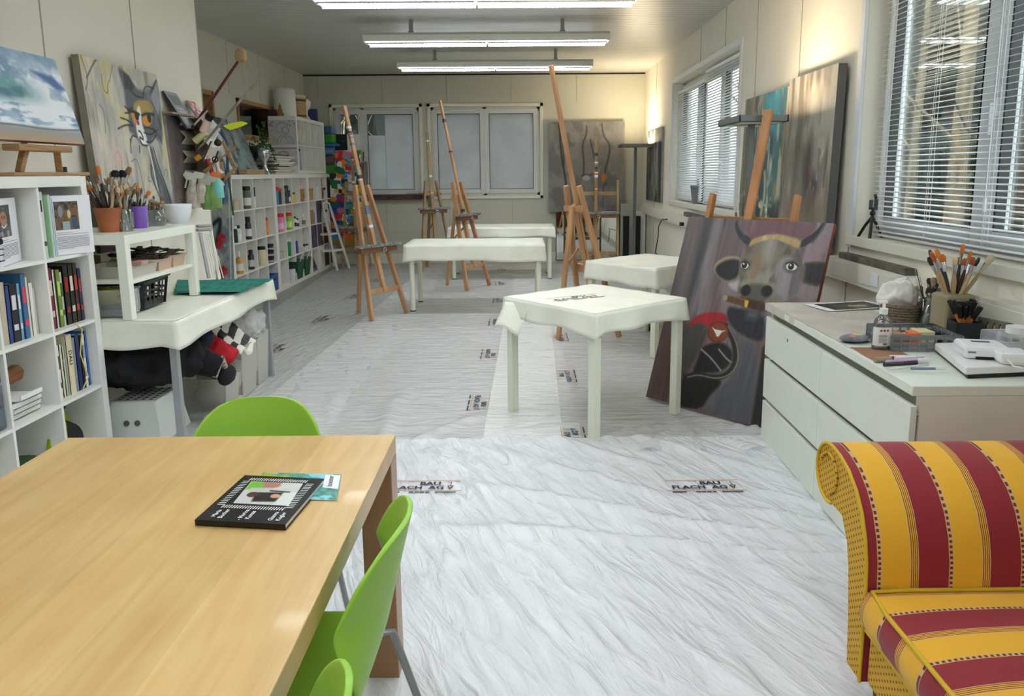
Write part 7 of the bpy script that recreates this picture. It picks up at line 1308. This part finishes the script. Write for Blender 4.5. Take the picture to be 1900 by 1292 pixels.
# ================================================================ beech table, chairs and magazines
def plank_mat():
    m = bpy.data.materials.new('beech_planks'); m.use_nodes = True; N = m.node_tree.nodes; L = m.node_tree.links; p_ = N['Principled BSDF']; p_.inputs['Roughness'].default_value = .33; p_.inputs['Coat Weight'].default_value = .1
    tc = N.new('ShaderNodeTexCoord'); sp_ = N.new('ShaderNodeSeparateXYZ'); L.new(tc.outputs['Object'], sp_.inputs[0])
    mu = N.new('ShaderNodeMath'); mu.operation = 'MULTIPLY'; mu.inputs[1].default_value = 1/.138; L.new(sp_.outputs[0], mu.inputs[0]); fl = N.new('ShaderNodeMath'); fl.operation = 'FLOOR'; L.new(mu.outputs[0], fl.inputs[0]); wn = N.new('ShaderNodeTexWhiteNoise'); wn.noise_dimensions = '1D'; L.new(fl.outputs[0], wn.inputs['W'])
    mp = N.new('ShaderNodeMapping'); mp.inputs['Scale'].default_value = (14, 1.2, 1.2); L.new(tc.outputs['Object'], mp.inputs[0]); n1 = N.new('ShaderNodeTexNoise'); n1.inputs['Scale'].default_value = 2.2; n1.inputs['Detail'].default_value = 8; n1.inputs['Distortion'].default_value = .8; L.new(mp.outputs[0], n1.inputs['Vector'])
    n2 = N.new('ShaderNodeTexNoise'); n2.inputs['Scale'].default_value = 4; n2.inputs['Detail'].default_value = 6; L.new(tc.outputs['Object'], n2.inputs['Vector'])
    c1 = N.new('ShaderNodeValToRGB'); c1.color_ramp.elements[0].position = .3; c1.color_ramp.elements[1].position = .7; c1.color_ramp.elements[0].color = lin((200, 166, 108)); c1.color_ramp.elements[1].color = lin((216, 186, 128)); L.new(n1.outputs[0], c1.inputs[0])
    c2 = N.new('ShaderNodeValToRGB'); c2.color_ramp.elements[0].color = (.90, .87, .80, 1); c2.color_ramp.elements[1].color = (1.05, 1.03, 1.0, 1); L.new(wn.outputs[0], c2.inputs[0])
    c3_ = N.new('ShaderNodeValToRGB'); c3_.color_ramp.elements[0].position = .38; c3_.color_ramp.elements[1].position = .6; c3_.color_ramp.elements[0].color = (.92, .88, .82, 1); c3_.color_ramp.elements[1].color = (1, 1, 1, 1); L.new(n2.outputs[0], c3_.inputs[0])
    m1 = N.new('ShaderNodeMixRGB'); m1.blend_type = 'MULTIPLY'; m1.inputs[0].default_value = 1; L.new(c1.outputs[0], m1.inputs[1]); L.new(c2.outputs[0], m1.inputs[2]); m2 = N.new('ShaderNodeMixRGB'); m2.blend_type = 'MULTIPLY'; m2.inputs[0].default_value = 1; L.new(m1.outputs[0], m2.inputs[1]); L.new(c3_.outputs[0], m2.inputs[2]); L.new(m2.outputs[0], p_.inputs['Base Color']); return m
PL = plank_mat(); LEGB = wood('beech_leg', (168, 128, 92), (140, 102, 70), 5, (1, 1, .15), .3)
t = thing('beech_table', 'large beech table in the left foreground with two magazines on it', 'table', (-.85, 1.1, 0))
obj('tabletop', B().box((-.475, -1.0, .685), (.476, .99, .74)), PL, t, bevel=.003)
for sx, sy in ((.386, .90), (-.475, .90), (.386, -1.0), (-.475, -1.0)): obj('leg', B().box((sx, sy, 0), (sx+.09, sy+.09, .685)), LEGB, t, bevel=.003)
# magazines
q = [at(*c_, Z=.742) for c_ in ((362, 975), (530, 984), (605, 905), (455, 891))]
MB_ = mat('magazine_black', (18, 18, 18), .25)
t = thing('magazine', 'thick black magazine with a colour photo on its cover, on the beech table', 'magazine', (q[0]+q[2])/2, 0, None, True)
o0 = q[0]; ux = q[1]-q[0]; uy = q[3]-q[0]
obj('pages', B().prism([(.01, .01), (.99, .01), (.985, .985), (.01, .985)], o0+Vector((0, 0, .0015)), ux, uy, (0, 0, .010)), PAPER, t); obj('cover', B().prism([(0, 0), (1, 0), (1, 1), (0, 1)], o0+Vector((0, 0, .0117)), ux, uy, (0, 0, .001)).prism([(0, 0), (1, 0), (1, 1), (0, 1)], o0, ux, uy, (0, 0, .001)).prism([(0, 0), (1, 0), (1, .006), (0, .006)], o0, ux, uy, (0, 0, .0125)), MB_, t)
zt = .0130
a = Art(90, 70, (200, 200, 196)); a.poly([(0, 0), (.3, 0), (.3, .35), (0, .4)], (110, 180, 50), .08); a.poly([(.25, 0), (.6, 0), (.6, .3), (.3, .32)], (170, 120, 100), .06); a.poly([(.1, .3), (.6, .25), (.65, .42), (.1, .45)], (190, 186, 180), .04); a.poly([(.25, .5), (.75, .45), (.8, .85), (.3, .9)], (24, 22, 22), .05); a.ell(.22, .6, .1, .12, (90, 50, 36)); a.ell(.65, .62, .09, .09, (206, 150, 120)); a.line([(.55, .3), (.9, .1)], .08, (206, 206, 200)); a.line([(.5, .4), (.85, .42)], .04, (30, 30, 30)); a.poly([(.75, .5), (1, .4), (1, 1), (.7, 1)], (216, 220, 214), .05)
pl = lambda s_, r_: o0+ux*s_+uy*r_+Vector((0, 0, zt)); pc = canvas('cover_photo', a, pl(.16, .86), pl(.80, .86), pl(.22, .36), .0002, 'x x', 'x', rough=.25); del pc['label']; del pc['category']; pc.parent = t; pc.location = pc.location-t.location
b = B(); WHT = c3((236, 236, 236), .5)
def dash(s0, r0, s1, r1): P_, Q_ = pl(s0, r0), pl(s1, r1); b.bar(P_, Q_, .0021, .0004)
for k in range(24): s_ = .12+.03*k; dash(s_, .88, s_+.012, .94); dash(s_+.02, .26, s_+.03, .32)
for k in range(15): r_ = .32+.038*k; dash(.84, r_, .93, r_+.004); dash(.06, r_, .14, r_+.004)
obj('film_strip_marks', b, WHT, t); b = B(); ang = Vector(ux).normalized(); up_ = Vector(uy).normalized()
for s_, words in ((.16, ('Maria', 'Bucher')), (.46, ('- Marina', 'Kunze')), (.80, ('Gianna', 'Kugler'))):
    for k, w_ in enumerate(words): text_b(b, w_, o0+ux*(s_+.085*k)+uy*.14+Vector((0, 0, zt+.0003)), up_, -ang, .015, 0, .8)
obj('cover_lettering', b, WHT, t)
q = [at(*c_, Z=.742) for c_ in ((625, 929), (656, 873), (487, 878), (466, 925))]
o0 = q[3]; ux = q[0]-q[3]; uy = q[2]-q[3]
a = Art(120, 70, (80, 160, 150)); a.clouds((60, 120, 96), 4, 8, 2, .45, .6); a.clouds((130, 206, 220), 4, 6, 3, .5, .62); a.ell(.1, .25, .12, .25, (160, 170, 40), .5); a.ell(.3, .3, .1, .2, (206, 190, 40), .5); a.ell(.2, .45, .1, .15, (220, 160, 80), .5); a.line([(0, .2), (1, .3)], .015, (40, 60, 60)); a.line([(0, .35), (.8, .28)], .015, (40, 60, 60))
t = thing('magazine', 'thin turquoise art brochure half under the black magazine', 'magazine', (q[0]+q[2])/2, 0, None, True); tl_, tr_, bl_ = q[2], q[1], q[3]
obj('pages', B().prism([(0, 0), (1, 0), (1, 1), (0, 1)], o0, ux, uy, (0, 0, .0010)), PAPER, t); up3 = Vector((0, 0, .0013)); pc = canvas('cover', a, tl_+up3, tl_+ux.normalized()*ux.length+up3, bl_+up3, .0002, 'x x', 'x', rough=.3); del pc['label']; del pc['category']; pc.parent = t; pc.location = pc.location-t.location
pp = lambda s_, r_: o0+ux*s_+uy*r_+Vector((0, 0, .0017)); obj('title_patch', B().add([pp(.80, .45), pp(.99, .40), pp(.99, .95), pp(.80, .95)], [(0, 1, 2, 3)]), PAPER, t); b = B(); text_b(b, 'boesner', pp(.88, .70)+Vector((0, 0, .0005)), uy.normalized(), -ux.normalized(), .020, 0, 1); obj('title_lettering', b, DGREY, t)
# green chairs
GRN = mat('chair_green', (142, 190, 62), .42, spec=.4)
def chair(x, y, rz, label):
    t = thing('green_chair', label, 'chair', (x, y, 0), rz, 'green plastic shell chairs')      # faces local -Y
    pr = [(-.21, .425, .17), (-.19, .445, .195), (-.10, .448, .215), (0, .44, .22), (.09, .438, .222), (.15, .447, .215), (.185, .475, .205), (.205, .52, .20), (.222, .57, .212)]
    for k_ in range(1, 10): a_ = PI/2*k_/9.3; pr.append((.222+.06*math.sin(a_), .57+.245*math.sin(a_), .218*(math.cos(a_)**.55)))
    K = len(pr)-1
    def fn(u, v):
        k = v*K; i = min(int(k), K-1); f = k-i; y_, z_, w_ = [pr[i][j]*(1-f)+pr[i+1][j]*f for j in range(3)]; s_ = 2*u-1; back = min(1, max(0, (v-.42)/.2))
        yy = y_-.085*s_*s_*back*(w_/.218)**2; zz = z_+.022*s_*s_*(1-back)
        return (w_*s_, yy, zz)
    b = B(); nu, nv = 20, 42; vv = [[fn(i/nu, j/nv) for i in range(nu+1)] for j in range(nv+1)]; V_ = [p_ for r_ in vv for p_ in r_]; Fc = []
    for j in range(nv):
        for i in range(nu):
            z_ = vv[j][i][2]; s_ = abs((i+.5)/nu*2-1)
            if j > nv*.50 and .485 < z_ < .575 and s_ < .62: continue      # slot between seat and back
            Fc.append((j*(nu+1)+i, j*(nu+1)+i+1, (j+1)*(nu+1)+i+1, (j+1)*(nu+1)+i))
    b.add(V_, Fc, 0, True); s_o = obj('shell', b, GRN, t, solid=.011, subd=1)
    for sx in (-1, 1):
        obj('leg', B().tube([(sx*.17, -.14, .43), (sx*.20, -.20, .40), (sx*.235, -.24, .0)], .0095, 8), STEEL, t); obj('leg', B().tube([(sx*.17, .14, .43), (sx*.20, .20, .42), (sx*.225, .32, .0)], .0095, 8), STEEL, t)
    obj('under_frame', B().tube([(-.17, -.14, .43), (.17, -.14, .43)], .008, 6).tube([(-.17, .14, .43), (.17, .14, .43)], .008, 6), STEEL, t); return t
chair(-.80, 1.955, 0, 'green shell chair at the far end of the beech table, seen above its edge')
chair(-.515, 1.42, -PI/2, 'green shell chair on the right of the beech table, farther one')
chair(-.515, .86, -PI/2, 'green shell chair on the right of the beech table, cut off by the bottom edge')
chair(-1.20+.04, 1.50, PI/2, 'green shell chair on the left of the beech table, only a sliver visible')
# the unplaced pattern brushes are not part of the room
for k_ in list(PROT):
    r = PROT[k_]
    for c_ in list(r.children): bpy.data.objects.remove(c_)
    bpy.data.objects.remove(r)
for o_ in WROOTS:
    if '_w' in o_: del o_['_w']
